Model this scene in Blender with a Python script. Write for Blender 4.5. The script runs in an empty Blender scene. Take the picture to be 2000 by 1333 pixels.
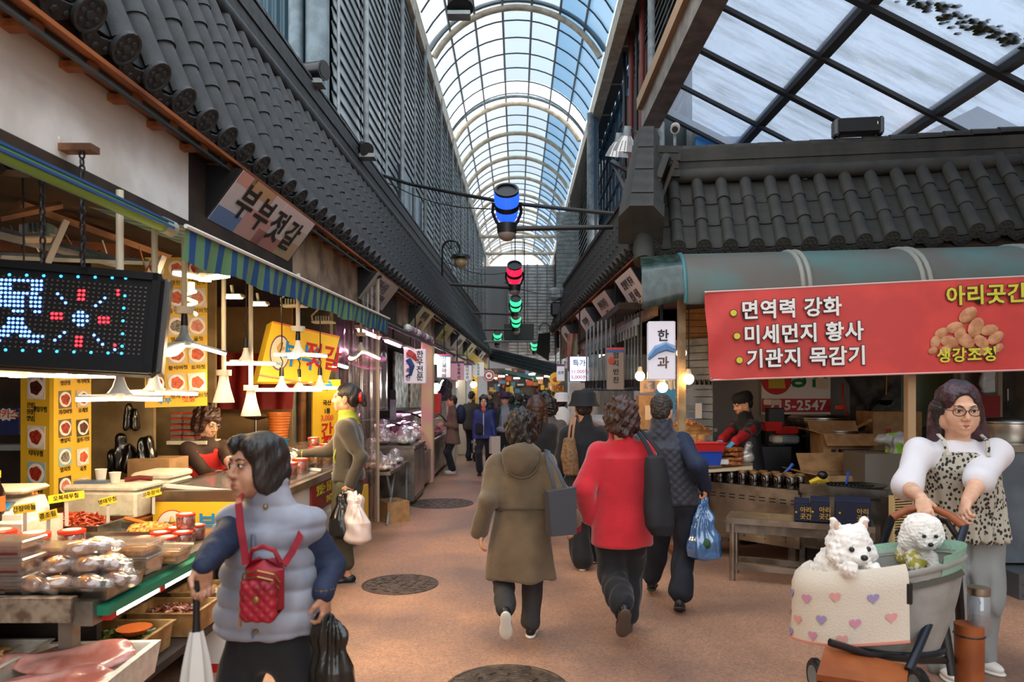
import bpy,math,random
import numpy as np
import openvdb
from mathutils import Vector as V,Matrix,Euler
random.seed(7)
rng=np.random.default_rng(7)
SC=bpy.context.scene
COL=SC.collection
PI=math.pi
K=1390.0
EYE=1.63
# -------------- camera
cam=bpy.data.cameras.new('camera')
cam.sensor_width=36.0
cam.lens=36.0*K/2000.0
cam.shift_x=-0.005
cam.shift_y=0.05075
cam.clip_start=0.05
cam.clip_end=400
cam_o=bpy.data.objects.new('camera',cam)
cam_o.location=(0,0,EYE)
cam_o.rotation_euler=(PI/2,0,0)
COL.objects.link(cam_o)
SC.camera=cam_o
cam.dof.use_dof=True
cam.dof.focus_distance=6.0
cam.dof.aperture_fstop=2.8
# -------------- sky and exposure
w=bpy.data.worlds.new('sky');SC.world=w;w.use_nodes=True
nt=w.node_tree;nt.nodes.clear()
out=nt.nodes.new('ShaderNodeOutputWorld');bg=nt.nodes.new('ShaderNodeBackground')
tc=nt.nodes.new('ShaderNodeTexCoord');sx=nt.nodes.new('ShaderNodeSeparateXYZ');rp=nt.nodes.new('ShaderNodeValToRGB')
nt.links.new(tc.outputs['Generated'],sx.inputs[0]);nt.links.new(sx.outputs['Z'],rp.inputs[0])
rp.color_ramp.elements[0].position=0.0;rp.color_ramp.elements[0].color=(0.95,0.97,1.0,1)
rp.color_ramp.elements[1].position=1.0;rp.color_ramp.elements[1].color=(0.85,0.92,1.0,1)
nt.links.new(rp.outputs[0],bg.inputs[0]);bg.inputs[1].default_value=2.2
nt.links.new(bg.outputs[0],out.inputs[0])
vs=SC.view_settings
vs.view_transform='Standard';vs.look='None';vs.gamma=1.0;vs.use_curve_mapping=False
vs.exposure=0.3
SC.cycles.max_bounces=8;SC.cycles.transparent_max_bounces=16
SC.cycles.diffuse_bounces=3;SC.cycles.glossy_bounces=3;SC.cycles.transmission_bounces=6
SC.cycles.sample_clamp_indirect=4.0
SC.cycles.use_denoising=True
SC.cycles.caustics_reflective=False;SC.cycles.caustics_refractive=False
# -------------- helpers
def P(px,py,y):
 return V(((px-1010)*y/K,y,EYE-(py-768)*y/K))
def gY(py):
 return EYE*K/(py-768)
def lin(c):
 if isinstance(c,str):
  c=[int(c[i:i+2],16)/255 for i in(0,2,4)]
  return tuple(x/12.92 if x<=.04045 else((x+.055)/1.055)**2.4 for x in c)
 return tuple(c)
MATS={}
def mat(name,col='888888',rough=.6,metal=0.,col2=None,ns=6.,nd=3.,nlo=.4,nhi=.6,bump=0.,bs=60.,spec=.5,stretch=None,emit=0.,ecol=None,sheen=0.,coat=0.,sss=0.):
 """principled material; col2 mixes in with a noise mask, bump adds fine grain"""
 if name in MATS:return MATS[name]
 m=bpy.data.materials.new(name);m.use_nodes=True;MATS[name]=m
 t=m.node_tree;b=t.nodes['Principled BSDF']
 c=lin(col);b.inputs['Base Color'].default_value=(*c,1)
 b.inputs['Roughness'].default_value=rough;b.inputs['Metallic'].default_value=metal
 b.inputs['Specular IOR Level'].default_value=spec
 if sheen:b.inputs['Sheen Weight'].default_value=sheen
 if coat:b.inputs['Coat Weight'].default_value=coat
 m.diffuse_color=(*c,1)
 if col2 or bump:
  co=t.nodes.new('ShaderNodeTexCoord');src=co.outputs['Object']
  if stretch:
   mp=t.nodes.new('ShaderNodeMapping');mp.inputs['Scale'].default_value=stretch
   t.links.new(src,mp.inputs[0]);src=mp.outputs[0]
 if col2:
  n=t.nodes.new('ShaderNodeTexNoise');n.inputs['Scale'].default_value=ns;n.inputs['Detail'].default_value=nd
  r=t.nodes.new('ShaderNodeValToRGB');t.links.new(src,n.inputs[0]);t.links.new(n.outputs[0],r.inputs[0])
  r.color_ramp.elements[0].position=nlo;r.color_ramp.elements[1].position=nhi
  r.color_ramp.elements[0].color=(*c,1);r.color_ramp.elements[1].color=(*lin(col2),1)
  t.links.new(r.outputs[0],b.inputs['Base Color'])
 if bump:
  n=t.nodes.new('ShaderNodeTexNoise');n.inputs['Scale'].default_value=bs;n.inputs['Detail'].default_value=4
  bp=t.nodes.new('ShaderNodeBump');bp.inputs['Strength'].default_value=bump;bp.inputs['Distance'].default_value=.01
  t.links.new(src,n.inputs[0]);t.links.new(n.outputs[0],bp.inputs['Height']);t.links.new(bp.outputs[0],b.inputs['Normal'])
 if emit:
  b.inputs['Emission Color'].default_value=(*lin(ecol or col),1);b.inputs['Emission Strength'].default_value=emit
 return m
def clear(name,col='ffffff',gloss=.12,alpha=.25,rough=.08,dcol=None):
 """clear film, glass or thin plastic: straight-through light, a diffuse share and a glossy sheen"""
 if name in MATS:return MATS[name]
 m=bpy.data.materials.new(name);m.use_nodes=True;MATS[name]=m
 t=m.node_tree;t.nodes.clear();N=t.nodes.new
 o=N('ShaderNodeOutputMaterial');tr=N('ShaderNodeBsdfTransparent');tr.inputs[0].default_value=(*lin(col),1)
 pb=N('ShaderNodeBsdfPrincipled');pb.inputs['Base Color'].default_value=(*lin(dcol or col),1);pb.inputs['Roughness'].default_value=.5
 g=N('ShaderNodeBsdfGlossy');g.inputs['Roughness'].default_value=rough
 a=N('ShaderNodeMixShader');a.inputs[0].default_value=alpha;b=N('ShaderNodeMixShader')
 fr=N('ShaderNodeLayerWeight');fr.inputs[0].default_value=.3
 mm=N('ShaderNodeMath');mm.operation='MULTIPLY_ADD';mm.inputs[1].default_value=.5;mm.inputs[2].default_value=gloss*.4
 t.links.new(fr.outputs['Facing'],mm.inputs[0]);t.links.new(mm.outputs[0],b.inputs[0])
 t.links.new(tr.outputs[0],a.inputs[1]);t.links.new(pb.outputs[0],a.inputs[2])
 t.links.new(a.outputs[0],b.inputs[1]);t.links.new(g.outputs[0],b.inputs[2]);t.links.new(b.outputs[0],o.inputs[0])
 return m
def glow(name,col,s):
 if name in MATS:return MATS[name]
 m=mat(name,col,.5,emit=s)
 return m
TM={}
def tags(o,label=None,cat=None,group=None,kind=None):
 if label:o['label']=label
 if cat:o['category']=cat
 if group:o['group']=group
 if kind:o['kind']=kind
 return o
def thing(name,label=None,cat=None,loc=(0,0,0),rz=0.,group=None,kind=None,rot=None,parent=None):
 o=bpy.data.objects.new(name,None);COL.objects.link(o)
 o.empty_display_size=.05
 o.location=loc;o.rotation_euler=rot or(0,0,rz)
 TM[o.name]=Matrix.LocRotScale(V(loc),Euler(rot or(0,0,rz)),None)
 if parent:o.parent=parent
 return tags(o,label,cat,group,kind)
def link(name,me,parent=None,world=False):
 o=bpy.data.objects.new(name,me);COL.objects.link(o)
 if parent is not None:
  o.parent=parent
  if world:
   q=parent
   mm=Matrix.Identity(4)
   while q is not None:
    mm=TM.get(q.name,Matrix.Identity(4))@mm if q.name in TM else mm
    q=q.parent
   o.matrix_parent_inverse=mm.inverted()
 return o
def dup(root,loc=None,rz=None,label=None,group=None,rot=None,scale=None):
 r=root.copy();COL.objects.link(r)
 if loc is not None:r.location=loc
 if rz is not None:r.rotation_euler=(0,0,rz)
 if rot is not None:r.rotation_euler=rot
 if scale is not None:r.scale=scale
 if label:r['label']=label
 if group:r['group']=group
 for ch in list(root.children):
  c=ch.copy();COL.objects.link(c);c.parent=r
  for g in ch.children:
   d=g.copy();COL.objects.link(d);d.parent=c
 return r
def frame(o,ux,uy,uz):
 m=Matrix((ux,uy,uz)).transposed().to_4x4();m.translation=V(o);return m
def rot_to(d,up=V((0,0,1))):
 """matrix whose z axis runs along d"""
 z=V(d).normalized();x=V(up).cross(z)
 if x.length<1e-4:x=V((1,0,0)).cross(z)
 x.normalize();y=z.cross(x)
 return Matrix((x,y,z)).transposed()
class MB:
 def __init__(s):s.v=[];s.f=[];s.mi=[];s.m=0
 def add(s,vs,fs,M=None):
  n=len(s.v)
  s.v+=[tuple(M@V(p))for p in vs]if M is not None else[tuple(p)for p in vs]
  s.f+=[tuple(i+n for i in f)for f in fs];s.mi+=[s.m]*len(fs)
  return s
 def box(s,c,d,rz=0,M=None,rot=None):
  x,y,z=[k/2 for k in d]
  vs=[(-x,-y,-z),(x,-y,-z),(x,y,-z),(-x,y,-z),(-x,-y,z),(x,-y,z),(x,y,z),(-x,y,z)]
  m=Matrix.LocRotScale(V(c),Euler(rot or(0,0,rz)),None)
  return s.add(vs,[(0,3,2,1),(4,5,6,7),(0,1,5,4),(1,2,6,5),(2,3,7,6),(3,0,4,7)],M@m if M is not None else m)
 def bx(s,lo,hi,M=None):
  return s.box([(a+b)/2 for a,b in zip(lo,hi)],[b-a for a,b in zip(lo,hi)],M=M)
 def rbox(s,c,d,r=.01,rz=0,M=None):
  """box with chamfered edges"""
  x,y,z=[k/2 for k in d];r=min(r,x*.9,y*.9,z*.9);vs=[]
  for sz in(-1,1):
   for(lv,zz)in(((r),z),(0,z-r))if sz>0 else((0,-z+r),((r),-z)):
    X,Y=x-lv,y-lv
    vs+=[(-X,-Y+r,zz),(-X+r,-Y,zz),(X-r,-Y,zz),(X,-Y+r,zz),(X,Y-r,zz),(X-r,Y,zz),(-X+r,Y,zz),(-X,Y-r,zz)]
  order=[1,0,3,2]
  vs=[vs[o*8+i]for o in order for i in range(8)]
  fs=[tuple(range(7,-1,-1)),tuple(range(24,32))]
  for k in range(3):
   for i in range(8):
    j=(i+1)%8;fs.append((k*8+i,k*8+j,k*8+8+j,k*8+8+i))
  m=Matrix.LocRotScale(V(c),Euler((0,0,rz)),None)
  return s.add(vs,fs,M@m if M is not None else m)
 def cyl(s,a,b,r0,r1=None,n=10,cap=True):
  a,b=V(a),V(b);r1=r0 if r1 is None else r1;R=rot_to(b-a)
  vs=[a+R@V((r0*math.cos(t),r0*math.sin(t),0))for t in[2*PI*i/n for i in range(n)]]
  vs+=[b+R@V((r1*math.cos(t),r1*math.sin(t),0))for t in[2*PI*i/n for i in range(n)]]
  fs=[(i,(i+1)%n,n+(i+1)%n,n+i)for i in range(n)]
  if cap:fs+=[tuple(range(n-1,-1,-1)),tuple(range(n,2*n))]
  return s.add(vs,fs)
 def tube(s,pts,r,n=6,closed=False):
  pts=[V(p)for p in pts];N=len(pts);vs=[];fs=[];up=V((0,0,1))
  for i,p in enumerate(pts):
   d=(pts[(i+1)%N]if closed or i<N-1 else p)-(pts[i-1]if closed or i>0 else p)
   if d.length<1e-6:d=V((0,0,1))
   d.normalize()
   if abs(d.dot(up))>.95:up=V((1,0,0))if abs(d.x)<.9 else V((0,1,0))
   x=up.cross(d).normalized();y=d.cross(x);up=y
   rr=r[i]if isinstance(r,(list,tuple))else r
   vs+=[p+x*(rr*math.cos(2*PI*k/n))+y*(rr*math.sin(2*PI*k/n))for k in range(n)]
  for i in range(N if closed else N-1):
   j=(i+1)%N
   fs+=[(i*n+k,i*n+(k+1)%n,j*n+(k+1)%n,j*n+k)for k in range(n)]
  if not closed:fs+=[tuple(range(n-1,-1,-1)),tuple(range((N-1)*n,N*n))]
  return s.add(vs,fs)
 def lathe(s,prof,n=16,loc=(0,0,0),M=None,sx=1.,sy=1.):
  vs=[];fs=[]
  for(r,z)in prof:
   vs+=[(loc[0]+sx*r*math.cos(2*PI*k/n),loc[1]+sy*r*math.sin(2*PI*k/n),loc[2]+z)for k in range(n)]
  for i in range(len(prof)-1):
   fs+=[(i*n+k,i*n+(k+1)%n,(i+1)*n+(k+1)%n,(i+1)*n+k)for k in range(n)]
  if prof[0][0]>1e-5:fs.append(tuple(range(n-1,-1,-1)))
  if prof[-1][0]>1e-5:fs.append(tuple(range((len(prof)-1)*n,len(prof)*n)))
  return s.add(vs,fs,M)
 def sph(s,c,r,n=12,k=8,M=None):
  r=(r,r,r)if not isinstance(r,(tuple,list))else r
  vs=[(c[0],c[1],c[2]-r[2])]
  for i in range(1,k):
   t=-PI/2+PI*i/k
   vs+=[(c[0]+r[0]*math.cos(t)*math.cos(2*PI*j/n),c[1]+r[1]*math.cos(t)*math.sin(2*PI*j/n),c[2]+r[2]*math.sin(t))for j in range(n)]
  vs.append((c[0],c[1],c[2]+r[2]));L=len(vs)-1
  fs=[(0,1+(j+1)%n,1+j)for j in range(n)]
  for i in range(k-2):
   a=1+i*n
   fs+=[(a+j,a+(j+1)%n,a+n+(j+1)%n,a+n+j)for j in range(n)]
  a=1+(k-2)*n
  fs+=[(a+j,a+(j+1)%n,L)for j in range(n)]
  return s.add(vs,fs,M)
 def prism(s,pts,h,M=None):
  """flat outline in xy (counter-clockwise) pushed up by h in z"""
  n=len(pts)
  vs=[(x,y,0)for x,y in pts]+[(x,y,h)for x,y in pts]
  return s.add(vs,[tuple(range(n-1,-1,-1)),tuple(range(n,2*n))]+[(i,(i+1)%n,n+(i+1)%n,n+i)for i in range(n)],M)
 def slab(s,a,b,c,d,t):
  """four corners (seen counter-clockwise from its face) with thickness t behind"""
  a,b,c,d=V(a),V(b),V(c),V(d);n=(b-a).cross(d-a).normalized()*t
  vs=[a,b,c,d,a-n,b-n,c-n,d-n]
  return s.add(vs,[(0,1,2,3),(7,6,5,4),(0,4,5,1),(1,5,6,2),(2,6,7,3),(3,7,4,0)])
 def grid(s,fn,nu,nv,closed_u=False):
  vs=[fn(i/nu,j/nv)for j in range(nv+1)for i in range(nu if closed_u else nu+1)]
  W=nu if closed_u else nu+1
  fs=[(j*W+i,j*W+(i+1)%W,(j+1)*W+(i+1)%W,(j+1)*W+i)for j in range(nv)for i in range(nu)]
  return s.add(vs,fs)
 def mesh(s,name,mats,smooth=0):
  me=bpy.data.meshes.new(name);me.from_pydata(s.v,[],s.f)
  for q in(mats if isinstance(mats,(list,tuple))else[mats]):me.materials.append(q)
  if isinstance(mats,(list,tuple))and len(mats)>1:me.polygons.foreach_set('material_index',s.mi)
  if smooth:
   me.polygons.foreach_set('use_smooth',[True]*len(me.polygons))
   me.set_sharp_from_angle(angle=math.radians(smooth))
  me.update();return me
 def ob(s,name,mats,parent=None,world=False,smooth=0,label=None,cat=None,group=None,kind=None):
  o=link(name,s.mesh(name,mats,smooth),parent,world)
  return tags(o,label,cat,group,kind)
def txt(body,h,m,M,name='lettering',parent=None,world=True,bold=.0,depth=.002,sx=1.,spacing=1.,vertical=False,label=None,align='CENTER',lead=1.1):
 """printed lettering as a flat mesh: h is the em height, M places its middle (x right, y up, z out)"""
 c=bpy.data.curves.new('t','FONT');c.body='\n'.join(body)if vertical else body
 c.size=h;c.align_x=align;c.align_y='CENTER';c.offset=bold*h;c.extrude=depth/2;c.space_character=spacing;c.space_line=lead
 c.resolution_u=2
 o=bpy.data.objects.new('t',c)
 me=bpy.data.meshes.new_from_object(o);me.name=name
 bpy.data.objects.remove(o);bpy.data.curves.remove(c)
 me.transform(Matrix.Scale(sx,4,V((1,0,0))));me.transform(M)
 me.materials.clear();me.materials.append(m)
 o=link(name,me,parent,world)
 if label:o['label']=label
 return o
ORD=('first','second','third','fourth','fifth','sixth','seventh','eighth','ninth','tenth','eleventh','twelfth','thirteenth','last')
def noise3(p,f,seed=0):
 """cheap smooth pseudo-noise of points (N,3), about -1..1"""
 r=np.random.default_rng(seed);s=0
 for _ in range(6):
  k=r.normal(size=3)*f;s=s+np.sin(p@k.astype(np.float32)+r.uniform(0,6.28))
 return s/3.0
 # -------------- smooth solids: distance fields meshed by openvdb
class SDF:
 """union of round cones, ellipsoids and lofts; every primitive only touches the cells round it"""
 def __init__(s,k=.03):s.pr=[];s.k=k;s.post=[]
 def cap(s,a,b,ra,rb=None,k=None,sub=False):
  a,b=np.array(a,np.float32),np.array(b,np.float32);rb=ra if rb is None else rb
  def f(p):
   ba=b-a;h=np.clip(((p-a)@ba)/max(float(ba@ba),1e-9),0,1)
   return np.linalg.norm(p-a-h[:,None]*ba,axis=1)-(ra+h*(rb-ra))
  r=max(ra,rb);s.pr.append((f,np.minimum(a,b)-r,np.maximum(a,b)+r,s.k if k is None else k,sub));return s
 def ell(s,c,r,R=None,k=None,sub=False):
  c=np.array(c,np.float32);r=np.array(r,np.float32)
  A=np.array(R,np.float32)if R is not None else None
  def f(p):
   q=p-c
   if A is not None:q=q@A
   k0=np.linalg.norm(q/r,axis=1);k1=np.linalg.norm(q/(r*r),axis=1)
   return k0*(k0-1)/np.maximum(k1,1e-6)
  m=float(r.max());e=r if A is None else np.array([m,m,m])
  s.pr.append((f,c-e,c+e,s.k if k is None else k,sub));return s
 def box(s,c,h,R=None,rd=.01,k=None,sub=False):
  c=np.array(c,np.float32);h=np.array(h,np.float32)-rd
  A=np.array(R,np.float32)if R is not None else None
  def f(p):
   q=p-c
   if A is not None:q=q@A
   q=np.abs(q)-h
   return np.linalg.norm(np.maximum(q,0),axis=1)+np.minimum(q.max(axis=1),0)-rd
  m=float(np.linalg.norm(h))+rd;e=h+rd if A is None else np.array([m,m,m])
  s.pr.append((f,c-e,c+e,s.k if k is None else k,sub));return s
 def loft(s,rows,yaw=0.,k=None,sub=False,pw=2.3,rd=.012):
  """rows: (z, cx, cy, rx, ry) with rising z; yaw turns the ellipses"""
  R=np.array(sorted(rows),np.float32);cy,sy=math.cos(yaw),math.sin(yaw)
  def f(p):
   z=p[:,2];i=lambda c:np.interp(z,R[:,0],R[:,c]).astype(np.float32)
   dx,dy=p[:,0]-i(1),p[:,1]-i(2);rx,ry=i(3),i(4)
   u=np.abs(dx*cy+dy*sy)/rx;v=np.abs(-dx*sy+dy*cy)/ry
   d=((u**pw+v**pw)**(1/pw)-1)*np.minimum(rx,ry)
   dz=np.maximum(z-R[-1,0],R[0,0]-z)
   a,b=d+rd,dz+rd
   return np.sqrt(np.maximum(a,0)**2+np.maximum(b,0)**2)+np.minimum(np.maximum(a,b),0)-rd
  m=R[:,3:5].max()
  s.pr.append((f,np.array([R[:,1].min()-m,R[:,2].min()-m,R[0,0]]),np.array([R[:,1].max()+m,R[:,2].max()+m,R[-1,0]]),s.k if k is None else k,sub));return s
 def fn(s,f,lo,hi,k=None,sub=False):
  s.pr.append((f,np.array(lo,float),np.array(hi,float),s.k if k is None else k,sub));return s
 def disp(s,f):s.post.append(f);return s
 def quads(s,vox):
  add=[q for q in s.pr if not q[4]]
  lo=np.min([q[1]for q in add],axis=0)-4*vox;hi=np.max([q[2]for q in add],axis=0)+4*vox
  n=np.ceil((hi-lo)/vox).astype(int)+1
  F=np.full(n,.2,np.float32);ax=[lo[i]+vox*np.arange(n[i])for i in range(3)]
  for f,a,b,k,sub in s.pr:
   mg=max(k,3*vox)
   i0=np.maximum(np.floor((a-mg-lo)/vox).astype(int),0);i1=np.minimum(np.ceil((b+mg-lo)/vox).astype(int)+1,n)
   if(i1<=i0).any():continue
   g=np.meshgrid(*[ax[i][i0[i]:i1[i]]for i in range(3)],indexing='ij')
   p=np.stack([q.ravel()for q in g],1).astype(np.float32);sl=tuple(slice(i0[i],i1[i])for i in range(3))
   d=f(p).reshape(g[0].shape);o=F[sl]
   if sub:d=-d;
   if k>1e-5:
    h=np.maximum(k-np.abs(o-d),0)/k;q=h*h*k*.25
    F[sl]=np.maximum(o,d)+q if sub else np.minimum(o,d)-q
   else:F[sl]=np.maximum(o,d)if sub else np.minimum(o,d)
  if s.post:
   idx=np.nonzero(np.abs(F)<.05)
   p=np.stack([ax[i][idx[i]]for i in range(3)],1).astype(np.float32)
   for f in s.post:F[idx]+=f(p).astype(np.float32)
  g=openvdb.FloatGrid(.2);g.copyFromArray(F)
  v,q=g.convertToQuads(0.0)
  return(v*vox+lo).astype(np.float32),np.asarray(q)[:,::-1]
def solid(name,parts,mats,parent=None,world=False,**kw):
 """one mesh object from SDFs [(sdf, voxel)]"""
 vs,qs,mi,n=[],[],[],0
 for j,(sd,vox)in enumerate(parts):
  v,q=sd.quads(vox)
  vs.append(v);qs.append(q+n);n+=len(v);mi+=[j]*len(q)
 v=np.concatenate(vs);q=np.concatenate(qs)
 me=bpy.data.meshes.new(name)
 me.vertices.add(len(v));me.vertices.foreach_set('co',v.ravel())
 me.loops.add(q.size);me.loops.foreach_set('vertex_index',q.ravel().astype(np.int32))
 me.polygons.add(len(q));me.polygons.foreach_set('loop_start',np.arange(0,q.size,4,dtype=np.int32))
 ml=mats if isinstance(mats,(list,tuple))else[mats]
 for m in ml:me.materials.append(m)
 if len(ml)>1:me.polygons.foreach_set('material_index',mi)
 me.polygons.foreach_set('use_smooth',[True]*len(q))
 me.update(calc_edges=True)
 return tags(link(name,me,parent,world),**kw)
 # -------------- people
UP=V((0,0,1))
SKIN=mat('skin','d8a582',.5,col2='c98f6e',ns=14,spec=.4)
SKIN2=mat('skin_pale','e2b598',.5,col2='d39f80',ns=14,spec=.4)
LIP=mat('lip_skin','a8574c',.45)
EYEW=mat('eye_white','d9d2c8',.3);EYED=mat('eye_dark','1c1210',.2)
HAIRK=mat('black_hair','17120f',.42,col2='2e2119',ns=30,nlo=.45,nhi=.7,bump=.6,bs=90,stretch=(1,1,.25),spec=.6)
HAIRB=mat('brown_hair','2a1a14',.42,col2='4a2a20',ns=24,nlo=.4,nhi=.65,bump=.6,bs=90,stretch=(1,1,.25),spec=.6)
def ik(a,b,l1,l2,hint):
 a,b=V(a),V(b);d=b-a;L=d.length
 if L>(l1+l2)*.999:b=a+d*((l1+l2)*.999/L);d=b-a;L=d.length
 x=(l1*l1-l2*l2+L*L)/(2*L);hh=math.sqrt(max(l1*l1-x*x,0));u=d/L
 hn=V(hint)-u*V(hint).dot(u)
 return a+u*x+(hn.normalized()*hh if hn.length>1e-5 else V()),b
def hand_sdf(sd,w,d,pn,thumb,curl=.5,s=1.,spread=1.):
 """palm and five fingers: w wrist, d finger direction, pn palm normal, thumb side +-1"""
 d=V(d).normalized();pn=(V(pn)-d*V(pn).dot(d)).normalized();sd_=d.cross(pn)*thumb
 R=np.array(Matrix((sd_,d,pn)).transposed())
 sd.ell(w+d*.045*s,(.038*s,.052*s,.016*s),R,k=.012)
 sd.cap(w-d*.006,w+d*.02*s,.025*s,.024*s,k=.02)
 for off,ln in((.029,.064),(.0095,.074),(-.0105,.069),(-.029,.054)):
  p=w+d*(.084-abs(off)*.25)*s+sd_*off*spread*s;q=d;c=curl*(1+.25*(off<0))
  for i,f in enumerate((.44,.32,.26)):
   a=c*(.7 if i==0 else 1.)
   q=(q*math.cos(a)+pn*math.sin(a)).normalized();pn2=(pn*math.cos(a)-q*0).normalized()
   n=p+q*ln*f*s;sd.cap(p,n,(.0092-.0008*i)*s,(.0086-.001*i)*s,k=.003);p=n
   pn=(pn-q*pn.dot(q)).normalized()
  pn=(V(R[:,2])).normalized()
 t=w+d*.022*s+sd_*.028*s;td=(d*.62+sd_*.6+pn*(.25+.5*curl)).normalized()
 m=t+td*.034*s;sd.cap(t,m,.0125*s,.0105*s,k=.01)
 td=(td+d*.5+pn*.45*curl-sd_*.5*curl).normalized();sd.cap(m,m+td*.03*s,.0102*s,.0078*s,k=.003)
def head_mats(c,H,s):
 """returns at(x,y,z) that maps head space (x right, y forward, z up) to world"""
 return(lambda x,y,z:c+H@V((x,y,z))*s)
def head_sdf(sd,at,H,s,jaw=1.,cheek=1.,smile=0.):
 R=np.array(H)
 E=lambda c,r,k=.02,sub=False:sd.ell(at(*c),[q*s for q in r],R,k=k,sub=sub)
 E((0,-.014,.034),(.073,.091,.077));E((0,.022,-.028),(.061*cheek,.066,.083));E((0,.034,-.074),(.046*jaw,.046,.04),.025)
 E((0,.064,-.098),(.02*jaw,.016,.016),.02)
 for x in(-1,1):
  E((x*.034*cheek,.056,-.038),(.027,.024,.028),.02)
  E((x*.076,-.008,-.012),(.009,.021,.033),.008);E((x*.05*jaw,.0,-.06),(.02,.03,.03),.02)
 sd.cap(at(-.034,.075,.021),at(.034,.075,.021),.0125*s,k=.015)
 for x in(-1,1):E((x*.031,.1,.001),(.021,.017,.0125),.014,True)
 sd.cap(at(0,.084,.008),at(0,.104,-.03),.0075*s,.0115*s,k=.012)
 for x in(-1,1):
  E((x*.0115,.094,-.036),(.009,.011,.008),.008)
  E((x*.031,.083,.0115),(.0175,.008,.0065),.006)
 sd.cap(at(-.016,.083,-.0635),at(.016,.083,-.0635),.008*s,k=.012);sd.cap(at(-.012,.082,-.075),at(.012,.082,-.075),.008*s,k=.012)
 sd.cap(at(-.022,.092,-.0695),at(.022,.092,-.0695),.003*s,k=.004,sub=True)
def hair_sdf(style,at,H,s,seed=0):
 R=np.array(H);sd=SDF(.03)
 E=lambda c,r,k=.03,sub=False:sd.ell(at(*c),[q*s for q in r],R,k=k,sub=sub)
 cut=None
 if style=='bob':
  E((0,-.02,.04),(.087,.102,.086))
  for x in(-1,1):E((x*.068,-.012,-.03),(.028,.068,.075));E((x*.05,.04,.068),(.04,.045,.035))
  E((0,-.07,-.04),(.075,.052,.075));cut=((0,.118,-.035),(.066,.088,.098))
  n=(.004,55)
 elif style=='perm':
  E((0,-.022,.045),(.101,.116,.1))
  for x in(-1,1):E((x*.07,-.02,-.02),(.04,.07,.075))
  E((0,-.075,-.045),(.085,.055,.08));cut=((0,.115,-.045),(.068,.088,.09));n=(.011,60)
 elif style=='short':
  E((0,-.022,.042),(.083,.1,.085));E((0,-.06,-.02),(.07,.05,.055));cut=((0,.115,-.03),(.07,.085,.095));n=(.004,90)
  for x in(-1,1):E((x*.085,.005,-.03),(.025,.03,.045),.01,True)
 elif style=='bun':
  E((0,-.02,.04),(.084,.101,.085));E((0,-.06,-.015),(.072,.05,.06));cut=((0,.115,-.035),(.07,.086,.098));n=(.0025,70)
  sd.cap(at(0,-.12,.015),at(0,-.15,-.04),.036*s,.022*s,k=.02)
 elif style=='long':
  E((0,-.022,.045),(.09,.108,.09));cut=((0,.12,-.02),(.06,.09,.118));n=(.003,45)
  for x in(-1,1):sd.cap(at(x*.07,-.03,.0),at(x*.09,-.045,-.2),.042*s,.03*s)
  sd.cap(at(0,-.08,.0),at(0,-.1,-.25),.075*s,.05*s)
 if cut:E(cut[0],cut[1],.02,True)
 amp,fr=n[0]*s,n[1]
 sd.disp(lambda p:amp*noise3(p,fr,seed)+amp*.5*noise3(p,fr*2.2,seed+1))
 return sd
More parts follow.
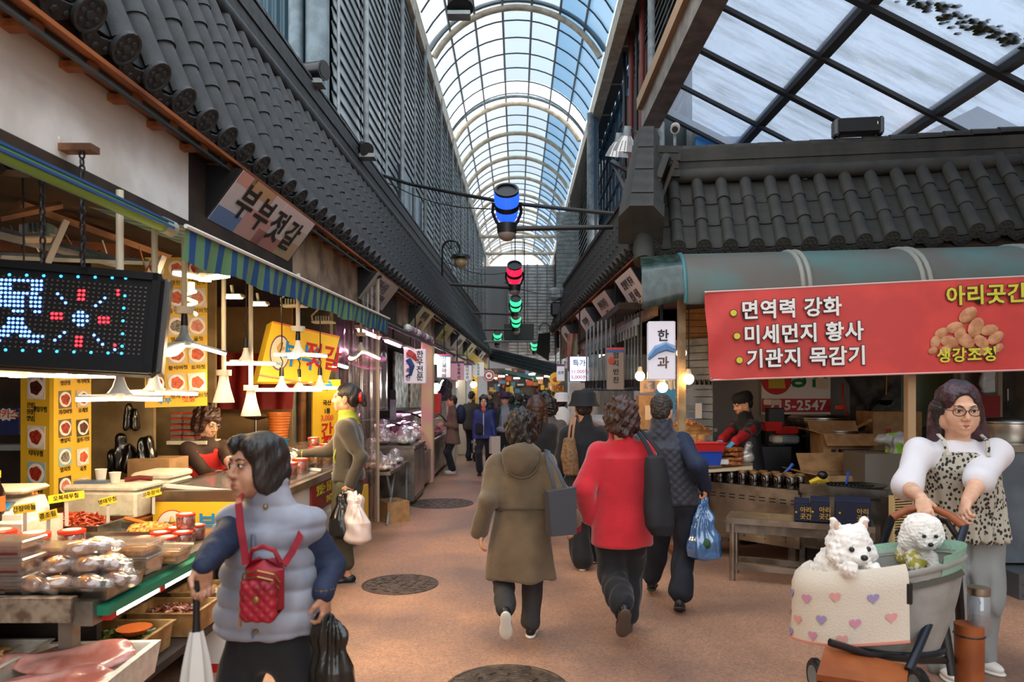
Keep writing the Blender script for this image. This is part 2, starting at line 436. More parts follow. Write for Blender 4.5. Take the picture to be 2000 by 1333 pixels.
def person(label,base,h=1.58,a=0.,g=1.,pelvis=(0,0,0),lean=(0,0,0),head=(0.,0.),hs=1.,lh=None,rh=None,lf=None,rf=None,lhd=None,rhd=None,lpn=None,rpn=None,curl=(.5,.5),top=None,pants=None,shoe=None,hair=('perm',HAIRK),skin=SKIN,face=True,vox=.012,elbow=(0,0),group=None,jaw=1.,cheek=1.,hands=(1,1),arm=1.,shw=.15,hoff=(0,0,0)):
 root=thing('person',label,'person',(base[0],base[1],0),group=group)
 f=V((math.sin(a),-math.cos(a),0));r=f.cross(UP);yaw=math.atan2(r.y,r.x)
 q=h/1.58
 pel=V(pelvis)+UP*.515*h;L=V(lean)
 che=pel+UP*.215*h+L*.7;nck=pel+UP*.325*h+L
 sh={1:nck-UP*.052*h+r*shw*q*(.8+.2*g),-1:nck-UP*.052*h-r*shw*q*(.8+.2*g)}
 hip={1:pel-UP*.015*h+r*.085*q,-1:pel-UP*.015*h-r*.085*q}
 def foot(v,sgn):
  if v is None:return(r*sgn*.09*q+UP*.075,f,0.)
  v=list(v);o=V(v[0]);d=v[1]if len(v)>1 and v[1]is not None else f;pt=v[2]if len(v)>2 else 0.
  return(o,V(d).normalized(),pt)
 F={1:foot(rf,1),-1:foot(lf,-1)}
 kn,an={},{}
 for s_ in(1,-1):kn[s_],an[s_]=ik(hip[s_],F[s_][0],.238*h,.232*h,f+r*s_*.1)
 el,wr={},{}
 for s_,v,e in((1,rh,elbow[1]),(-1,lh,elbow[0])):
  tgt=V(v)if v is not None else sh[s_]-UP*.322*h+r*s_*.05+f*.03
  el[s_],wr[s_]=ik(sh[s_],tgt,.178*h*arm,.152*h*arm,-f+r*s_*(.16+e)-UP*.2)
 ha=a+head[0];hf=V((math.sin(ha),-math.cos(ha),0));hr=hf.cross(UP)
 H=Matrix((hr,hf,UP)).transposed();H=H@Matrix.Rotation(head[1],3,'X')
 hc=nck+UP*(.095*q+.02)+f*.022+V(hoff)+(H@V((0,0,.035)));at=head_mats(hc,H,hs)
 J=dict(root=root,f=f,r=r,yaw=yaw,pel=pel,che=che,nck=nck,sh=sh,hip=hip,kn=kn,an=an,el=el,wr=wr,at=at,H=H,hc=hc,h=h,q=q,F=F)
 b=SDF(.04);hd=SDF(.02)
 b.loft([(pel.z-.01,pel.x,pel.y,.1*q,.07*q),(pel.z+.04,pel.x,pel.y,.14*g*q,.1*g*q),(che.z,che.x,che.y,.125*q,.09*q),(nck.z-.045,nck.x,nck.y,.115*q,.07*q)],yaw)
 b.cap(nck-UP*.05,hc-UP*.04*hs-hf*.02,.052*q*(.6+.4*g),.05*q*(.6+.4*g))
 for s_ in(1,-1):
  b.cap(sh[s_],el[s_],.042*q,.036*q);b.cap(el[s_],wr[s_],.034*q*(g*.8+.2),.024*q*(g*.5+.5))
  b.cap(hip[s_],kn[s_],.068*q,.048*q);b.cap(kn[s_],an[s_],.046*q,.033*q)
 head_sdf(hd,at,H,hs,jaw,cheek)
 hd.cap(hc-UP*.02*hs-hf*.02,nck+UP*.0,.05*q*(.6+.4*g),.052*q*(.6+.4*g),k=.03)
 hv=max(vox*.42,.0042)if face else vox*.8
 pr=[(b,max(vox,.014)),(hd,hv)]
 for s_,dd,pn,cu,on in((1,rhd,rpn,curl[1],hands[1]),(-1,lhd,lpn,curl[0],hands[0])):
  if on:
   hh=SDF(.006);d=V(dd)if dd is not None else((wr[s_]-el[s_]).normalized()*.7-UP*.3+f*.1)
   hand_sdf(hh,wr[s_],d,V(pn)if pn is not None else(-r*s_*.9+f*.2),(1 if s_>0 else-1),cu,q*.97)
   pr.append((hh,.0042 if vox<.0125 else.007))
   J[('hand',s_)]=wr[s_]+d.normalized()*.08*q
 solid('body',pr,[skin]*1,root)
 if hair and hair[0]:
  solid('hair',[(hair_sdf(hair[0],at,H,hs,len(label)),max(vox*.5,.005))],hair[1],root)
 if face:
  for x in(-1,1):
   m=MB();m.sph((0,0,0),(.0135*hs,.008*hs,.0068*hs),10,6,Matrix.Translation(at(x*.031,.0835,.002))@H.to_4x4());e=m.ob('eye',EYEW,root,smooth=60)
   m=MB();m.sph((0,0,0),(.0066*hs,.004*hs,.0064*hs),10,6,Matrix.Translation(at(x*.031,.0895,.0022))@H.to_4x4());m.ob('iris',EYED,e,smooth=60)
   m=MB();m.tube([at(x*.014,.093,.02),at(x*.03,.091,.0265),at(x*.047,.078,.023)],[.0024*hs,.0032*hs,.0018*hs],5);m.ob('eyebrow',hair[1]if hair else HAIRK,root,smooth=60)
   m=MB();m.tube([at(x*.0175,.0885,.003),at(x*.031,.0915,.0088),at(x*.0455,.084,.004)],.0016*hs,4);m.ob('eyelash',EYED,root,smooth=60)
  m=MB();m.tube([at(-.021,.083,-.067),at(-.01,.0895,-.0635),at(0,.0905,-.0645),at(.01,.0895,-.0635),at(.021,.083,-.067)],[.001,.0042*hs,.004*hs,.0042*hs,.001],6)
  m.tube([at(-.02,.083,-.068),at(0,.0885,-.073),at(.02,.083,-.068)],[.001,.0045*hs,.001],6);m.ob('lips',LIP,root,smooth=60)
 if pants:
  p=SDF(.04);rt,rk,rc,cz=pants.get('r',(.088,.07,.066,None))
  gg=g*.5+.5
  p.ell(pel-UP*.03,(.158*q*min(g,1.12),.112*q*min(g,1.12),.12*q),np.array(Matrix((r,f,UP)).transposed()))
  for s_ in(1,-1):
   ac=an[s_]+(kn[s_]-an[s_]).normalized()*(pants.get('cuff',.035))
   p.cap(hip[s_]-UP*.03,kn[s_],rt*q*gg,rk*q,k=.03);p.cap(kn[s_],ac,rk*q,rc*q,k=.03)
  amp=pants.get('fold',.007)
  p.disp(lambda x:amp*noise3(x*np.array([1,1,.55],np.float32),24,3))
  solid('trousers',[(p,vox)],pants['m'],root)
 if shoe:
  for s_ in(1,-1):
   o,d,pt=F[s_];d=d.copy();up=UP
   right=d.cross(UP).normalized();Rm=Matrix.Rotation(-pt,3,right);d2=Rm@d;u2=Rm@UP
   R=np.array(Matrix((right,d2,u2)).transposed());c=an[s_]+d2*.055*q-u2*.038
   sz=shoe.get('s',1.)*q
   sd=SDF(.02);sd.ell(c+d2*.035*sz,(.042*sz,.085*sz,.034),R);sd.ell(c-d2*.055*sz+u2*.012,(.036*sz,.055*sz,.045),R)
   sd.box(c-u2*.045,(.2,.3,.0245),R,rd=.001,k=.0,sub=True)
   solid('shoe',[(sd,max(vox*.6,.006))],shoe['m'],root)
   sd=SDF(.015);sd.ell(c+d2*.045*sz-u2*.024,(.046*sz,.085*sz,.016),R);sd.ell(c-d2*.05*sz-u2*.024,(.039*sz,.065*sz,.016),R)
   solid('shoe_sole',[(sd,max(vox*.6,.006))],shoe.get('sole',shoe['m']),root)
 if top:J['top']=garment(J,**{'vox':vox,**top})
 return J
def garment(J,m,lo=.46,rows=None,sl=(.062,.052,.042),slen=1.,name='jacket',fold=.007,collar=None,vox=.012,disp=None,sleeves=(1,1),g=1.,k=.05,cuts=(),shr=.064,extra=None,hem=None,ff=26):
 """top, jacket or coat: an elliptic torso from hem lo (m above ground) to the neck plus two sleeves"""
 q,r,f,pel,che,nck,yaw,h=J['q'],J['r'],J['f'],J['pel'],J['che'],J['nck'],J['yaw'],J['h']
 sd=SDF(k)
 if rows is None:
  hw=hem or(.178,.135)
  rows=[(lo,0,hw[0],hw[1]),(pel.z,0,.172,.128),(pel.z+.1*q,0,.155,.12),(che.z,0,.158,.122)]
 R=[]
 for z,off,rx,ry in rows:
  t=min(max((z-pel.z)/(che.z-pel.z),0),1);c=pel.lerp(che,t)+f*off
  R.append((z,c.x,c.y,rx*q*g,ry*q*g))
 R+=[(nck.z-.075*q,nck.x,nck.y,.15*q*(g*.5+.5),.092*q*(g*.5+.5)),(nck.z-.035*q,nck.x,nck.y,.105*q*(g*.5+.5),.075*q*(g*.5+.5)),(nck.z-.012*q,nck.x,nck.y,.085*q,.066*q)]
 sd.loft(R,yaw)
 for s_,on in((1,sleeves[1]),(-1,sleeves[0])):
  sd.ell(J['sh'][s_]-UP*.012,(shr*q*(g*.4+.6),)*3)
  if on:
   sd.cap(J['sh'][s_],J['el'][s_],sl[0]*q,sl[1]*q)
   e=J['el'][s_].lerp(J['wr'][s_],slen);sd.cap(J['el'][s_],e,sl[1]*q,sl[2]*q,k=.03)
 if collar:
  hz,rad=collar;sd.cap(nck-UP*.03,nck+UP*hz+f*.012,rad*1.12*q,rad*q,k=.03)
  sd.cap(nck+UP*(hz-.02),nck+UP*(hz+.12)+f*.03,rad*.82*q,rad*.95*q,k=.006,sub=True)
 if extra:extra(sd)
 if fold:sd.disp(lambda x:fold*noise3(x*np.array([1,1,.5],np.float32),ff,5))
 if disp:sd.disp(disp)
 for c,hh in cuts:sd.box(c,hh,k=.002,sub=True)
 return solid(name,[(sd,vox)],m,J['root'])
def strap(pts,wdt,thk,m,name,parent,world=False,nrm=None):
 """flat band along points; nrm gives the outward direction at each point"""
 pts=[V(p)for p in pts];mb=MB();N=len(pts);vs=[]
 for i,p in enumerate(pts):
  d=(pts[min(i+1,N-1)]-pts[max(i-1,0)]).normalized();n=V(nrm[i]if isinstance(nrm,list)else(nrm or(0,-1,0)))
  s=d.cross(n).normalized();n=s.cross(d).normalized()
  vs+=[p+s*wdt/2+n*thk/2,p-s*wdt/2+n*thk/2,p-s*wdt/2-n*thk/2,p+s*wdt/2-n*thk/2]
 fs=[(i*4+k,i*4+(k+1)%4,i*4+4+(k+1)%4,i*4+4+k)for i in range(N-1)for k in range(4)]
 fs+=[(3,2,1,0),tuple(N*4-4+k for k in range(4))]
 mb.add(vs,fs);return mb.ob(name,m,parent,world,smooth=50)
def plastic_bag(name,label,loc,size,m,handle_to,parent=None,seed=1,group=None,vox=.008,twist=0.,cat='bag'):
 """knotted carrier bag hanging from a hand: world coordinates, loc = bag middle, handle_to = hand point"""
 t=thing(name,label,cat,loc,group=group);sx,sy,sz=size;h=V(handle_to)-V(loc)
 sd=SDF(.03);top=sz*.32
 sd.loft([(-sz*.5,0,0,sx*.36,sy*.36),(-sz*.42,0,0,sx*.5,sy*.5),(-sz*.1,0,0,sx*.48,sy*.46),(top,h.x*.35,h.y*.35,sx*.24,sy*.22),(sz*.5,h.x*.55,h.y*.55,sx*.14,sy*.1)],twist,pw=2.,rd=.03)
 sd.cap((-sx*.2+h.x*.3,h.y*.3,top),(sx*-.03+h.x,h.y,h.z-.01),.03,.014);sd.cap((sx*.2+h.x*.3,h.y*.3,top),(sx*.03+h.x,h.y,h.z-.01),.03,.014)
 def folds(p):
  an=np.arctan2(p[:,1],p[:,0]);u=np.clip((p[:,2]+sz*.35)/sz,0,1)
  return(.010*np.sin(an*9+noise3(p,9,seed)*1.5)*u+.008*noise3(p,26,seed)).astype(np.float32)
 sd.disp(folds);solid('bag_body',[(sd,vox)],m,t)
 return t
 # -------------- materials of the place
ASPH=mat('asphalt','9c6a4c',.62,spec=.5)
def asphalt():
 t=ASPH.node_tree;b=t.nodes['Principled BSDF'];N=t.nodes.new;L=t.links.new
 co=N('ShaderNodeTexCoord')
 n1=N('ShaderNodeTexNoise');n1.inputs['Scale'].default_value=.9;n1.inputs['Detail'].default_value=5
 n2=N('ShaderNodeTexVoronoi');n2.inputs['Scale'].default_value=75
 n3=N('ShaderNodeTexNoise');n3.inputs['Scale'].default_value=30;n3.inputs['Detail'].default_value=3
 for n in(n1,n2,n3):L(co.outputs['Object'],n.inputs[0])
 r1=N('ShaderNodeValToRGB');e=r1.color_ramp.elements;e[0].position=.36;e[0].color=(*lin('86695a'),1);e[1].position=.62;e[1].color=(*lin('b58a6e'),1)
 L(n1.outputs[0],r1.inputs[0])
 r2=N('ShaderNodeValToRGB');e=r2.color_ramp.elements;e[0].position=.0;e[0].color=(.72,.70,.68,1);e[1].position=1.;e[1].color=(1.25,1.2,1.15,1)
 L(n2.outputs['Color'],r2.inputs[0])
 mx=N('ShaderNodeMix');mx.data_type='RGBA';mx.blend_type='MULTIPLY';mx.inputs[0].default_value=1.
 L(r1.outputs[0],mx.inputs[6]);L(r2.outputs[0],mx.inputs[7]);L(mx.outputs[2],b.inputs['Base Color'])
 r3=N('ShaderNodeValToRGB');e=r3.color_ramp.elements;e[0].position=.35;e[0].color=(.42,)*3+(1,);e[1].position=.7;e[1].color=(.75,)*3+(1,)
 L(n1.outputs[0],r3.inputs[0]);L(r3.outputs[0],b.inputs['Roughness'])
 bp=N('ShaderNodeBump');bp.inputs['Strength'].default_value=.5;bp.inputs['Distance'].default_value=.006
 L(n3.outputs[0],bp.inputs['Height']);L(bp.outputs[0],b.inputs['Normal'])
asphalt()
TILE=mat('roof_tile','33373a',.6,col2='25282b',ns=9,nd=5,bump=.25,bs=120,spec=.45)
TILE2=mat('roof_tile_dusty','3d3b35',.7,col2='282827',ns=4,nd=5,nlo=.35,nhi=.7,bump=.25,bs=120,spec=.35)
CREAM=mat('cream_steel','cfc3ae',.5,col2='b3a48b',ns=5)
GREYST=mat('grey_steel','8d9799',.45,col2='737c7e',ns=6)
BLUEGREY=mat('bluegrey_steel','6f8189',.45,col2='596a72',ns=5)
DKBAR=mat('dark_bar','2e3133',.5)
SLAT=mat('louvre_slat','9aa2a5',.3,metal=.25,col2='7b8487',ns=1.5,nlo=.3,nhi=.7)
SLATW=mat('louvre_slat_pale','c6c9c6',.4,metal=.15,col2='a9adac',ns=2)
WOODO=mat('orange_rafter','a8602c',.6,col2='6e3a1a',ns=12,stretch=(1,.1,1))
FASC=mat('white_fascia','ebe7e3',.7,col2='cfc8c0',ns=2.2,nd=5)
FASCD=mat('dirty_fascia','a98f74',.75,col2='6f5a47',ns=3,nd=5)
BLK=mat('black_metal','17181a',.45)
BLKP=mat('black_plastic','141416',.35)
DKBROWN=mat('dark_brown','3a2a1e',.75,col2='231a13',ns=4)
TIMBER=mat('old_timber','8d6240',.7,col2='5d3d26',ns=8,stretch=(1,.15,1))
CARD=mat('cardboard','b08b60',.8,col2='9c784f',ns=10)
STEEL=mat('stainless','b9b4ab',.28,metal=1.,col2='8d877d',ns=4,bump=.05,bs=30)
STEELD=mat('stainless_dull','9a948a',.42,metal=.9,col2='6e675d',ns=5)
WHITEP=mat('white_plastic','e6e2da',.4)
CREAMP=mat('cream_plastic','d9cfb6',.45)
FOAM=mat('styrofoam','e6ddcd',.8,col2='d6ccb8',ns=20,bump=.2,bs=120)
YEL=mat('yellow_board','e3b62c',.5)
REDM=mat('red_plastic','c8201c',.4)
INK=mat('black_ink','1d1815',.6);INKB=mat('blue_ink','1f7fc0',.55);INKR=mat('red_ink','c3261d',.55);INKW=mat('white_ink','f1eee8',.6);INKY=mat('yellow_ink','d9cf34',.6);INKG=mat('green_ink','0c7a43',.6)
# -------------- ground
m=MB();m.box((0,25,-.15),(60,80,.3));m.ob('floor',ASPH,kind='structure')
# -------------- tiled roofs
def arc_tile(r0,r1,ln,th,a0,a1,n,flip=1):
 """curved tile: x along the eave, y up the slope, z out of it"""
 vs=[];fs=[]
 for(y,r)in((0,r0),(ln,r1)):
  for rr in(r,r-th):
   for i in range(n+1):
    t=a0+(a1-a0)*i/n;vs.append((rr*math.cos(t),y,flip*rr*math.sin(t)))
 W=n+1
 for i in range(n):
  fs+=[(i,i+1,2*W+i+1,2*W+i),(W+i,3*W+i,3*W+i+1,W+i+1),(i,W+i,W+i+1,i+1),(2*W+i,2*W+i+1,3*W+i+1,3*W+i)]
 fs+=[(0,2*W,3*W,W),(n,W+n,3*W+n,2*W+n)]
 m=MB();m.add(vs,fs);return m
def tile_meshes(row,pitch,mt):
 cov=arc_tile(.074,.062,row*1.08,.016,0,PI,8)
 pan=MB();w=pitch/2
 def pf(u,v):x=(u-.5)*pitch*.98;return(x,v*row*1.12,.035*((2*u-1)**2)-.045+(.012 if v==0 else 0))
 pan.grid(pf,6,1);pan.grid(lambda u,v:V(pf(1-u,v))-V((0,0,.014)),6,1)
 for i in range(6):pan.f.append((i,i+1,14+5-i,14+6-i));pan.mi.append(0)
 disc=MB();
 disc.lathe([(.0,0),(.066,0),(.082,.006),(.082,.026),(.07,.026),(.066,.018),(.022,.018),(.02,.027),(0,.028)],16)
 for k in range(6):
  a=k*PI/3;disc.sph((.044*math.cos(a),.044*math.sin(a),.019),(.016,.016,.009),6,4)
 drip=MB();pts=[(-pitch*.47,.055),(-pitch*.47,.0),(-pitch*.36,-.05),(-pitch*.2,-.085),(0,-.115),(pitch*.2,-.085),(pitch*.36,-.05),(pitch*.47,.0),(pitch*.47,.055),(pitch*.25,.0),(0,-.015),(-pitch*.25,.0)]
 drip.prism(pts,.018)
 for(x,y,r)in((0,-.06,.022),(.06,-.045,.016),(-.06,-.045,.016),(.1,-.012,.011),(-.1,-.012,.011)):drip.sph((x,y,.02),(r,r,.008),7,4)
 return[b.mesh(n,mt,s)for b,n,s in((cov,'cover_tile',50),(pan,'pan_tile',50),(disc,'end_disc',40),(drip,'drip_tile',30))]
def tile_roof(name,org,e,up,ncol,nrow,row,pitch,mt,solo,rise=lambda i:0.,skew=None,label=None):
 """e runs along the eave, up climbs the slope; the first `solo` columns are tiles of their own, the rest is one mesh"""
 root=thing(name,kind='structure');e=V(e).normalized();u0=V(up).normalized();u=u0;n=e.cross(u).normalized()
 if n.z<0:n=-n
 mes=tile_meshes(row,pitch,mt);far=MB()
 out=V((n.x,n.y,0)).normalized()
 def put(me,M,i):
  if i<solo:
   o=bpy.data.objects.new(me.name,me);COL.objects.link(o);o.parent=root;o.matrix_basis=M
  else:
   k=len(far.v);far.v+=[tuple(M@v.co)for v in me.vertices];far.f+=[tuple(j+k for j in p.vertices)for p in me.polygons];far.mi+=[0]*len(me.polygons)
 R=Matrix((e,u,n)).transposed()
 if R.determinant()<0:R=Matrix((-e,u,n)).transposed()
 zf=(out*.62-u*.78).normalized();RX=e*(1 if e.cross(UP).dot(out)>0 else-1);D=Matrix((RX,zf.cross(RX),zf)).transposed()
 for i in range(ncol):
  b=V(org)+e*(i*pitch)+UP*rise(i)
  for j in range(nrow):
   jit=random.uniform(-.004,.004)
   M=Matrix.Translation(b+u*(j*row)+n*(.0+.012*0+jit))@R.to_4x4()
   put(mes[0],M,i)
   put(mes[1],Matrix.Translation(b+e*pitch/2+u*(j*row-.01)+n*jit)@R.to_4x4(),i)
  put(mes[2],Matrix.Translation(b-u*.012+n*.0)@D.to_4x4(),i)
  put(mes[3],Matrix.Translation(b+e*pitch/2-u*.02-n*.03)@D.to_4x4(),i)
 if far.f:far.ob('far_tiles',mt,root,kind='stuff',smooth=50)
 m=MB();L=ncol*pitch;a=V(org)-e*.1-n*.09-u*.02+UP*rise(0)*.5;w_=nrow*row
 m.slab(a,a+e*L,a+e*L+u*w_,a+u*w_,.03);m.ob('roof_boarding',DKBROWN,root)
 return root,mes,R,n
LDIR=V((.0288,1,0)).normalized()
def LP(y,off,z):return V((-1.9+.0288*y+off,y,z))
lroot,LM,LR,LN=tile_roof('roof_left',LP(1.93,0,3.2),LDIR,V((-.5,0,1.3)),103,5,.278,.265,TILE,58,lambda i:.14*max(0,1-i/9.)**2)
for k in range(5):
 m=MB();wd=.2+.03*(k%2);m.box((0,0,0),(wd,27.5,.085));o=m.ob('ridge_course',TILE,lroot)
 o.location=LP(16.2,-.6,4.55+.088*k);o.rotation_euler=(0,0,-math.atan(.0288))
capm=arc_tile(.1,.094,.32,.02,0,PI,8).mesh('ridge_cap',TILE,50)
for i in range(88):
 o=bpy.data.objects.new('ridge_cap',capm);COL.objects.link(o);o.parent=lroot;o.location=LP(2.6+i*.31,-.6,4.98);o.rotation_euler=(0,0,-math.atan(.0288))
m=MB();m.tube([LP(2.6,-.47,4.53),LP(30,-.47,4.53)],.06,8);m.ob('ridge_roll',TILE,lroot,smooth=60)
for i in range(80):
 if i<60:
  m=MB();y=2.8+i*.35;m.bx((-.42,-.03,-.03),(.0,.03,.0));o=m.ob('rafter_end',WOODO,lroot);o.location=LP(y,-.06,3.09)
m=MB();m.slab(LP(1.2,-.02,3.09),LP(30,-.02,3.09),LP(30,-.5,3.14),LP(1.2,-.5,3.14),-.02);m.ob('eave_board',WOODO,lroot);m=MB();m.slab(LP(1.2,-.075,3.08),LP(30,-.075,3.08),LP(30,-.1,3.25),LP(1.2,-.1,3.25),.02);m.ob('eave_fascia',DKBROWN,lroot)
m=MB();m.tube([LP(1.2,-.05,3.04),LP(10,-.05,3.04),LP(30,-.05,3.04)],.012,5);m.ob('cable',BLK,lroot)
wl=thing('wall_left',kind='structure')
for(y0,y1,mt)in((1.2,4.28,FASC),(4.28,6.1,DKBROWN),(6.1,8.3,FASCD),(8.3,10.6,DKBROWN),(10.6,12.4,FASCD),(12.4,30,FASCD)):
 m=MB();m.slab(LP(y0,-.2,2.64),LP(y1,-.2,2.64),LP(y1,-.2,3.12),LP(y0,-.2,3.12),.06);m.ob('fascia_panel',mt,wl)
m=MB();m.slab(LP(2.3,-.19,2.6),LP(30,-.19,2.6),LP(30,-.19,2.66),LP(2.3,-.19,2.66),.1);m.ob('fascia_rail',DKBROWN,wl)
m=MB();m.slab((-7,2.2,2.8),LP(2.2,-.3,2.8),LP(30,-.3,2.8),(-7,30,2.8),.08);m.ob('ceiling_left',DKBROWN,kind='structure')
m=MB();m.bx((-4.3,2.0,0),(-4.2,30,2.75));m.ob('wall_left_back',mat('stall_back','6b5138',.8,col2='4a3827',ns=2),kind='structure')
# -------------- upper left wall of louvre panels
def WP(y,z,off=0):return V((-2.55+.0125*y+off,y,z))
lw=thing('wall_left_upper',kind='structure')
m=MB();m.slab(WP(9.3,4.4,-.12),WP(44,4.4,-.12),WP(44,10.2,-.12),WP(9.3,10.2,-.12),.1);m.ob('wall_sheet',mat('dark_sheet','4b5356',.5),lw)
sl=MB();sl.add([(0,0,0),(1.5,0,0),(1.5,.03,-.178),(0,.03,-.178),(0,-.012,-.004),(1.5,-.012,-.004),(1.5,.018,-.18),(0,.018,-.18)],[(0,1,2,3),(7,6,5,4),(0,3,7,4),(1,5,6,2),(2,6,7,3),(0,4,5,1)])
slm=sl.mesh('slat',SLAT);far=MB();cnt=0
RZ=Matrix(((0,1,0),(1,0,0),(0,0,1)))
slat_rot=Matrix((V((.0125,1,0)).normalized(),V((1,-.0125,0)).normalized(),UP)).transposed()
for st in range(21):
 y0=9.36+st*1.6
 for k in range(31):
  z=10.05-k*.185
  if st in(3,4)and z<6.3:continue
  M=Matrix.Translation(WP(y0,z))@slat_rot.to_4x4()
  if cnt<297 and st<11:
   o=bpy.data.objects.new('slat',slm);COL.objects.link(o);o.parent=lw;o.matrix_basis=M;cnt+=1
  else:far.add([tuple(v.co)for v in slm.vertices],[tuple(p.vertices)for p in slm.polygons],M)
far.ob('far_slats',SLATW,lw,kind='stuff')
for st in range(22):
 y0=9.3+st*1.6;m=MB();m.cyl(WP(y0,4.4,.1),WP(y0,10.1,.1),.045 if st%2 else.022,n=8);m.ob('wall_pipe',GREYST,lw,smooth=60)
m=MB()
for y in(14.2,15.8):m.bx(WP(y-.02,4.6,.0),WP(y+1.5,6.2,.04))
m.ob('window_board',mat('window_dusk','4c5d66',.2),lw)
gb=thing('wall_left_gable',kind='structure')
cs=MB();cs.grid(lambda u,v:(-6.0+u*3.3,9.35+.02*math.sin(u*3.3/.11*2*PI),3.5+v*7.5),180,1);cs.ob('corrugated_sheet',mat('blue_sheet','3f5a66',.5,col2='33505c',ns=1.5),gb)
for x,r in((-2.86,.095),(-2.58,.15)):
 m=MB();m.cyl((x,9.2,3.5),(x,9.2,11.5),r,n=16);m.ob('column',BLUEGREY,gb,smooth=60)
 # -------------- vaulted arcade roof
ar=thing('ceiling_vault',kind='structure')
VR,VC,VA=2.64,9.43,math.radians(61)
def VP(t,y,r=0):return V(((VR+r)*math.sin(t),y,VC+(VR+r)*math.cos(t)))
def pane(name,c1,tr,dif,dcol):
 return clear(name,c1,gloss=.02,alpha=dif,rough=.3,dcol=dcol)
PW=pane('roof_pane_sky_white','f2f6f8',1,.15,'f4f6f6');PB=pane('roof_pane_sky_blue','b6d0e2',1,.15,'b6d0e2');PM=pane('roof_pane_sky_pale','e4edf3',1,.15,'e4edf3')  # sky's look painted into the tints, white at left to blue at right
nseg=7;ribs=[13.,19.,25.3,28.2,31.1,34.,36.9,39.8,42.7,45.6,48.5,51.4]
pan_m={}
for q,mt in enumerate((PW,PW,PW,PM,PM,PB,PB)):
 t0,t1=-VA+2*VA*q/nseg,-VA+2*VA*(q+1)/nseg
 m=MB();m.grid(lambda u,v:VP(t0+(t1-t0)*u,v*.97),3,1);m.grid(lambda u,v:VP(t1+(t0-t1)*u,v*.97,.02),3,1);pan_m[q]=m.mesh('roof_pane',mt,60)
ys=[];y=9.2
while y<52:ys.append(y);y+=.97
n_p=0;farp=MB()
for y in ys:
 if 23.7<y<25.0:continue
 for q in range(nseg):
  if n_p<295:
   o=bpy.data.objects.new('roof_pane',pan_m[q]);COL.objects.link(o);o.parent=ar;o.location=(0,y,0);n_p+=1
  else:farp.m=0;farp.add([v.co for v in pan_m[q].vertices],[tuple(p.vertices)for p in pan_m[q].polygons],Matrix.Translation((0,y,0)))
if farp.f:farp.ob('far_panes',PM,ar,kind='stuff')
for y in ys:
 m=MB();m.tube([VP(-VA+2*VA*i/18,y,-.02)for i in range(19)],.022,4);m.ob('glazing_bar',DKBAR,ar)
for q in range(1,nseg):
 t=-VA+2*VA*q/nseg;m=MB();m.tube([VP(t,9,-.04),VP(t,52,-.04)],.032,4);m.ob('purlin',mat('grey_bar','5d6365',.5),ar)
for y in ribs:
 m=MB();m.tube([VP(-VA*1.02+2.04*VA*i/24,y,-.14)for i in range(25)],.085,8);m.ob('arch_rib',CREAM,ar,smooth=60)
for y in(19.2,25.4):
 m=MB();m.tube([VP(-VA+2*VA*i/24,y,.16)for i in range(25)],.06,6);m.ob('arch_rib',BLUEGREY,ar,smooth=60)
for x0,k in((-2.47,.0125),(2.38,.0)):
 y=8.0
 m=MB()
 for y in(9.0,):
  a=V((x0+k*0,8.5,0));b=V((x0+k*42,51,0));d=(b-a).normalized();s=V((.14,0,0))
  m.slab(a-s+UP*9.9,b-s+UP*9.9,b-s+UP*10.3,a-s+UP*10.3,-.28)
 m.ob('eaves_beam',CREAM,ar)
 m=MB();m.tube([(x0,8.5,10.62),(x0+k*42,51,10.62)],.07,6);m.ob('vault_rail',CREAM,ar)
 for i in range(14):
  y=9+i*2.9;m=MB();m.tube([(x0+k*(y-8.5),y,10.3),(x0+k*(y-8.5),y+1.45,10.6),(x0+k*(y-8.5),y+2.9,10.3)],.025,5);m.ob('lattice_bar',CREAM,ar)
for y in(38.5,43.2,48):
 m=MB();m.cyl((-2.0,y,10.1),(2.35,y,10.1),.1,n=8);m.ob('tie_beam',CREAM,ar,smooth=60)
 # -------------- right side of the arcade
rw=thing('wall_right_upper',kind='structure')
def slat_wall(root,x,y0,y1,z0,z1,st,mt,solo=True,sgn=-1):
 me=MB();ln=st-.06;me.add([(0,0,0),(0,ln,0),(sgn*.06,ln,-.17),(sgn*.06,0,-.17),(.012,0,-.004),(.012,ln,-.004),(sgn*.05,ln,-.174),(sgn*.05,0,-.174)],[(0,1,2,3),(7,6,5,4),(0,3,7,4),(1,5,6,2),(2,6,7,3),(0,4,5,1)])
 mm=me.mesh('slat',mt);y=y0;fb=MB()
 while y<y1-.1:
  z=z1
  while z>z0+.1:
   if solo:
    o=bpy.data.objects.new('slat',mm);COL.objects.link(o);o.parent=root;o.location=(x,y,z)
   else:fb.add([v.co for v in mm.vertices],[tuple(p.vertices)for p in mm.polygons],Matrix.Translation((x,y,z)))
   z-=.185
  y+=st
 if fb.f:fb.ob('far_slats',mt,root,kind='stuff')
slat_wall(rw,2.95,12.7,17.7,6.4,12.4,1.65,SLATW)
slat_wall(rw,2.25,21.5,44,4.4,9.9,1.6,SLATW,solo=False)
m=MB();m.bx((3.0,12.6,4.4),(3.1,17.7,12.6));m.bx((2.3,21.3,4.0),(2.4,46,10.));m.ob('wall_sheet',mat('dark_sheet','4b5356'),rw)
m=MB();m.bx((2.82,15.4,3.0),(2.9,19.0,9.2));m.ob('brick_red_sheet',mat('brick_red','6d2f25',.7,col2='47231d',ns=6,stretch=(1,8,.4)),rw)
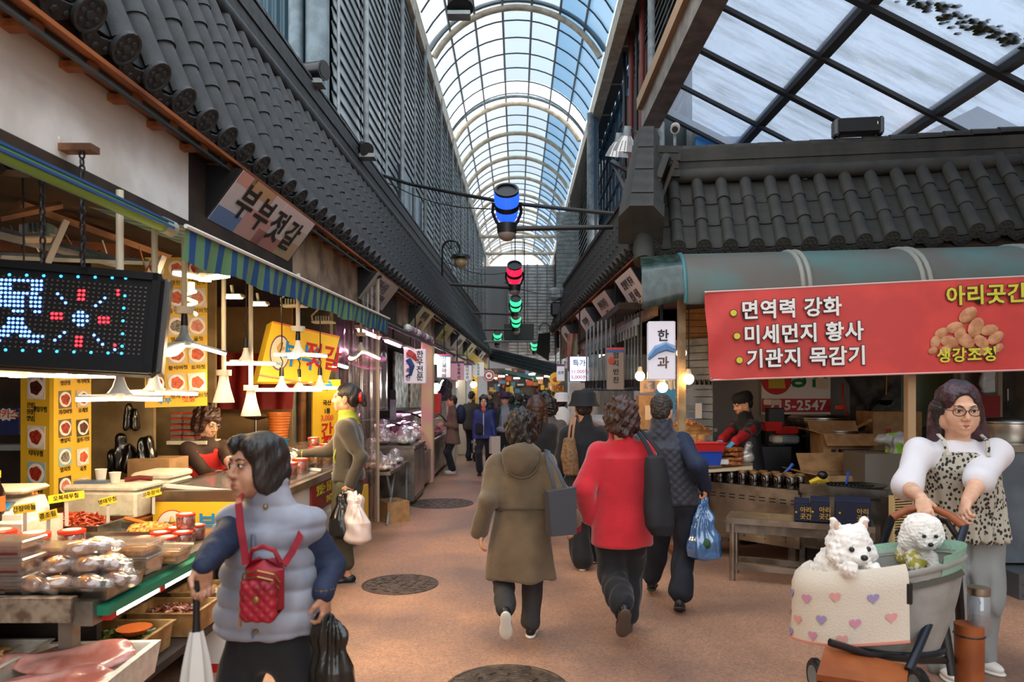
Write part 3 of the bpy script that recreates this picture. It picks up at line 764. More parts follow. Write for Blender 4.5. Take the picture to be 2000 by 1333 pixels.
for i,(x,y,r)in enumerate(((2.74,15.6,.06),(2.74,16.3,.035),(2.74,17.1,.06),(2.74,18.1,.05))):
 m=MB();m.cyl((x,y,3.0),(x,y,10.5),r,n=8);m.ob('drain_pipe',mat('red_pipe','7c3a30',.5)if i%2==0 else BLK,rw,smooth=60)
pg=MB();pg.bx((0,.03,.0),(.02,.77,.7))
pgm=pg.mesh('clerestory_pane',clear('blue_glass','9cc6e2',.25,.25,.1,dcol='8fbbd8'))
for i in range(12):
 for k in range(5):
  o=bpy.data.objects.new('clerestory_pane',pgm);COL.objects.link(o);o.parent=rw;o.location=(2.95,17.8+i*.8,7.0+k*.74)
for i in range(13):
 m=MB();m.bx((2.91,17.76+i*.8,6.9),(3.01,17.82+i*.8,10.7));m.ob('mullion',DKBAR,rw)
for k in range(6):
 m=MB();m.bx((2.91,17.7,6.94+k*.74),(3.01,27.4,7.0+k*.74));m.ob('transom',DKBAR,rw)
for i in range(16):
 m=MB();m.bx((2.45,9.0+i*1.1,10.28+.03*(i%2)),(2.93,10.06+i*1.1,10.36));m.ob('soffit_panel',mat('soffit','5a4c40',.8),rw)
for(x,y,r)in((2.2,21.3,.11),(2.42,21.6,.05),(2.32,30,.12),(2.3,37,.12)):
 m=MB();m.cyl((x,y,2.4),(x,y,10.),r,n=12);m.ob('column',GREYST,rw,smooth=60)
m=MB();m.cyl((2.45,12.6,3.9),(2.45,12.6,6.4),.16,n=14);m.ob('column',GREYST,rw,smooth=60)
m=MB();m.cyl((2.62,13.9,4.6),(2.62,13.9,12.6),.07,n=8);m.ob('column',GREYST,rw,smooth=60)
slw=thing('wall_far_right',kind='structure')
for k in range(24):
 m=MB();m.box((2.6,25.5,4.6+k*.15),(2.4,.05,.13),rot=None);m.ob('slat',GREYST,slw)
 # -------------- glass lean-to over the side street
gl=thing('ceiling_glass',kind='structure')
def GP(x,y,up=0):return V((x,y,6.52-.515*(x-2.39)+up))
DG=clear('dirty_glass','d4dde6',.2,.3,.15,dcol='b9bfc8')
def dirty():
 t=DG.node_tree;N=t.nodes.new;L=t.links.new
 co=N('ShaderNodeTexCoord');mp=N('ShaderNodeMapping');mp.inputs['Scale'].default_value=(.55,3.2,.6);mp.inputs['Rotation'].default_value=(0,0,.25)
 n=N('ShaderNodeTexNoise');n.inputs['Scale'].default_value=1.5;n.inputs['Detail'].default_value=8;n.inputs['Roughness'].default_value=.65
 r=N('ShaderNodeValToRGB');e=r.color_ramp.elements;e[0].position=.45;e[0].color=(.3,)*3+(1,);e[1].position=.85;e[1].color=(.75,)*3+(1,)
 L(co.outputs['Object'],mp.inputs[0]);L(mp.outputs[0],n.inputs[0]);L(n.outputs[0],r.inputs[0])
 c2=N('ShaderNodeValToRGB');e=c2.color_ramp.elements;e[0].position=.45;e[0].color=(*lin('c4c8d4'),1);e[1].position=.85;e[1].color=(*lin('84887c'),1)
 L(n.outputs[0],c2.inputs[0])
 for nd in t.nodes:
  if nd.type=='MIX_SHADER' and abs(nd.inputs[0].default_value-.3)<1e-4 and not nd.inputs[0].is_linked:L(r.outputs[0],nd.inputs[0])
  if nd.type=='BSDF_PRINCIPLED':
   q=nd.outputs[0].links[0].to_socket;tl=N('ShaderNodeBsdfTranslucent');L(c2.outputs[0],tl.inputs[0]);L(tl.outputs[0],q)
dirty()
raf=[2.49,3.78,5.18,6.57,7.96,9.35];pur=[1.7,3.0,4.35,5.44,6.53,7.6,8.77,9.86,11.02,12.18]
for i in range(5):
 for j in range(9):
  m=MB();m.slab(GP(raf[i]+.004,pur[j]+.004),GP(raf[i+1]-.004,pur[j]+.004),GP(raf[i+1]-.004,pur[j+1]-.004),GP(raf[i]+.004,pur[j+1]-.004),.008);m.ob('glass_pane',DG,gl)
for x in raf[1:]:
 m=MB();a,b=GP(x,1.7,-.05),GP(x,12.3,-.05);m.slab(a-V((.065,0,0)),b-V((.065,0,0)),b+V((.065,0,0)),a+V((.065,0,0)),.14);m.ob('rafter',DKBAR,gl)
for j,y in enumerate(pur):
 w_=.05 if j in(7,5)else.032
 m=MB();a,b=GP(2.46,y,-.03),GP(9.4,y,-.03);m.slab(a-V((0,w_,0)),b-V((0,w_,0)),b+V((0,w_,0)),a+V((0,w_,0)),.05);m.ob('purlin',DKBAR,gl)
m=MB();m.bx((2.18,1.5,6.26),(2.49,12.5,6.7));m.ob('gutter_beam',mat('taupe_steel','8a8076',.55,col2='6f655b',ns=4),gl)
m=MB();m.bx((2.1,1.5,6.6),(2.2,12.5,6.8));m.ob('gutter_lip',mat('tan_steel','a8835c',.55),gl)
m=MB();m.slab(GP(2.46,12.3,-.02),GP(9.3,12.3,-.02),GP(9.3,12.3,.16),GP(2.46,12.3,.16),.07);m.ob('end_rail',GREYST,gl)
moss=SDF(.02);random.seed(3)
mz=MB()
for i in range(260):
 u=random.random();x=3.95+u*2.5+random.gauss(0,.03);y=7.32-u*.36+random.gauss(0,.065);r=random.uniform(.018,.05);p=GP(x,y,.012);mz.sph(p,(r*1.6,r,.008),5,3)
mz.ob('moss',mat('moss','4c5218',.9,col2='232409',ns=20),gl,kind='stuff')
m=MB();m.bx((6.0,12.2,3.0),(9.2,12.35,5.35));m.add([(6.2,12.2,5.3),(9.2,12.2,5.3),(9.2,12.2,5.9),(7.9,12.2,6.55),(6.2,12.2,5.7),(6.2,12.4,5.3),(9.2,12.4,5.3),(9.2,12.4,5.9),(7.9,12.4,6.55),(6.2,12.4,5.7)],[(0,1,2,3,4),(9,8,7,6,5),(0,5,6,1),(1,6,7,2),(2,7,8,3),(3,8,9,4),(4,9,5,0)]);m.ob('wall_right_gable',BLK,kind='structure')
m=MB();m.bx((2.45,12.7,3.0),(9.5,12.8,5.0));m.bx((2.45,12.7,5.0),(4.4,12.8,5.7));m.add([(2.3,12.7,5.0),(5.3,12.7,5.0),(2.3,12.7,6.9),(2.3,12.8,5.0),(5.3,12.8,5.0),(2.3,12.8,6.9)],[(0,1,2),(5,4,3),(0,3,4,1),(1,4,5,2),(2,5,3,0)]);m.ob('wall_right_rear',mat('dark_teal_wall','23343a',.7),kind='structure')  # rear wall in one even dark blue-grey
m=MB();m.bx((3.12,12.45,4.9),(4.0,12.5,6.12));tp=m.ob('tarpaulin',mat('blue_tarp','1c6fb5',.5),label='bright blue tarpaulin hung behind the right roof ridge',cat='tarpaulin')
# -------------- right corner building
A7=math.radians(7.6);UD=V((math.cos(A7),-math.sin(A7),0));VD=V((math.sin(A7),math.cos(A7),0))
def RP(u,v,z):return V((1.45,7.62,0))+UD*u+VD*v+UP*z
RZ7=-A7
rroot,RMs,RR,RN=tile_roof('roof_right',RP(.0,0,3.2),UD,VD*.65+UP*.86,20,3,.36,.268,TILE2,99,lambda i:.006*max(0,i-6)**1.5)
m=MB();m.tube([RP(.05,.66,4.13),RP(5.4,.66,4.16)],.085,10);m.ob('ridge_roll',TILE2,rroot,smooth=60)
for k in range(4):
 m=MB();m.box((0,0,0),(5.4,.22-.03*(k%2),.07));o=m.ob('ridge_course',TILE2,rroot);o.location=RP(2.75,.78,4.2+.073*k);o.rotation_euler=(0,0,RZ7)
cp=arc_tile(.075,.07,.3,.02,0,PI,8).mesh('ridge_cap',TILE2,50)
for i in range(19):
 o=bpy.data.objects.new('ridge_cap',cp);COL.objects.link(o);o.parent=rroot;o.location=RP(.1+i*.285,.78,4.45+.0015*max(0,i-4)**1.6);o.rotation_euler=(0,0,RZ7-PI/2)
ht,hb=RP(-.02,.86,4.62),RP(-.13,-.22,3.42)
hv=hb-ht;hl=hv.length;hz=hv.normalized();hx=UD.copy();hn=hx.cross(hz).normalized()
if hn.y>0:hn=-hn
hx=hz.cross(hn).normalized();HM=Matrix((hx,hn,hz)).transposed()
for i in range(7):
 t0=hl*i/7;m=MB();wd,hh=.15+.014*i,.2;pts=[(-wd,-.28),(-wd,.06),(-wd*.5,hh),(wd*.5,hh),(wd,.06),(wd,-.28)]
 if HM.determinant()<0:pts=pts[::-1]
 m.prism(pts,hl/7*1.06);o=m.ob('hip_tile',TILE2,rroot,smooth=0);o.matrix_basis=Matrix.Translation(ht+hz*t0+hn*(.012*(i%2)))@HM.to_4x4()
m=MB();prof=[(.105,0)]+[(.105+.008*(i%2),.03+.035*i)for i in range(10)]
d=(UP*.85+VD*.5).normalized();a=RP(-.1,-.2,3.0);prev=None
m.lathe(prof+[(0,.36)],16,M=Matrix.Translation(a)@rot_to(d).to_4x4());m.ob('hip_end_roll',TILE2,rroot,smooth=40)
for i in range(14):
 m=MB();m.bx((-.03,-.02,-.06),(.03,.45,.0));o=m.ob('rafter_end',WOODO,rroot);o.location=RP(.02+i*.35,.05,3.08);o.rotation_euler=(0,0,RZ7)
def QP(y,off,z):return V((1.60-.0404*y+off,y,z))
qroot,_,_,_=tile_roof('roof_right_alley',QP(7.75,0,3.22),V((-.0404,1,0)),V((.35,0,.95)),40,4,.26,.262,TILE2,40)
m=MB();m.slab(QP(7.7,-.0,3.1),QP(18.4,-.0,3.1),QP(18.4,.6,3.16),QP(7.7,.6,3.16),.02);m.ob('eave_board',WOODO,qroot)
for k in range(4):
 m=MB();m.slab(QP(8.1,.34-.02*(k%2),4.1+.09*k),QP(18.4,.34-.02*(k%2),4.1+.09*k),QP(18.4,.34-.02*(k%2),4.18+.09*k),QP(8.1,.34-.02*(k%2),4.18+.09*k),-.25);m.ob('ridge_course',TILE2,qroot)
wr_=thing('wall_right',kind='structure')
for i,(y0,y1)in enumerate(((8.0,10.0),(10.0,12.0),(12.0,14.4),(14.4,18.3))):
 m=MB();m.slab(QP(y1,.25,2.5),QP(y0,.25,2.5),QP(y0,.25,3.12),QP(y1,.25,3.12),.06);m.ob('fascia_panel',FASCD,wr_)
for(y,lo)in((8.4,0),(18.3,0)):
 m=MB();m.bx((3.9,y,lo),(4.0,y+.1,3.1))
m=MB();m.bx((3.4,9.2,0),(3.5,33,3.1));m.ob('wall_right_back',mat('stall_back2','8a8176',.7,col2='6a6158',ns=2),kind='structure')
m=MB();m.bx((1.2,8.4,2.62),(3.5,18.3,2.7));m.ob('ceiling_right',DKBROWN,kind='structure')
m=MB();m.bx((-4.6,-14,0),(-4.4,2.2,9.9));m.ob('wall_left_added',mat('added_wall','c9c0b4',.8),kind='structure');m=MB();m.bx((6.2,-14,0),(6.4,4.4,7.5));m.ob('wall_right_added',mat('added_wall','6f655a'),kind='structure')  # side walls added out of view to cut the frontal sky light
m=MB();m.bx((-4.4,-14,3.0),(-2.2,2.3,3.2));m.ob('ceiling_left_near',DKBROWN,kind='structure')
fr=thing('roof_far',kind='structure')
for k in range(4):
 m=MB();a,b=P(956,703,29),P(1098,740,26);o_=V((0,.09*k,.13*k));m.slab(a+o_,b+o_,b+o_+V((0,.1,.12)),a+o_+V((0,.1,.12)),.1);m.ob('tile_course',TILE,fr)
fw=thing('wall_far',kind='structure')
for k in range(30):
 m=MB();m.bx((-.6,44,3.6+k*.2),(4.0,44.05,3.76+k*.2));m.ob('slat',SLATW,fw)
for i in range(8):
 m=MB();m.bx((-.6+i*.6,43.95,3.5),(-.52+i*.6,44.08,9.6));m.ob('wall_post',GREYST,fw)
m=MB();m.bx((-4,44.2,0),(5,44.4,9.5));m.ob('wall_back',mat('far_back','8b8f90',.7),fw)
# -------------- left: the side-dish stall
def Q4(c,ys):
 """four image corners (top-left, top-right, bottom-right, bottom-left) at given depths"""
 return[P(x,y,d)for(x,y),d in zip(c,ys)]
def bil(q,u,v):return q[0].lerp(q[1],u).lerp(q[3].lerp(q[2],u),v)
def qframe(q,u,v,up=0.):
 p=bil(q,u,v);x=(q[1]-q[0]).normalized();y=(q[0]-q[3]);y=(y-x*y.dot(x)).normalized();n=x.cross(y)
 return frame(p+n*up,x,y,n)
def board(m,q,t):
 m.slab(q[3],q[2],q[1],q[0],t);return m
def C(px,py,z):
 y=(EYE-z)*K/(py-768);return V(((px-1010)*y/K,y,z))
def open_box(m,c,s,t=.006,rim=.012,fl=.0):
 x,y,z=c;a,b,h=s[0]/2,s[1]/2,s[2];o=[]
 for(dz,e)in((0,-fl),(h,0),(h,rim),(h-.004,rim)):o.append((a+e,b+e,z+dz))
 i_=[(a-t,b-t,z+h),(a-t-fl,b-t-fl,z+t)]
 vs=[]
 for(A,B,Z)in(o[0],o[1],o[3],o[2],i_[0],i_[1]):vs+=[(x-A,y-B,Z),(x+A,y-B,Z),(x+A,y+B,Z),(x-A,y+B,Z)]
 fs=[(3,2,1,0)]
 for k in range(5):
  for j in range(4):fs.append((k*4+j,k*4+(j+1)%4,k*4+4+(j+1)%4,k*4+4+j))
 fs.append((20,21,22,23));m.add(vs,fs);return m
def heap(m,c,s,n,kind,r=.012,seed=0):
 rd=random.Random(seed);x,y,z=c
 m.sph((x,y,z),(s[0]*.48,s[1]*.48,s[2]*.75),12,6)
 for _ in range(n):
  a,q=rd.uniform(0,2*PI),math.sqrt(rd.random());px,py=x+s[0]*.5*q*math.cos(a),y+s[1]*.5*q*math.sin(a)
  pz=z+s[2]*math.sqrt(max(0,1-q*q))*.8+rd.uniform(-.004,.008)
  if kind=='ball':m.sph((px,py,pz),(r*rd.uniform(.7,1.2),r*rd.uniform(.7,1.2),r*.8),6,4)
  else:
   d=V((rd.uniform(-1,1),rd.uniform(-1,1),rd.uniform(-.3,.4))).normalized()*r*rd.uniform(2,4);p=V((px,py,pz));mid=p+V((rd.uniform(-1,1),rd.uniform(-1,1),.5))*r*.6
   m.tube([p-d/2,mid,p+d/2],r*.36,4)
 return m
 # --- counter
ct=thing('display_counter','wooden side-dish counter with worn front edge under the metal trays','counter',(-2.35,3.8,0))
m=MB();m.bx((-3.1,2.98,.64),(-1.84,4.6,.7));m.ob('worktop',TIMBER,ct,True)
m=MB();m.bx((-3.1,2.93,.62),(-1.84,2.98,.72));m.ob('edge_board',mat('worn_edge','9c8a74',.8,col2='5f4a38',ns=14),ct,True)
for x,y in((-3.0,3.1),(-1.95,3.1),(-3.0,4.5),(-1.95,4.5)):
 m=MB();m.bx((x-.03,y-.03,0),(x+.03,y+.03,.64));m.ob('leg',STEELD,ct,True)
m=MB();m.bx((-1.84,2.95,.6),(-1.76,4.62,.7));m.ob('front_rail',STEELD,ct,True)
m=MB();m.bx((-3.1,3.3,.1),(-1.95,3.34,.6));m.ob('back_panel',DKBROWN,ct,True)
m=MB();m.rbox((-2.65,2.95,.53),(.95,.03,.16),.02);m.ob('yellow_panel',YEL,ct,True)
lt=thing('tube_light','green fitting with glowing tubes under the counter front edge','light',(-1.74,3.6,.66))
m=MB();m.bx((-1.76,2.98,.635),(-1.71,4.5,.675));m.ob('fitting',mat('green_plastic','1d7d5c',.4),lt,True)
TUBE=glow('tube_glow','fff3dc',14)
for y0,y1 in((3.06,3.42),(3.48,3.92),(3.98,4.42)):
 m=MB();m.cyl((-1.735,y0,.62),(-1.735,y1,.62),.015,n=8);m.ob('tube',TUBE,lt,True,smooth=60)
for y in(3.03,3.45,3.95):
 m=MB();m.box((-1.735,y,.625),(.035,.05,.035));m.ob('end_cap',REDM,lt,True)
 # --- stainless trays with food
FO=lambda n,a,b:mat(n,a,.4,col2=b,ns=30,spec=.6,coat=.3)
F_kim=FO('spicy_strips','c0481c','8e2a10');F_nut=FO('glazed_nuts','a8763a','6d4420');F_pick=FO('pickles','d39a3a','8d5d22');F_grn=FO('greens','77842c','454c18');F_dry=FO('dried_shreds','9c4a22','5e2a14');F_pale=FO('pale_strands','d8ab6c','b88444');F_roll=FO('baked_rolls','c88848','8e4f22');F_red=FO('red_sauce','8a2414','5c140b');F_kimr=FO('kimchi_red','c23a20','93220f')
def tray(name,label,c,s,food=None,fk='strip',n=160,r=.014,fm=None,mt=STEEL,seed=0,group=None,fh=.03,rz=0,cat='tray',off=(0,0),fs=.8):
 t=thing(name,label,cat,c,rz,group)
 m=MB();open_box(m,(0,0,0),s,fl=.012);m.ob('pan',mt,t,smooth=0)
 if food:
  m=MB();heap(m,(off[0],off[1],s[2]*.55),(s[0]*fs,s[1]*fs,fh+.02),n,fk,r,seed);m.ob(food,fm,t,smooth=50,kind='stuff')
 return t
zt=.702
tray('steel_tray','steel tray heaped with orange spicy shredded strips',(-2.72,4.32,zt),(.56,.36,.09),'spicy_strips','strip',230,.017,F_kim,seed=1,fh=.075)
tray('steel_tray','steel tray holding golden pickles and an orange spatula',(-2.25,4.25,zt),(.42,.32,.065),'pickled_slices','ball',150,.02,F_pick,seed=2,off=(.06,0),fs=.6)
tray('steel_tray','empty-looking steel tray before the pickle tray',(-2.24,3.92,zt),(.46,.3,.07),'sauce_layer','ball',10,.012,F_red,seed=3,fh=-.01)
tray('steel_tray','steel tray filled with glazed brown nuts',(-2.5,3.6,zt),(.5,.27,.08),'glazed_nuts','ball',260,.013,F_nut,seed=4,fh=.05)
tray('steel_tray','half hidden steel tray of red sauce behind the red lids',(-2.8,3.97,zt),(.5,.28,.08),'red_sauce','ball',60,.016,F_red,seed=5,fh=.0)
tray('steel_tray','low steel tray under the wrapped brown packets',(-2.02,3.14,zt-.01),(.44,.3,.06))
m=MB();m.tube([(-2.4,4.36,.8),(-2.25,4.27,.79),(-2.12,4.2,.77)],.012,6);m.box((-2.1,4.18,.77),(.1,.07,.008),.6);m.ob('spatula',mat('orange_plastic','ea7a3a',.4),smooth=40,label='orange plastic spatula resting in the pickle tray',cat='spatula')
m=MB();m.tube([(-2.86,4.2,.98),(-2.82,4.16,.9),(-2.7,4.0,.72)],.008,6);m.tube([(-2.84,4.2,.98),(-2.79,4.15,.9),(-2.67,4.0,.72)],.008,6);m.ob('tongs',mat('orange_plastic','ea7a3a'),smooth=40,label='orange tongs leaning in the spicy shredded strips',cat='tongs')
CL=clear('cling_film','ffffff',.35,.12,.12)
def packet():
 t=thing('food_packet','x','packet',(0,0,0))
 sd=SDF(.02);sd.ell((0,0,0),(.06,.042,.036));sd.ell((.03,.0,.005),(.03,.03,.026));sd.disp(lambda p:.005*noise3(p,60,2));solid('filling',[(sd,.007)],F_roll,t)
 sd=SDF(.02);sd.ell((0,0,0),(.067,.048,.041));sd.cap((.05,.0,0),(.085,.01,-.004),.02,.03);sd.disp(lambda p:.005*noise3(p,80,9));solid('wrap',[(sd,.008)],CL,t)
 return t
pk=packet();first=True
spots=[(-2.17,3.02),(-2.06,3.02),(-1.94,3.03),(-1.86,3.09),(-2.15,3.12),(-2.03,3.13),(-1.92,3.15),(-2.1,3.23),(-1.97,3.24)]
lay=[(x,y,.755)for x,y in spots]+[(-2.1,3.07,.82),(-1.98,3.08,.822),(-2.05,3.16,.825),(-1.93,3.18,.82),(-2.02,3.11,.885),(-2.0,3.2,.88),(-1.9,3.12,.82)]
for i,(x,y,z)in enumerate(lay):
 o=pk if first else dup(pk);first=False
 o.location=(x,y,z);o.rotation_euler=(random.uniform(-.3,.3),random.uniform(-.2,.2),random.uniform(-.6,.6));o['label']=(ORD[i]+' packet of the bottom layer, counted from the front left' if i<9 else ORD[i-9]+' packet of the upper layers, counted from the front left')+', brown in clear wrap';o['group']='wrapped packets piled on the front tray'
TUBC=clear('tub_plastic','f6efe6',.3,.14,.15)
def tub(c,s,fm,label,group,rz=0,lid=True):
 t=thing('food_tub',label,'tub',c,rz,group)
 m=MB();open_box(m,(0,0,0),s,.003,.008,.012);m.ob('tub_shell',TUBC,t)
 m=MB();m.rbox((0,0,s[2]*.4),(s[0]*.9,s[1]*.9,s[2]*.72),.012);m.ob('filling',fm,t)
 if lid:m=MB();m.rbox((0,0,s[2]+.006),(s[0]+.02,s[1]+.02,.012),.005);m.ob('lid',TUBC,t)
 return t
for k in range(3):tub((-2.29,3.06,.722+k*.075),(.2,.15,.062),F_red,('lowest','middle','topmost')[k]+' clear tub of dark red sauce in the front stack beside the packets','tubs of red sauce stacked in front')
for k in range(2):tub((-2.22,3.28,.722+k*.075),(.2,.15,.062),F_red,('lower','upper')[k]+' clear tub of red sauce stacked just behind the front sauce tubs','tubs of red sauce stacked in front')
tub((-1.98,3.42,.71),(.27,.17,.075),F_pale,'clear tub of yellow shredded food behind the wrapped packets, lower one','tubs of yellow food');tub((-1.98,3.42,.79),(.27,.17,.06),F_pale,'clear tub of yellow shredded food behind the wrapped packets, upper one','tubs of yellow food')
tub((-1.9,3.63,.71),(.2,.15,.07),F_pale,'small clear tub of yellow food next to the jars with red lids','tubs of yellow food');tub((-2.13,3.7,.71),(.22,.15,.05),F_pale,'low empty-looking clear tub behind the yellow food tubs','tubs of yellow food')
JG=clear('jar_glass','f3ead8',.4,.06,.05)
RLID=mat('red_lid','dd3a26',.35,spec=.6);LIDW=mat('lid_label','f3d9c8',.5)
def jar(r,h,fm):
 t=thing('jar','x','jar')
 m=MB();m.lathe([(r*.9,0),(r,.01),(r,h*.8),(r*.85,h*.88)],16);m.ob('glass',JG,t,smooth=50)
 m=MB();m.lathe([(r*.85,.006),(r*.93,.014),(r*.93,h*.7),(0,h*.72)],14);m.ob('contents',fm,t,smooth=50)
 m=MB();m.lathe([(r*.95,h*.84),(r*1.02,h*.86),(r*1.02,h*.98),(r*.94,h*1.0),(0,h*1.0)],18);m.ob('lid',RLID,t,smooth=40)
 m=MB();m.lathe([(r*.68,h*1.001),(r*.68,h*1.012),(0,h*1.012)],16);m.ob('lid_label',LIDW,t)
 return t
jb=jar(.068,.2,F_pick);js=jar(.052,.085,F_kimr);jm=jar(.066,.13,F_kimr)
J1=[(jb,-2.44,3.02,.715,'tall glass jar with red lid at the front corner beside the sauce tubs'),(jb,-2.6,3.03,.715,'tall glass jar with red lid at the front edge, second from the sauce tubs'),(jb,-2.5,3.2,.715,'tall glass jar with red lid standing behind the front corner jar'),(jb,-2.68,3.22,.715,'tall glass jar with red lid by the white bucket'),(jb,-2.37,3.33,.715,'tall glass jar with red lid nearest the tray of nuts'),(jb,-2.58,3.4,.715,'tall glass jar with red lid third back from the counter front')]
fl={}
def place(j,x,y,z,lab,grp):
 o=j if j.name not in fl else dup(j);fl[j.name]=1;o.location=(x,y,z);o['label']=lab;o['group']=grp;return o
for a in J1:place(*a,'tall jars with red lids')
for x,y,z,l in((-2.76,3.5,.705,'lower jar with red lid under the yellow garlic price tag'),(-2.76,3.5,.84,'upper jar with red lid beside the weighing scale'),(-2.62,3.62,.705,'red-lidded jar just in front of the weighing scale'),(-2.9,3.58,.705,'red-lidded jar left of the weighing scale front'),(-2.5,3.82,.705,'red-lidded jar behind the tray of nuts')):place(jm,x,y,z,l,'jars with red lids by the scale')
k=0
for(x,y,z,l)in((-1.9,3.86,.705,'nearest small red-lidded jar at the counter edge'),(-2.02,3.85,.705,'small red-lidded jar left of the nearest edge jar'),(-1.88,4.0,.705,'second small red-lidded jar along the counter edge'),(-2.0,3.99,.705,'small red-lidded jar in the second row from the tray'),(-1.9,4.08,.705,'third small red-lidded jar along the counter edge'),(-1.98,4.12,.705,'small red-lidded jar left of the third edge jar'),(-1.9,4.21,.705,'fourth small red-lidded jar along the counter edge'),(-2.0,4.25,.705,'farthest small red-lidded jar along the counter edge'),(-1.9,4.08,.792,'small red-lidded jar stacked on the third edge jar')):place(js,x,y,z,l,'small red-lidded jars along the edge')
bk=thing('bucket','white plastic food bucket with lid at the left frame edge','bucket',(-2.3,2.95,.71));bk.location=(-2.52-.2,3.05,.715)
m=MB();m.lathe([(.075,0),(.09,.2)],18);m.ob('bucket_body',WHITEP,bk,smooth=40);m=MB();m.lathe([(.094,.19),(.097,.2),(.097,.225),(0,.228)],18);m.ob('lid',WHITEP,bk,smooth=30);m=MB();m.lathe([(.081,.05),(.0875,.14)],18);m.ob('label_band',mat('green_label','7d9a5a',.5),bk,smooth=50)
sb=thing('sauce_bottle','dark sauce bottle with yellow cap and orange label by the scale','bottle',(-2.63,3.52,.9));sb.location=(-2.72,3.72,.9)
m=MB();m.lathe([(.035,0),(.037,.01),(.037,.15),(.016,.2),(.015,.23)],14);m.ob('glass',mat('dark_glass','1c0d08',.1),sb,smooth=50);m=MB();m.lathe([(.018,.225),(.018,.262),(0,.265)],12);m.ob('cap',YEL,sb);m=MB();m.lathe([(.0378,.05),(.0378,.13)],14);m.ob('label_band',mat('orange_label','d8662a',.5),sb,smooth=50)
m=MB();m.bx((-3.0,3.62,.702),(-2.52,3.95,.9));m.ob('foam_box',FOAM,label='styrofoam box under the white weighing scale',cat='box')
sc=thing('weighing_scale','white electronic weighing scale with flat pan and slanted display','scale',(-2.78,3.85,.9),.12)
m=MB();m.add([(-.17,-.15,0),(.17,-.15,0),(.17,.13,0),(-.17,.13,0),(-.17,-.15,.03),(.17,-.15,.03),(.15,-.04,.1),(-.15,-.04,.1),(-.15,.12,.1),(.15,.12,.1),(.17,.13,.03),(-.17,.13,.03)],[(3,2,1,0),(0,1,5,4),(4,5,6,7),(7,6,9,8),(8,9,10,11),(11,10,2,3),(1,2,10,5),(5,10,9,6),(0,4,11,3),(4,7,8,11)]);m.ob('housing',WHITEP,sc)
m=MB();m.rbox((0,.03,.145),(.32,.26,.03),.012);m.cyl((0,.03,.09),(0,.03,.14),.05);m.ob('weighing_pan',CREAMP,sc)
mm=Matrix.Translation((0,-.098,.068))@Matrix.Rotation(math.atan2(.07,.11),4,'X')
m=MB();m.box((0,0,0),(.2,.07,.004),M=mm);m.ob('display',mat('lcd','6c7263',.2),sc);m=MB();m.box((.06,0,.002),(.055,.055,.004),M=mm);m.ob('keypad',mat('blue_ink','1f7fc0'),sc)
m=MB();m.box((-.02,0,.003),(.05,.035,.004),M=mm);m.ob('lit_digits',glow('lcd_glow','f8f6e8',1.2),sc)
TAGY=mat('tag_yellow','f2cf2e',.5)
def price_tag(p,w_,hgt,s,label,a=0.,tilt=-.15):
 t=thing('price_tag',label,'price tag',p,a)
 m=MB();m.box((0,0,-hgt/2),(.018,.004,hgt));m.ob('stem',mat('tag_stem','c9c6c0',.4),t)
 M=Matrix.Translation((0,-.004,.02))@Matrix.Rotation(tilt,4,'Y')@Matrix.Rotation(PI/2-.15,4,'X')
 m=MB();m.box((0,0,0),(w_,.045,.003),M=M);m.ob('card',TAGY,t)
 txt(s,.03,INK,M@Matrix.Translation((0,0,.003)),parent=t,world=False,bold=.01)
price_tag((-2.36,3.12,1.0),.13,.12,'식초마늘','yellow price tag for vinegar garlic among the red lids',.1)
price_tag((-2.42,3.5,.98),.1,.12,'간장마늘','yellow price tag for soy garlic in front of the scale',.15)
price_tag((-2.5,3.95,.97),.19,.14,'오복채무침','long yellow price tag above the spicy shredded strips',.1)
price_tag((-2.46,4.28,.9),.1,.12,'명태무침','yellow price tag standing in the spicy shredded strips',.1,-.25)
price_tag((-2.36,4.62,.9),.1,.12,'고추장아찌','yellow price tag at the back of the pickle tray',.1,-.25)
price_tag((-2.37,3.6,.93),.09,.12,'콩조림','yellow price tag above the glazed nuts',.1,-.25)
# --- back of the counter: wooden ledge, foam boxes, cups
m=MB();m.bx((-3.3,4.62,.6),(-2.44,5.5,.74));bt=m.ob('back_table',mat('varnished_wood','a5622c',.45,col2='7c4218',ns=7,stretch=(.2,1,1)),label='varnished orange wooden table carrying the styrofoam boxes',cat='table')
m=MB();m.bx((-3.2,4.8,0),(-2.5,5.4,.6));tags(m.ob('table_base',DKBROWN,bt,True))
def foambox(lo,hi,label,rz=0):
 c=[(a+b)/2 for a,b in zip(lo,hi)];s=[b-a for a,b in zip(lo,hi)]
 t=thing('foam_box',label,'box',(c[0],c[1],lo[2]),rz,'styrofoam boxes behind the counter')
 m=MB();m.rbox((0,0,s[2]*.4),(s[0],s[1],s[2]*.8),.015);m.ob('box_body',FOAM,t);m=MB();m.rbox((0,0,s[2]*.9),(s[0]*1.015,s[1]*1.015,s[2]*.2),.015);m.ob('lid',FOAM,t)
foambox((-2.98,4.66,.742),(-2.48,5.0,.96),'nearer styrofoam box, white cups standing on its lid',-.06);foambox((-2.74,5.04,.742),(-2.46,5.4,1.0),'farther styrofoam box beside the cardboard carton')
for(x,y,l,h)in((-2.83,4.84,'taller white paper cup on the nearer styrofoam box',.085),(-2.7,4.78,'shorter ribbed paper cup on the nearer styrofoam box',.07)):
 m=MB();m.lathe([(.026,0),(.036,h),(.039,h),(.036,h+.004),(.03,h-.01),(.024,.006),(0,.006)],14,(x,y,.962));m.ob('paper_cup',WHITEP,smooth=50,label=l,cat='cup')
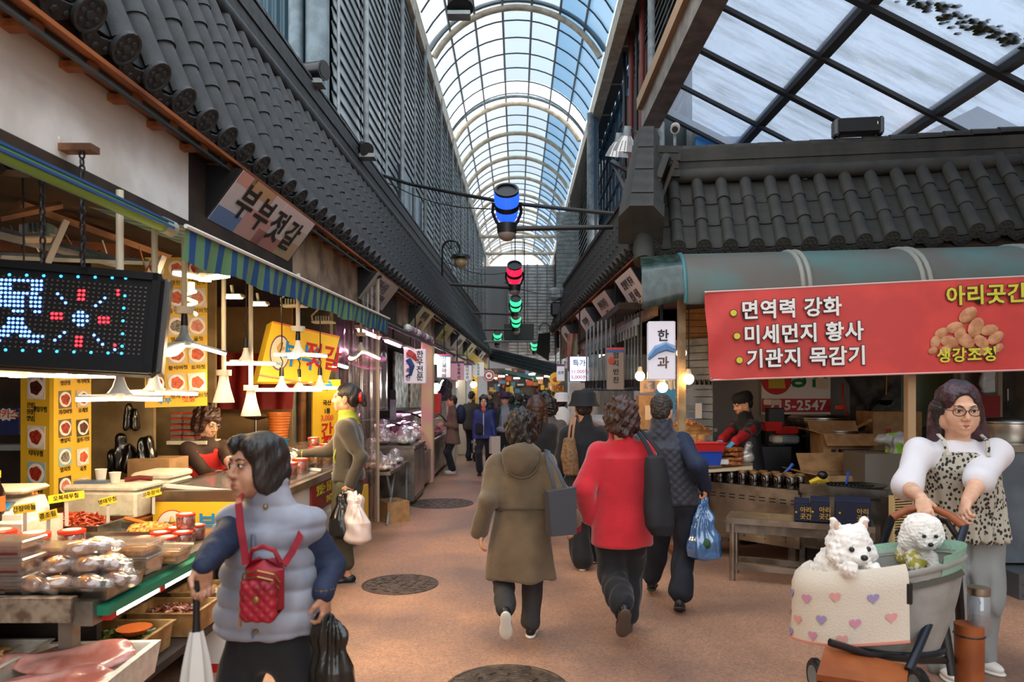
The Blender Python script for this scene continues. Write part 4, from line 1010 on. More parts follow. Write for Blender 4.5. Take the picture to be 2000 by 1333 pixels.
m=MB();m.box((-2.86,4.8,.97),(.2,.1,.018),.1);m.ob('tray_lid',mat('bluegrey_plastic','5c6f8c',.4),label='blue-grey plastic tray under the paper cups',cat='tray')
m=MB();m.tube([(-2.68,4.86,.972),(-2.6,4.9,.985),(-2.52,4.92,.975)],.018,6);m.ob('wallet',mat('dark_red','6a1414',.4),label='dark red purse lying on the styrofoam box lid',cat='purse',smooth=50)
for k in range(3):
 m=MB();m.rbox((-2.66,4.55,.72+.022*k),(.22,.12,.02),.004,rz=.3+.1*k);m.ob('green_tray',mat('green_tray','1e7a4a',.4),label=('lowest','middle','topmost')[k]+' of the green trays stacked before the foam boxes',cat='tray',group='green trays')
m=MB();m.bx((-2.75,4.48,.702),(-2.15,4.58,.722));m.ob('green_cutting_board',mat('green_tray','1e7a4a'),label='long green cutting board behind the food trays',cat='board')
def carton(lo,hi,label,name='carton',rz=0.,flaps=(),mk=None,group=None,cat='carton'):
 c=[(a+b)/2 for a,b in zip(lo,hi)];s=[b-a for a,b in zip(lo,hi)]
 t=thing(name,label,cat,(c[0],c[1],lo[2]),rz,group)
 m=MB()
 if flaps:open_box(m,(0,0,0),s,.006,.0)
 else:m.box((0,0,s[2]/2),s);m.box((0,0,s[2]+.001),(s[0],.05,.002))
 m.ob('box_body',CARD,t)
 for(sd,ln,an)in flaps:
  m=MB();hw=s[0]/2 if sd in 'fb' else s[1]/2;mm=Matrix.Rotation({'f':0,'r':PI/2,'b':PI,'l':-PI/2}[sd],4,'Z')
  d=s[1]/2 if sd in 'fb' else s[0]/2
  m.box((0,-ln/2,0),(hw*2,ln,.006),M=mm@Matrix.Translation((0,-d,s[2]))@Matrix.Rotation(an,4,'X'));m.ob('flap',CARD,t)
 if mk:
  for(x,z,w_,h_,m_)in mk:m=MB();m.box((x,-s[1]/2-.001,z),(w_,.003,h_));m.ob('printed_mark',m_,t)
 return t
c1=carton((-2.98,5.44,.742),(-2.66,5.76,1.06),'brown cardboard carton beside the seated stall keeper',mk=[(.1,.22,.03,.05,INK),(.1,.12,.05,.05,mat('print_brown','8b6a44'))])
lo_t=thing('low_shelf','low dark shelf carrying the fish tray in front of the counter','shelf',(-2.1,3.3,0))
m=MB();m.bx((-2.75,2.2,.3),(-1.7,4.6,.34));m.ob('shelf_board',DKBROWN,lo_t,True)
for x,y in((-2.6,2.4),(-1.8,2.4),(-2.6,4.5),(-1.8,4.5)):
 m=MB();m.bx((x-.03,y-.03,0),(x+.03,y+.03,.3));m.ob('leg',STEELD,lo_t,True)
ft=thing('foam_tray','long styrofoam tray with two raw pink fish at the frame bottom','tray',(-1.92,2.93,.36),.06)
m=MB();open_box(m,(0,0,0),(.62,.62,.14),.03,.0,.02);m.ob('tray_body',FOAM,ft)
FISH=mat('raw_fish','dba092',.3,col2='b86a5a',ns=7,nd=4,spec=.7,coat=.4,bump=.1,bs=60)
for i,(x,y,a,z)in enumerate(((0.02,-.1,.35,.1),(.02,.12,.2,.13))):
 sd=SDF(.04);sd.ell((0,0,0),(.24,.14,.026));sd.ell((.1,-.06,-.005),(.16,.1,.014));sd.cap((-.2,0,0),(-.3,.03,.01),.03,.018);sd.ell((-.32,.04,.005),(.04,.06,.01));sd.cap((-.18,.0,.02),(.2,.03,.022),.012,.02);sd.disp(lambda p:.008*noise3(p,22,4+i))
 solid('raw_fish',[(sd,.011)],FISH,label=('front','rear')[i]+' raw pink fish lying in the styrofoam tray',cat='fish',group='raw fish in the foam tray');o=bpy.data.objects[-1]if False else None
 f_=[q for q in bpy.data.objects if q.name.startswith('raw_fish')][-1];f_.location=(-1.93+x*.9,2.93+y,.36+z);f_.rotation_euler=(.05,-.05,a)
tray('foam_tray','white styrofoam tray of pale fried strands at left frame edge',(-2.4,2.98,.42),(.5,.45,.1),'fried_strands','strip',240,.02,F_pale,FOAM,11,fh=.05)
for i,(x,y,l)in enumerate(((-1.98,2.42,'right shrink-wrapped dish glistening at the frame bottom'),(-2.18,2.45,'left shrink-wrapped dish glistening at the frame bottom'))):
 t=thing('wrapped_dish',l,'dish',(x,y,.345),group='wrapped dishes at the bottom edge')
 m=MB();m.lathe([(.1,0),(.14,.03),(.14,.035),(0,.035)],20);m.ob('plate',WHITEP,t,smooth=40);sd=SDF(.02);sd.ell((0,0,.04),(.125,.12,.055));sd.disp(lambda p:.008*noise3(p,40,3));solid('filling',[(sd,.01)],mat('pale_meat','d8c0a4',.4,col2='b08a6a',ns=25),t)
 sd=SDF(.02);sd.ell((0,0,.035),(.142,.137,.07));sd.disp(lambda p:.006*noise3(p,60,8));solid('wrap',[(sd,.01)],CL,t)
m=MB();m.rbox((-2.32,2.62,.36),(.2,.12,.03),.008,rz=.4);m.ob('meat_tray',F_red,label='small red tray of wrapped meat beside the fish tray',cat='tray')
WOODB=mat('pale_wood','b98f5a',.7,col2='8f6838',ns=9)
for(x,y,s,fm,nm,l)in((-1.95,3.47,(.4,.3,.13),F_grn,'green_stems','wooden box of green pickled stems with an orange scoop'),(-1.87,3.87,(.36,.28,.13),F_dry,'dried_shreds','wooden box of dark red dried shreds below the light tube'),(-1.82,4.22,(.34,.27,.14),F_pale,'dried_pollack','wooden box of pale dried fish strips behind the dried shreds'),(-2.25,3.8,(.34,.28,.12),F_grn,'sesame_leaves','wooden box deep under the counter with dark leaves')):
 tray('wooden_box',l,(x,y,.345),s,nm,'strip',130,.018,fm,WOODB,int(abs(x*100)),fh=.03,cat='box')
m=MB();m.lathe([(.0,0),(.05,.004),(.075,.03),(.08,.032),(.05,.012),(0,.01)],14,(-1.84,3.42,.47));m.ob('scoop',mat('orange_plastic','ea7a3a'),label='orange scoop lying on the green stems',cat='scoop',smooth=50)
bwl=thing('bowl','steel basin of brown beans below the umbrella hand','bowl',(-1.78,4.62,.42))
m=MB();m.lathe([(.07,0),(.13,.07),(.145,.075),(.125,.068),(.068,.01),(0,.01)],20);m.ob('basin',STEEL,bwl,smooth=50);m=MB();heap(m,(0,0,.04),(.22,.22,.05),90,'ball',.014,4);m.ob('beans',F_nut,bwl,smooth=50,kind='stuff')
gbx=thing('gift_box','white gift box with red rim under the counter end','box',(-1.72,4.35,0))
m=MB();m.bx((-.13,-.2,.05),(.13,.2,.3));m.ob('box_body',WHITEP,gbx);m=MB();m.bx((-.135,-.205,0),(.135,.205,.05));m.ob('red_band',REDM,gbx);m=MB();m.bx((-.135,-.205,.28),(.135,.205,.31));m.ob('red_band',REDM,gbx)
gb2=thing('gift_box','white gift box with red rim half hidden below the fish tray','box',(-1.7,3.2,0))
m=MB();m.bx((-.1,-.15,.05),(.1,.15,.24));m.ob('box_body',WHITEP,gb2);m=MB();m.bx((-.105,-.155,.23),(.105,.155,.26));m.ob('red_band',REDM,gb2)
for o in list(COL.objects):
 if o.parent is None and o.type in('MESH','EMPTY'):
  n=o.name.split('.')[0]
  if n in('display_counter','tube_light','steel_tray','spatula','tongs','food_packet','food_tub','jar','bucket','sauce_bottle','weighing_scale','price_tag')or(n in('foam_box','green_tray','green_cutting_board','paper_cup','tray_lid','wallet','back_table','carton')and o.get('kind')is None):
   o.location.z+=.062
  if n in('food_packet','food_tub')or(n=='jar' and o.location.x<-2.2)or n in('bucket',):o.location.x+=.11
  if n=='foam_tray' and o.location.x<-2.2:o.location.x+=.05
  if n=='steel_tray' and o.location.y<3.3:o.location.x+=.08
  # -------------- LED message board on chains
lq=[P(-70,506,3.02),P(270,536,3.2),P(257,716,3.12),P(-70,716,2.94)]
led=thing('led_sign','black hanging LED message board with blue letters and red flower pattern','sign',tuple(bil(lq,.5,.5)))
LX=(lq[1]-lq[0]).normalized();LY=(lq[0]-lq[3]);LY=(LY-LX*LY.dot(LX)).normalized();LNN=LX.cross(LY);LF=frame(bil(lq,.5,.5),LX,LY,LNN)
m=MB();m.rbox((0,0,-.05),(.84,.47,.1),.02,M=LF);m.ob('housing',mat('led_bezel','08080a',.6,spec=.2),led,True)
m=MB()
for(x,y,a,b)in((0,.215,.8,.035),(0,-.215,.8,.035),(.395,0,.035,.46)):m.box((x,y,.004),(a,b,.02),M=LF)
m.ob('bezel',mat('led_bezel','08080a',.6,spec=.2),led,True)
m=MB();m.rbox((.43,0,-.06),(.03,.45,.08),.01,M=LF);m.ob('edge_cap',mat('led_edge','55504a',.3),led,True)
rows=[(330,'15 43 70 98 127 155 185 215 243 272'),(357,'10 40 68 215 243 272'),(385,'0 15 40 70 215 243 270'),(413,'12 40 68 98 125 155 180 213 240'),(440,'5 40 68 95 122 150 207 235 265'),(468,'10 38 68 95 122 150 205 235 262'),(495,'5 40 65 95 122 150 205 233 262'),(530,'92 120 148 232 260'),(580,'62 90 120 148'),(607,'60 88 117 147'),(635,'30 58 88 117 145 170'),(662,'0 28 57 85 113 143 168 195'),(690,'0 25 55 138 165 190 222 250 280'),(725,'0 193 220 248'),(410,'378'),(437,'405'),(467,'430'),(428,'685'),(455,'655'),(480,'625'),(660,'422'),(687,'392'),(712,'360'),(672,'615'),(702,'642'),(730,'670'),(525,'513 540'),(550,'483 513 540 570'),(580,'483 513 540 570'),(608,'513 540'),(762,'750'),(310,'')]
reds=[(385,'520 548'),(412,'518 546'),(440,'516 544'),(540,'342 370 400'),(568,'342 370 400'),(558,'650 678 706'),(585,'650 678 706'),(688,'503 531'),(715,'501 529'),(742,'499 527'),(377,'770'),(403,'770'),(733,'750')]
edge=[(295,'65 177 288 400 511 622 733 820'),(785,'40 151 262 373 484 595 706 793')];side=[(420,815),(500,808),(583,803),(667,800),(748,797)]
def ledpt(cx,cy):
 p=V((cx*.3,450+cy*.3,0));px,py=p.x,p.y
 t=bil(lq,.5,.5);n=LNN;d=V(((px-1010)/K,1,(768-py)/K));o=V((0,0,EYE));s=(t-o).dot(n)/d.dot(n);q=o+d*s-t
 return q.dot(LX),q.dot(LY)
def dots(lst,mt,nm,r=.0062,yoff=0):
 m=MB()
 for cy,xs in lst:
  for cx in xs.split():
   x,y=ledpt(int(cx),cy+(int(cx)-140)*.03);m.sph((x,y,.006),(r,r,.004),8,4,LF)
 m.ob(nm,mt,led,True,kind='stuff')
dots(rows,glow('led_blue','5b8cff',5),'blue_diodes');dots(reds,glow('led_red','ff2634',4),'red_diodes',.0066)
dots(edge+[(a-(b-140)*.03+10,str(b))for a,b in side],glow('led_cyan','35b6ff',3),'border_diodes')
m=MB()
for i in range(-10,28):
 for j in range(16):m.box((-.2+i*.0205,.16-j*.0205,.003),(.007,.007,.004),M=LF)
m.ob('unlit_diodes',mat('unlit_led','4a3a2a',.4),led,True,kind='stuff')
m=MB();m.box(P(120,291,3.15),(.3,.07,.03));a=P(176,290,3.15);m.ob('hanger_beam',TIMBER,label='short timber beam end holding the sign chains',cat='beam')
for px,l in((82,'left dark chain holding up the LED message board'),(160,'right dark chain holding up the LED message board')):
 t=thing('chain',l,'chain',tuple(P(px,300,3.14)),group='sign chains');a,b=P(px,296,3.14),P(px+2,520,3.1);n=16
 for i in range(n):
  c=a.lerp(b,(i+.5)/n);e=(V((1,0,0)),V((0,1,0)))[i%2];d=(b-a).normalized();h=(b-a).length/n*.62
  m=MB();m.tube([c+e*.011*math.cos(q)+d*h*math.sin(q)for q in[2*PI*k/10 for k in range(10)]],.0045,5,closed=True);m.ob('chain_link',BLK,t,True)
  # -------------- menu boards
PLATE=mat('plate_print','efe6da',.5);FOODS=[mat('print_red','b2381f',.5,col2='7d1f12',ns=40),mat('print_dark','5a1a12',.5,col2='2c0d0a',ns=40),mat('print_orange','d2603a',.5,col2='a84a2c',ns=40),mat('print_pink','d8907c',.5,col2='b86a58',ns=40),mat('print_grey','8f8a80',.5,col2='4c4a46',ns=60)]
PBG=[mat('print_bg_%s'%c,c,.5)for c in('c9b79c','6b5a50','d8cfc4','8fb0bf','3d3633')]
def food_pic(parent,q,u,v,w_,h_,fi,bi,cap,ch=.03,round_=True,ink=INK,capdy=.62):
 F=qframe(q,u,v,.004);m=MB();m.box((0,0,0),(w_,h_,.004),M=F);m.ob('photo_print',PBG[bi],parent,True)
 m=MB();r=min(w_,h_)*.46;m.lathe([(1,0),(1,.002),(0,.002)],20,M=F@Matrix.Translation((0,0,.002))@Matrix.Diagonal((w_*.46,h_*.44,1,1)));m.ob('plate_print',PLATE,parent,True)
 m=MB();m.grid(lambda a,b:(math.cos(2*PI*a)*b*w_*.34*(1+.14*math.sin(6*PI*a+fi)),math.sin(2*PI*a)*b*h_*.31*(1+.1*math.cos(10*PI*a)),.005+.0005*b),20,2,True)
 m.v=[tuple(F@V(p))for p in m.v];m.ob('food_print',FOODS[fi],parent,True)
 if cap:txt(cap,ch,ink,F@Matrix.Translation((0,-h_*capdy-ch*.35,.001)),parent=parent,bold=.012,name='caption')
mb1=thing('menu_board','tall yellow two-sided menu board with food photos standing behind the scale','menu board',tuple(P(108,985,4.8)))
qa=[P(40,690,4.75),P(105,690,4.6),P(105,975,4.6),P(40,972,4.75)];qb=[P(105,690,4.6),P(178,690,4.95),P(178,985,4.95),P(105,975,4.6)]
for q,n in((qa,'left_panel'),(qb,'right_panel')):m=MB();board(m,q,.03);m.ob(n,YEL,mb1,True)
for v,fi,bi,cap in((.06,1,2,'젓갈나물'),(.24,1,2,''),(.58,0,2,'더덕무침'),(.83,0,3,'간장게장')):food_pic(mb1,qa,.5,v,.185,.15,fi,bi,cap,.042)
F=qframe(qa,.5,.41,.004)
txt('간장\n된장\n양념',.04,INK,F@Matrix.Translation((-.065,0,0)),parent=mb1,bold=.012);txt('깻잎무침',.04,INK,F@Matrix.Translation((.04,.02,0)),parent=mb1,bold=.012,name='caption')
m=MB();m.box((-.02,0,0),(.004,.13,.002),M=F);m.ob('brace_mark',INK,mb1,True)
k=0
for r_ in range(5):
 for c_ in range(2):
  food_pic(mb1,qb,.27+.48*c_,.12+.195*r_+(.0 if c_==0 else-.012),.115,.115,(3,0,0,0,0,1,4,2,3,2)[k],(2,2,1,0,1,4,3,2,4,0)[k],('명란젓','아가미젓','가리비젓','조개젓','깻잎지','꼴뚜기젓','멸치젓','육젓','새우젓','')[k],.034);k+=1
mb2=thing('menu_board','yellow hanging menu board with rows of red food plates behind the lamps','menu board',tuple(P(345,650,5.1)))
q2=[P(283,503,5.1),P(405,503,5.3),P(405,793,5.3),P(283,797,5.1)];m=MB();board(m,q2,.03);m.ob('panel',YEL,mb2,True);k=0
for r_ in range(5):
 for c_ in range(3):food_pic(mb2,q2,.17+.33*c_,.08+.19*r_,.12,.14,(0,2,0,2,2,3,2,4,3,2,2,2,0,2,2)[k],(0,0,1,0,0,2,1,0,0,2,0,0,1,0,2)[k],('낙지젓','명란젓','창란젓','오징어젓','꼴뚜기젓','가리비젓','비빔젓','멸치젓','굴젓','갈치젓','황석어젓','토하젓','조개젓','멍게젓','골뱅이젓')[k],.036);k+=1
F=qframe(q2,.55,.955,.004);txt('부부',.05,INKB,F@Matrix.Translation((-.1,0,0)),parent=mb2,bold=.02,name='shop_letters');txt('젓갈',.05,mat('red_ink2','d85a38'),F@Matrix.Translation((.06,0,0)),parent=mb2,bold=.02,name='shop_letters')
ys=thing('hanging_sign','large tilted yellow box sign with oval logo behind the lamps','sign',tuple(P(590,690,6.3)))
q3=[P(532,628,6.1),P(664,658,6.5),P(641,746,6.35),P(503,746,5.95)];m=MB();board(m,q3,.14);m.ob('sign_box',mat('sign_yellow','e8b82e',.35,emit=.12),ys,True)
for(u,v,a)in((.5,.01,(.62,.012)),(.5,.99,(.62,.012))):
 m=MB();m.box((0,0,0),(*a,.01),M=qframe(q3,u,v,.003));m.ob('pink_edge',mat('edge_pink','e0785a',.4),ys,True)
F=qframe(q3,.2,.5,.004);
m=MB();m.lathe([(.092,0),(.092,.002),(0,.002)],24,M=F@Matrix.Diagonal((.95,1.7,1,1)));m.ob('logo_ring',mat('logo_blue','6b4a7a'),ys,True);m=MB();m.lathe([(.083,0),(.083,.004),(0,.004)],24,M=F@Matrix.Diagonal((.95,1.7,1,1)));m.ob('logo_oval',mat('logo_cream','e8dcc0'),ys,True)
m=MB();m.tube([F@V((0,-.02,.006)),F@V((-.02,.04,.006)),F@V((.01,.09,.006))],.014,5);m.tube([F@V((0,.02,.006)),F@V((.035,.05,.006))],.009,5);m.ob('logo_figure',mat('logo_tan','c99a4a'),ys,True);txt('SINCE',.03,INKB,F@Matrix.Translation((0,-.1,.005)),parent=ys,bold=.01)
txt('부부',.24,INKB,qframe(q3,.52,.55,.004),parent=ys,bold=.02,sx=.8);txt('젓갈',.24,INKR,qframe(q3,.83,.52,.004),parent=ys,bold=.02,sx=.8)
bp=thing('wall_stall_partition',kind='structure')
for(c,d,mt)in(([(0,470),(45,470),(45,985),(0,985)],5.6,DKBROWN),([(178,470),(300,470),(300,985),(178,985)],5.8,mat('beige_board','b09a72',.7,col2='8d774f',ns=3)),([(300,470),(420,470),(420,985),(300,985)],6.2,mat('beige_board','b09a72')),([(405,600),(570,600),(570,990),(405,990)],7.4,mat('tan_board','a8895c',.75,col2='8a6d44',ns=2)),([(560,560),(655,560),(655,990),(560,990)],8.2,mat('grey_partition','6d665c',.7,col2='4c463f',ns=3))):
 m=MB();board(m,Q4(c,[d]*4),.04);m.ob('partition_panel',mt,bp)
cu=MB();cq=Q4([(400,690),(578,690),(570,800),(402,800)],[7.1]*4)
cu.grid(lambda u,v:bil(cq,u,v)+V((0,.03*math.sin(u*26),0)),40,2);cu.ob('curtain',mat('red_cloth','9c1c14',.7,col2='7a120c',ns=3),smooth=60,label='dark red cloth curtain hung behind the yellow sign',cat='curtain')
bo=thing('box_stack','cream shelf of clear red-lidded containers behind the keeper','shelf',tuple(P(360,858,5.9)))
sq=Q4([(325,795),(402,795),(402,862),(325,862)],[5.9]*4)
m=MB();m.slab(sq[3],sq[2],sq[2]+V((0,.3,.0)),sq[3]+V((0,.3,0)),.03);m.ob('shelf_board',CREAMP,bo,True)
for r_ in range(5):
 for c_ in range(3):
  p=bil(sq,.18+.33*c_,.95-.17*r_)+V((0,.1,.0));m=MB();m.rbox(p,(.09,.14,.035),.006);b_=m.ob('container',TUBC,bo,True);m=MB();m.rbox(p+UP*.021,(.094,.144,.009),.003);m.ob('lid',RLID,b_,False)if False else m.ob('lid',RLID,bo,True)
for i,(px,py,w_,h_,l)in enumerate(((240,885,.22,.3,'left bunch of black carrier bags hanging above the foam boxes'),(285,885,.18,.28,'right bunch of black carrier bags hanging above the foam boxes'),(255,815,.14,.2,'small dark bag bundle hung above the black carrier bags'))):
 c=P(px,py,5.6);sd=SDF(.03);sd.loft([(-h_/2,0,0,w_*.5,.05),(0,0,0,w_*.42,.05),(h_/2,0,0,w_*.12,.03)],rd=.02);sd.disp(lambda p:(.012*np.sin(p[:,0]*75+2*noise3(p,12,i))+.006*noise3(p,40,i)).astype(np.float32))
 o=solid('carrier_bags',[(sd,.009)],mat('black_film','14130f',.18,spec=.7),label=l,cat='bag',group='black bags on the stall wall');o.location=c
m=MB();board(m,Q4([(0,797),(36,797),(36,850),(0,850)],[5.3]*4),.1);pc=m.ob('drink_carton',mat('navy_card','1d2c5e',.5),label='navy drink carton with white starburst on the left shelf',cat='carton')
txt('박카스',.07,mat('red_ink2','d85a38'),qframe(Q4([(0,797),(36,797),(36,850),(0,850)],[5.3]*4),.35,.25,.006),parent=pc,bold=.03)
st=MB();F=qframe(Q4([(0,797),(36,797),(36,850),(0,850)],[5.3]*4),.35,.25,.002);st.prism([((.1 if k%2 else.075)*math.cos(k*PI/12),(.05 if k%2 else.036)*math.sin(k*PI/12))for k in range(24)],.002,F);st.ob('starburst',WHITEP,pc,True)
m=MB();m.slab(P(-20,870,5.2),P(40,870,5.2),P(40,866,5.7),P(-20,866,5.7),.04);m.ob('wall_shelf',GREYST,label='grey shelf holding the navy drink carton',cat='shelf')
bq=thing('basket','orange woven basket stacked on the blue bucket','basket',tuple(P(545,858,6.9)))
m=MB()
for k in range(9):m.lathe([(.075+.0035*k,k*.027),(.082+.0035*k,k*.027+.013),(.0765+.0035*k,k*.027+.026)],18)
m.lathe([(.06,0),(.075,.0)],18);m.ob('basket_body',mat('orange_basket','c06a28',.5),bq,smooth=30);m=MB();m.lathe([(.105,.24),(.112,.245),(.112,.26),(.1,.262)],18);m.ob('rim',mat('orange_basket','c06a28'),bq)
m=MB();m.lathe([(.07,0),(.085,.16),(.092,.165),(.092,.18),(.083,.18),(.068,.01),(0,.01)],18,tuple(P(546,893,6.9)));m.ob('bucket',mat('blue_plastic','2479a0',.4),smooth=40,label='blue plastic bucket under the orange basket',cat='bucket')
yb=thing('banner','tall yellow standing banner lettered in red and blue behind the shopper','banner',tuple(P(635,900,7.3)))
bq4=Q4([(611,742),(665,742),(665,905),(611,905)],[7.2,7.5,7.5,7.2]);m=MB();board(m,bq4,.02);m.ob('panel',YEL,yb,True)
for s,h,v,mt in(('수',.15,.06,INKB),('국산',.06,.28,INK),('1통',.06,.38,INK),('3,000',.075,.46,mat('red_ink2','d85a38')),('간',.17,.62,INKR),('장',.17,.78,INKR),('게',.17,.93,INKR)):txt(s,h,mt,qframe(bq4,.5,v,.004),parent=yb,bold=.03)
for px,r,mt,l in((572,.05,GREYST,'grey'),(590,.055,mat('copper_pipe','7c5430',.5,col2='59391f',ns=6),'brown'),(606,.04,DKBROWN,'dark')):
 m=MB();m.cyl(P(px,905,7.6),P(px,740,7.6),r,n=10);m.ob('standing_pipe',mt,smooth=60,label=l+' vertical pipe standing left of the yellow banner',cat='pipe')
ps=thing('stool_post','dark round stand with steel post behind the keeper','stand',tuple(P(500,850,6.8)))
m=MB();m.cyl(P(500,850,6.8),P(500,815,6.8),.014,n=8);m.ob('post',STEEL,ps,True);m=MB();m.lathe([(.02,-.03),(.1,-.01),(.11,0),(0,0)],16,tuple(P(500,815,6.8)));m.ob('dish',BLKP,ps,True,smooth=40)
# -------------- striped awning
STR=bpy.data.materials.new('stripe_cloth');STR.use_nodes=True;MATS['stripe_cloth']=STR
def stripes():
 t=STR.node_tree;b=t.nodes['Principled BSDF'];N=t.nodes.new;L=t.links.new;b.inputs['Roughness'].default_value=.75
 co=N('ShaderNodeTexCoord');s=N('ShaderNodeSeparateXYZ');L(co.outputs['Object'],s.inputs[0]);m1=N('ShaderNodeMath');m1.operation='MULTIPLY';m1.inputs[1].default_value=1/.17;L(s.outputs[1],m1.inputs[0])
 fr=N('ShaderNodeMath');fr.operation='FRACT';L(m1.outputs[0],fr.inputs[0]);r=N('ShaderNodeValToRGB');r.color_ramp.interpolation='CONSTANT';e=r.color_ramp.elements;e[0].color=(*lin('6d9a6c'),1);e[1].position=.55;e[1].color=(*lin('1d5590'),1);L(fr.outputs[0],r.inputs[0])
 n=N('ShaderNodeTexNoise');n.inputs['Scale'].default_value=3;L(co.outputs['Object'],n.inputs[0]);mx=N('ShaderNodeMix');mx.data_type='RGBA';mx.blend_type='MULTIPLY';mx.inputs[0].default_value=.5;L(r.outputs[0],mx.inputs[6]);L(n.outputs[1],mx.inputs[7]);L(mx.outputs[2],b.inputs['Base Color'])
stripes()
aw=thing('awning','rolled green and blue striped awning with hanging valance over the side-dish stall','awning',(-1.8,5.5,2.5))
m=MB();m.grid(lambda u,v:LP(3.62+u*4.9,.11+.012*math.sin(u*60)*v-.02*v+.008*math.sin(u*171)*v,2.47+.04*u-.165*v-.012*math.sin(u*33)*v),130,3);m.ob('valance',STR,aw,True,smooth=60)
m=MB();m.grid(lambda u,v:LP(3.62+u*4.9,.11-v*.5,2.48+.04*u+.1*v),30,2);m.ob('canopy_cloth',STR,aw,True,smooth=60)
m=MB();m.tube([LP(3.6,.12,2.475),LP(8.55,.12,2.52)],.012,6);m.ob('front_bar',WHITEP,aw,True)
RSTR=mat('roll_green','79a83c',.6);m=MB();m.grid(lambda u,v:LP(2.3+v*1.25,.05+0.034*math.cos(2*PI*u),2.46+.034*math.sin(2*PI*u)),14,1,True);m.ob('roll',RSTR,aw,True,smooth=60)
for a in(-.2,.5,3.6):
 m=MB();m.tube([LP(2.3,.05+.035*math.cos(a),2.46+.035*math.sin(a)),LP(3.55,.05+.035*math.cos(a),2.46+.035*math.sin(a))],.009,5);m.ob('blue_stripe',mat('roll_blue','1d4f86',.6),aw,True)
m=MB();m.cyl(LP(3.5,.05,2.46),LP(3.6,.05,2.46),.04,n=14);m.ob('roll_end',mat('taped','9aa094',.6),aw,True)
for i,(a,b,r,mt,l)in enumerate(((P(40,395,4.0),P(330,500,4.9),.03,TIMBER,'long bare timber beam under the awning roll'),(P(0,455,3.9),P(240,515,4.3),.035,GREYST,'grey steel bar crossing above the LED board'),(P(0,500,3.8),P(290,512,4.4),.02,GREYST,'thin steel bar just above the LED board'),(P(0,425,3.4),P(120,400,3.6),.02,TIMBER,'short timber strut at the left edge above the LED board'),(P(320,500,4.4),P(280,600,4.4),.022,WHITEP,'white slanted strut left of the awning valance'),(P(130,430,3.7),P(90,520,3.7),.02,CREAMP,'cream slanted strut above the LED board'),(P(0,330,3.3),P(150,345,4.2),.03,DKBROWN,'dark plank under the white fascia'))):
 m=MB();d=(b-a).normalized();m.cyl(a,b,r,n=4);m.ob('timber_strut' if mt in(TIMBER,DKBROWN)else 'steel_strut',mt,label=l,cat='beam')
m=MB();m.slab(P(0,490,4.9),P(300,520,5.3),P(300,430,5.3),P(0,400,4.9),.03);m.ob('timber_backboard',mat('rust_panel','8a4f26',.7,col2='4f2c16',ns=4),label='rusty brown panel behind the struts above the LED board',cat='board')
for i in range(8):
 a=P(20+i*36,440+i*6,4.3);b=P(60+i*34,470+i*5,4.5);m=MB();mid=(a+b)/2-UP*random.uniform(.04,.14);m.tube([a,a.lerp(mid,.6),mid,mid.lerp(b,.5),b],.005,4);m.ob('hanging_wire',(BLK,WHITEP,BLK,TIMBER)[i%4],label=ORD[i]+' loose wire from the left in the timber framing above the LED board',cat='wire',group='loose wires above the LED board')
fan=thing('ceiling_fan','caged fan tied up under the fascia at the left edge','fan',tuple(P(20,262,3.0)))
for k in range(7):m=MB();r=.03+.016*k;m.tube([P(10,262,3.0)+V((r*1.2*math.cos(a),.02*k,r*.5*math.sin(a)+.02))for a in[2*PI*j/20 for j in range(20)]],.004,4,True);m.ob('cage_ring',(WHITEP,BLK)[k%2],fan,True)
m=MB();m.rbox(P(20,275,3.05),(.2,.08,.05),.02);m.ob('motor',CREAMP,fan,True)
fl2=thing('flood_lamp','grey flood lamp tilted under the timber left above the LED board','lamp',tuple(P(70,455,3.9)));m=MB();m.rbox(P(75,450,3.9),(.16,.1,.06),.01);m.ob('housing',GREYST,fl2,True);m=MB();m.slab(P(48,462,3.85),P(105,462,3.85),P(100,472,3.9),P(52,472,3.9),.01);m.ob('diffuser',CREAMP,fl2,True)
for k in range(5):m=MB();m.box(P(62+k*9,447,3.84),(.006,.06,.05));m.ob('fin',BLUEGREY,fl2,True)
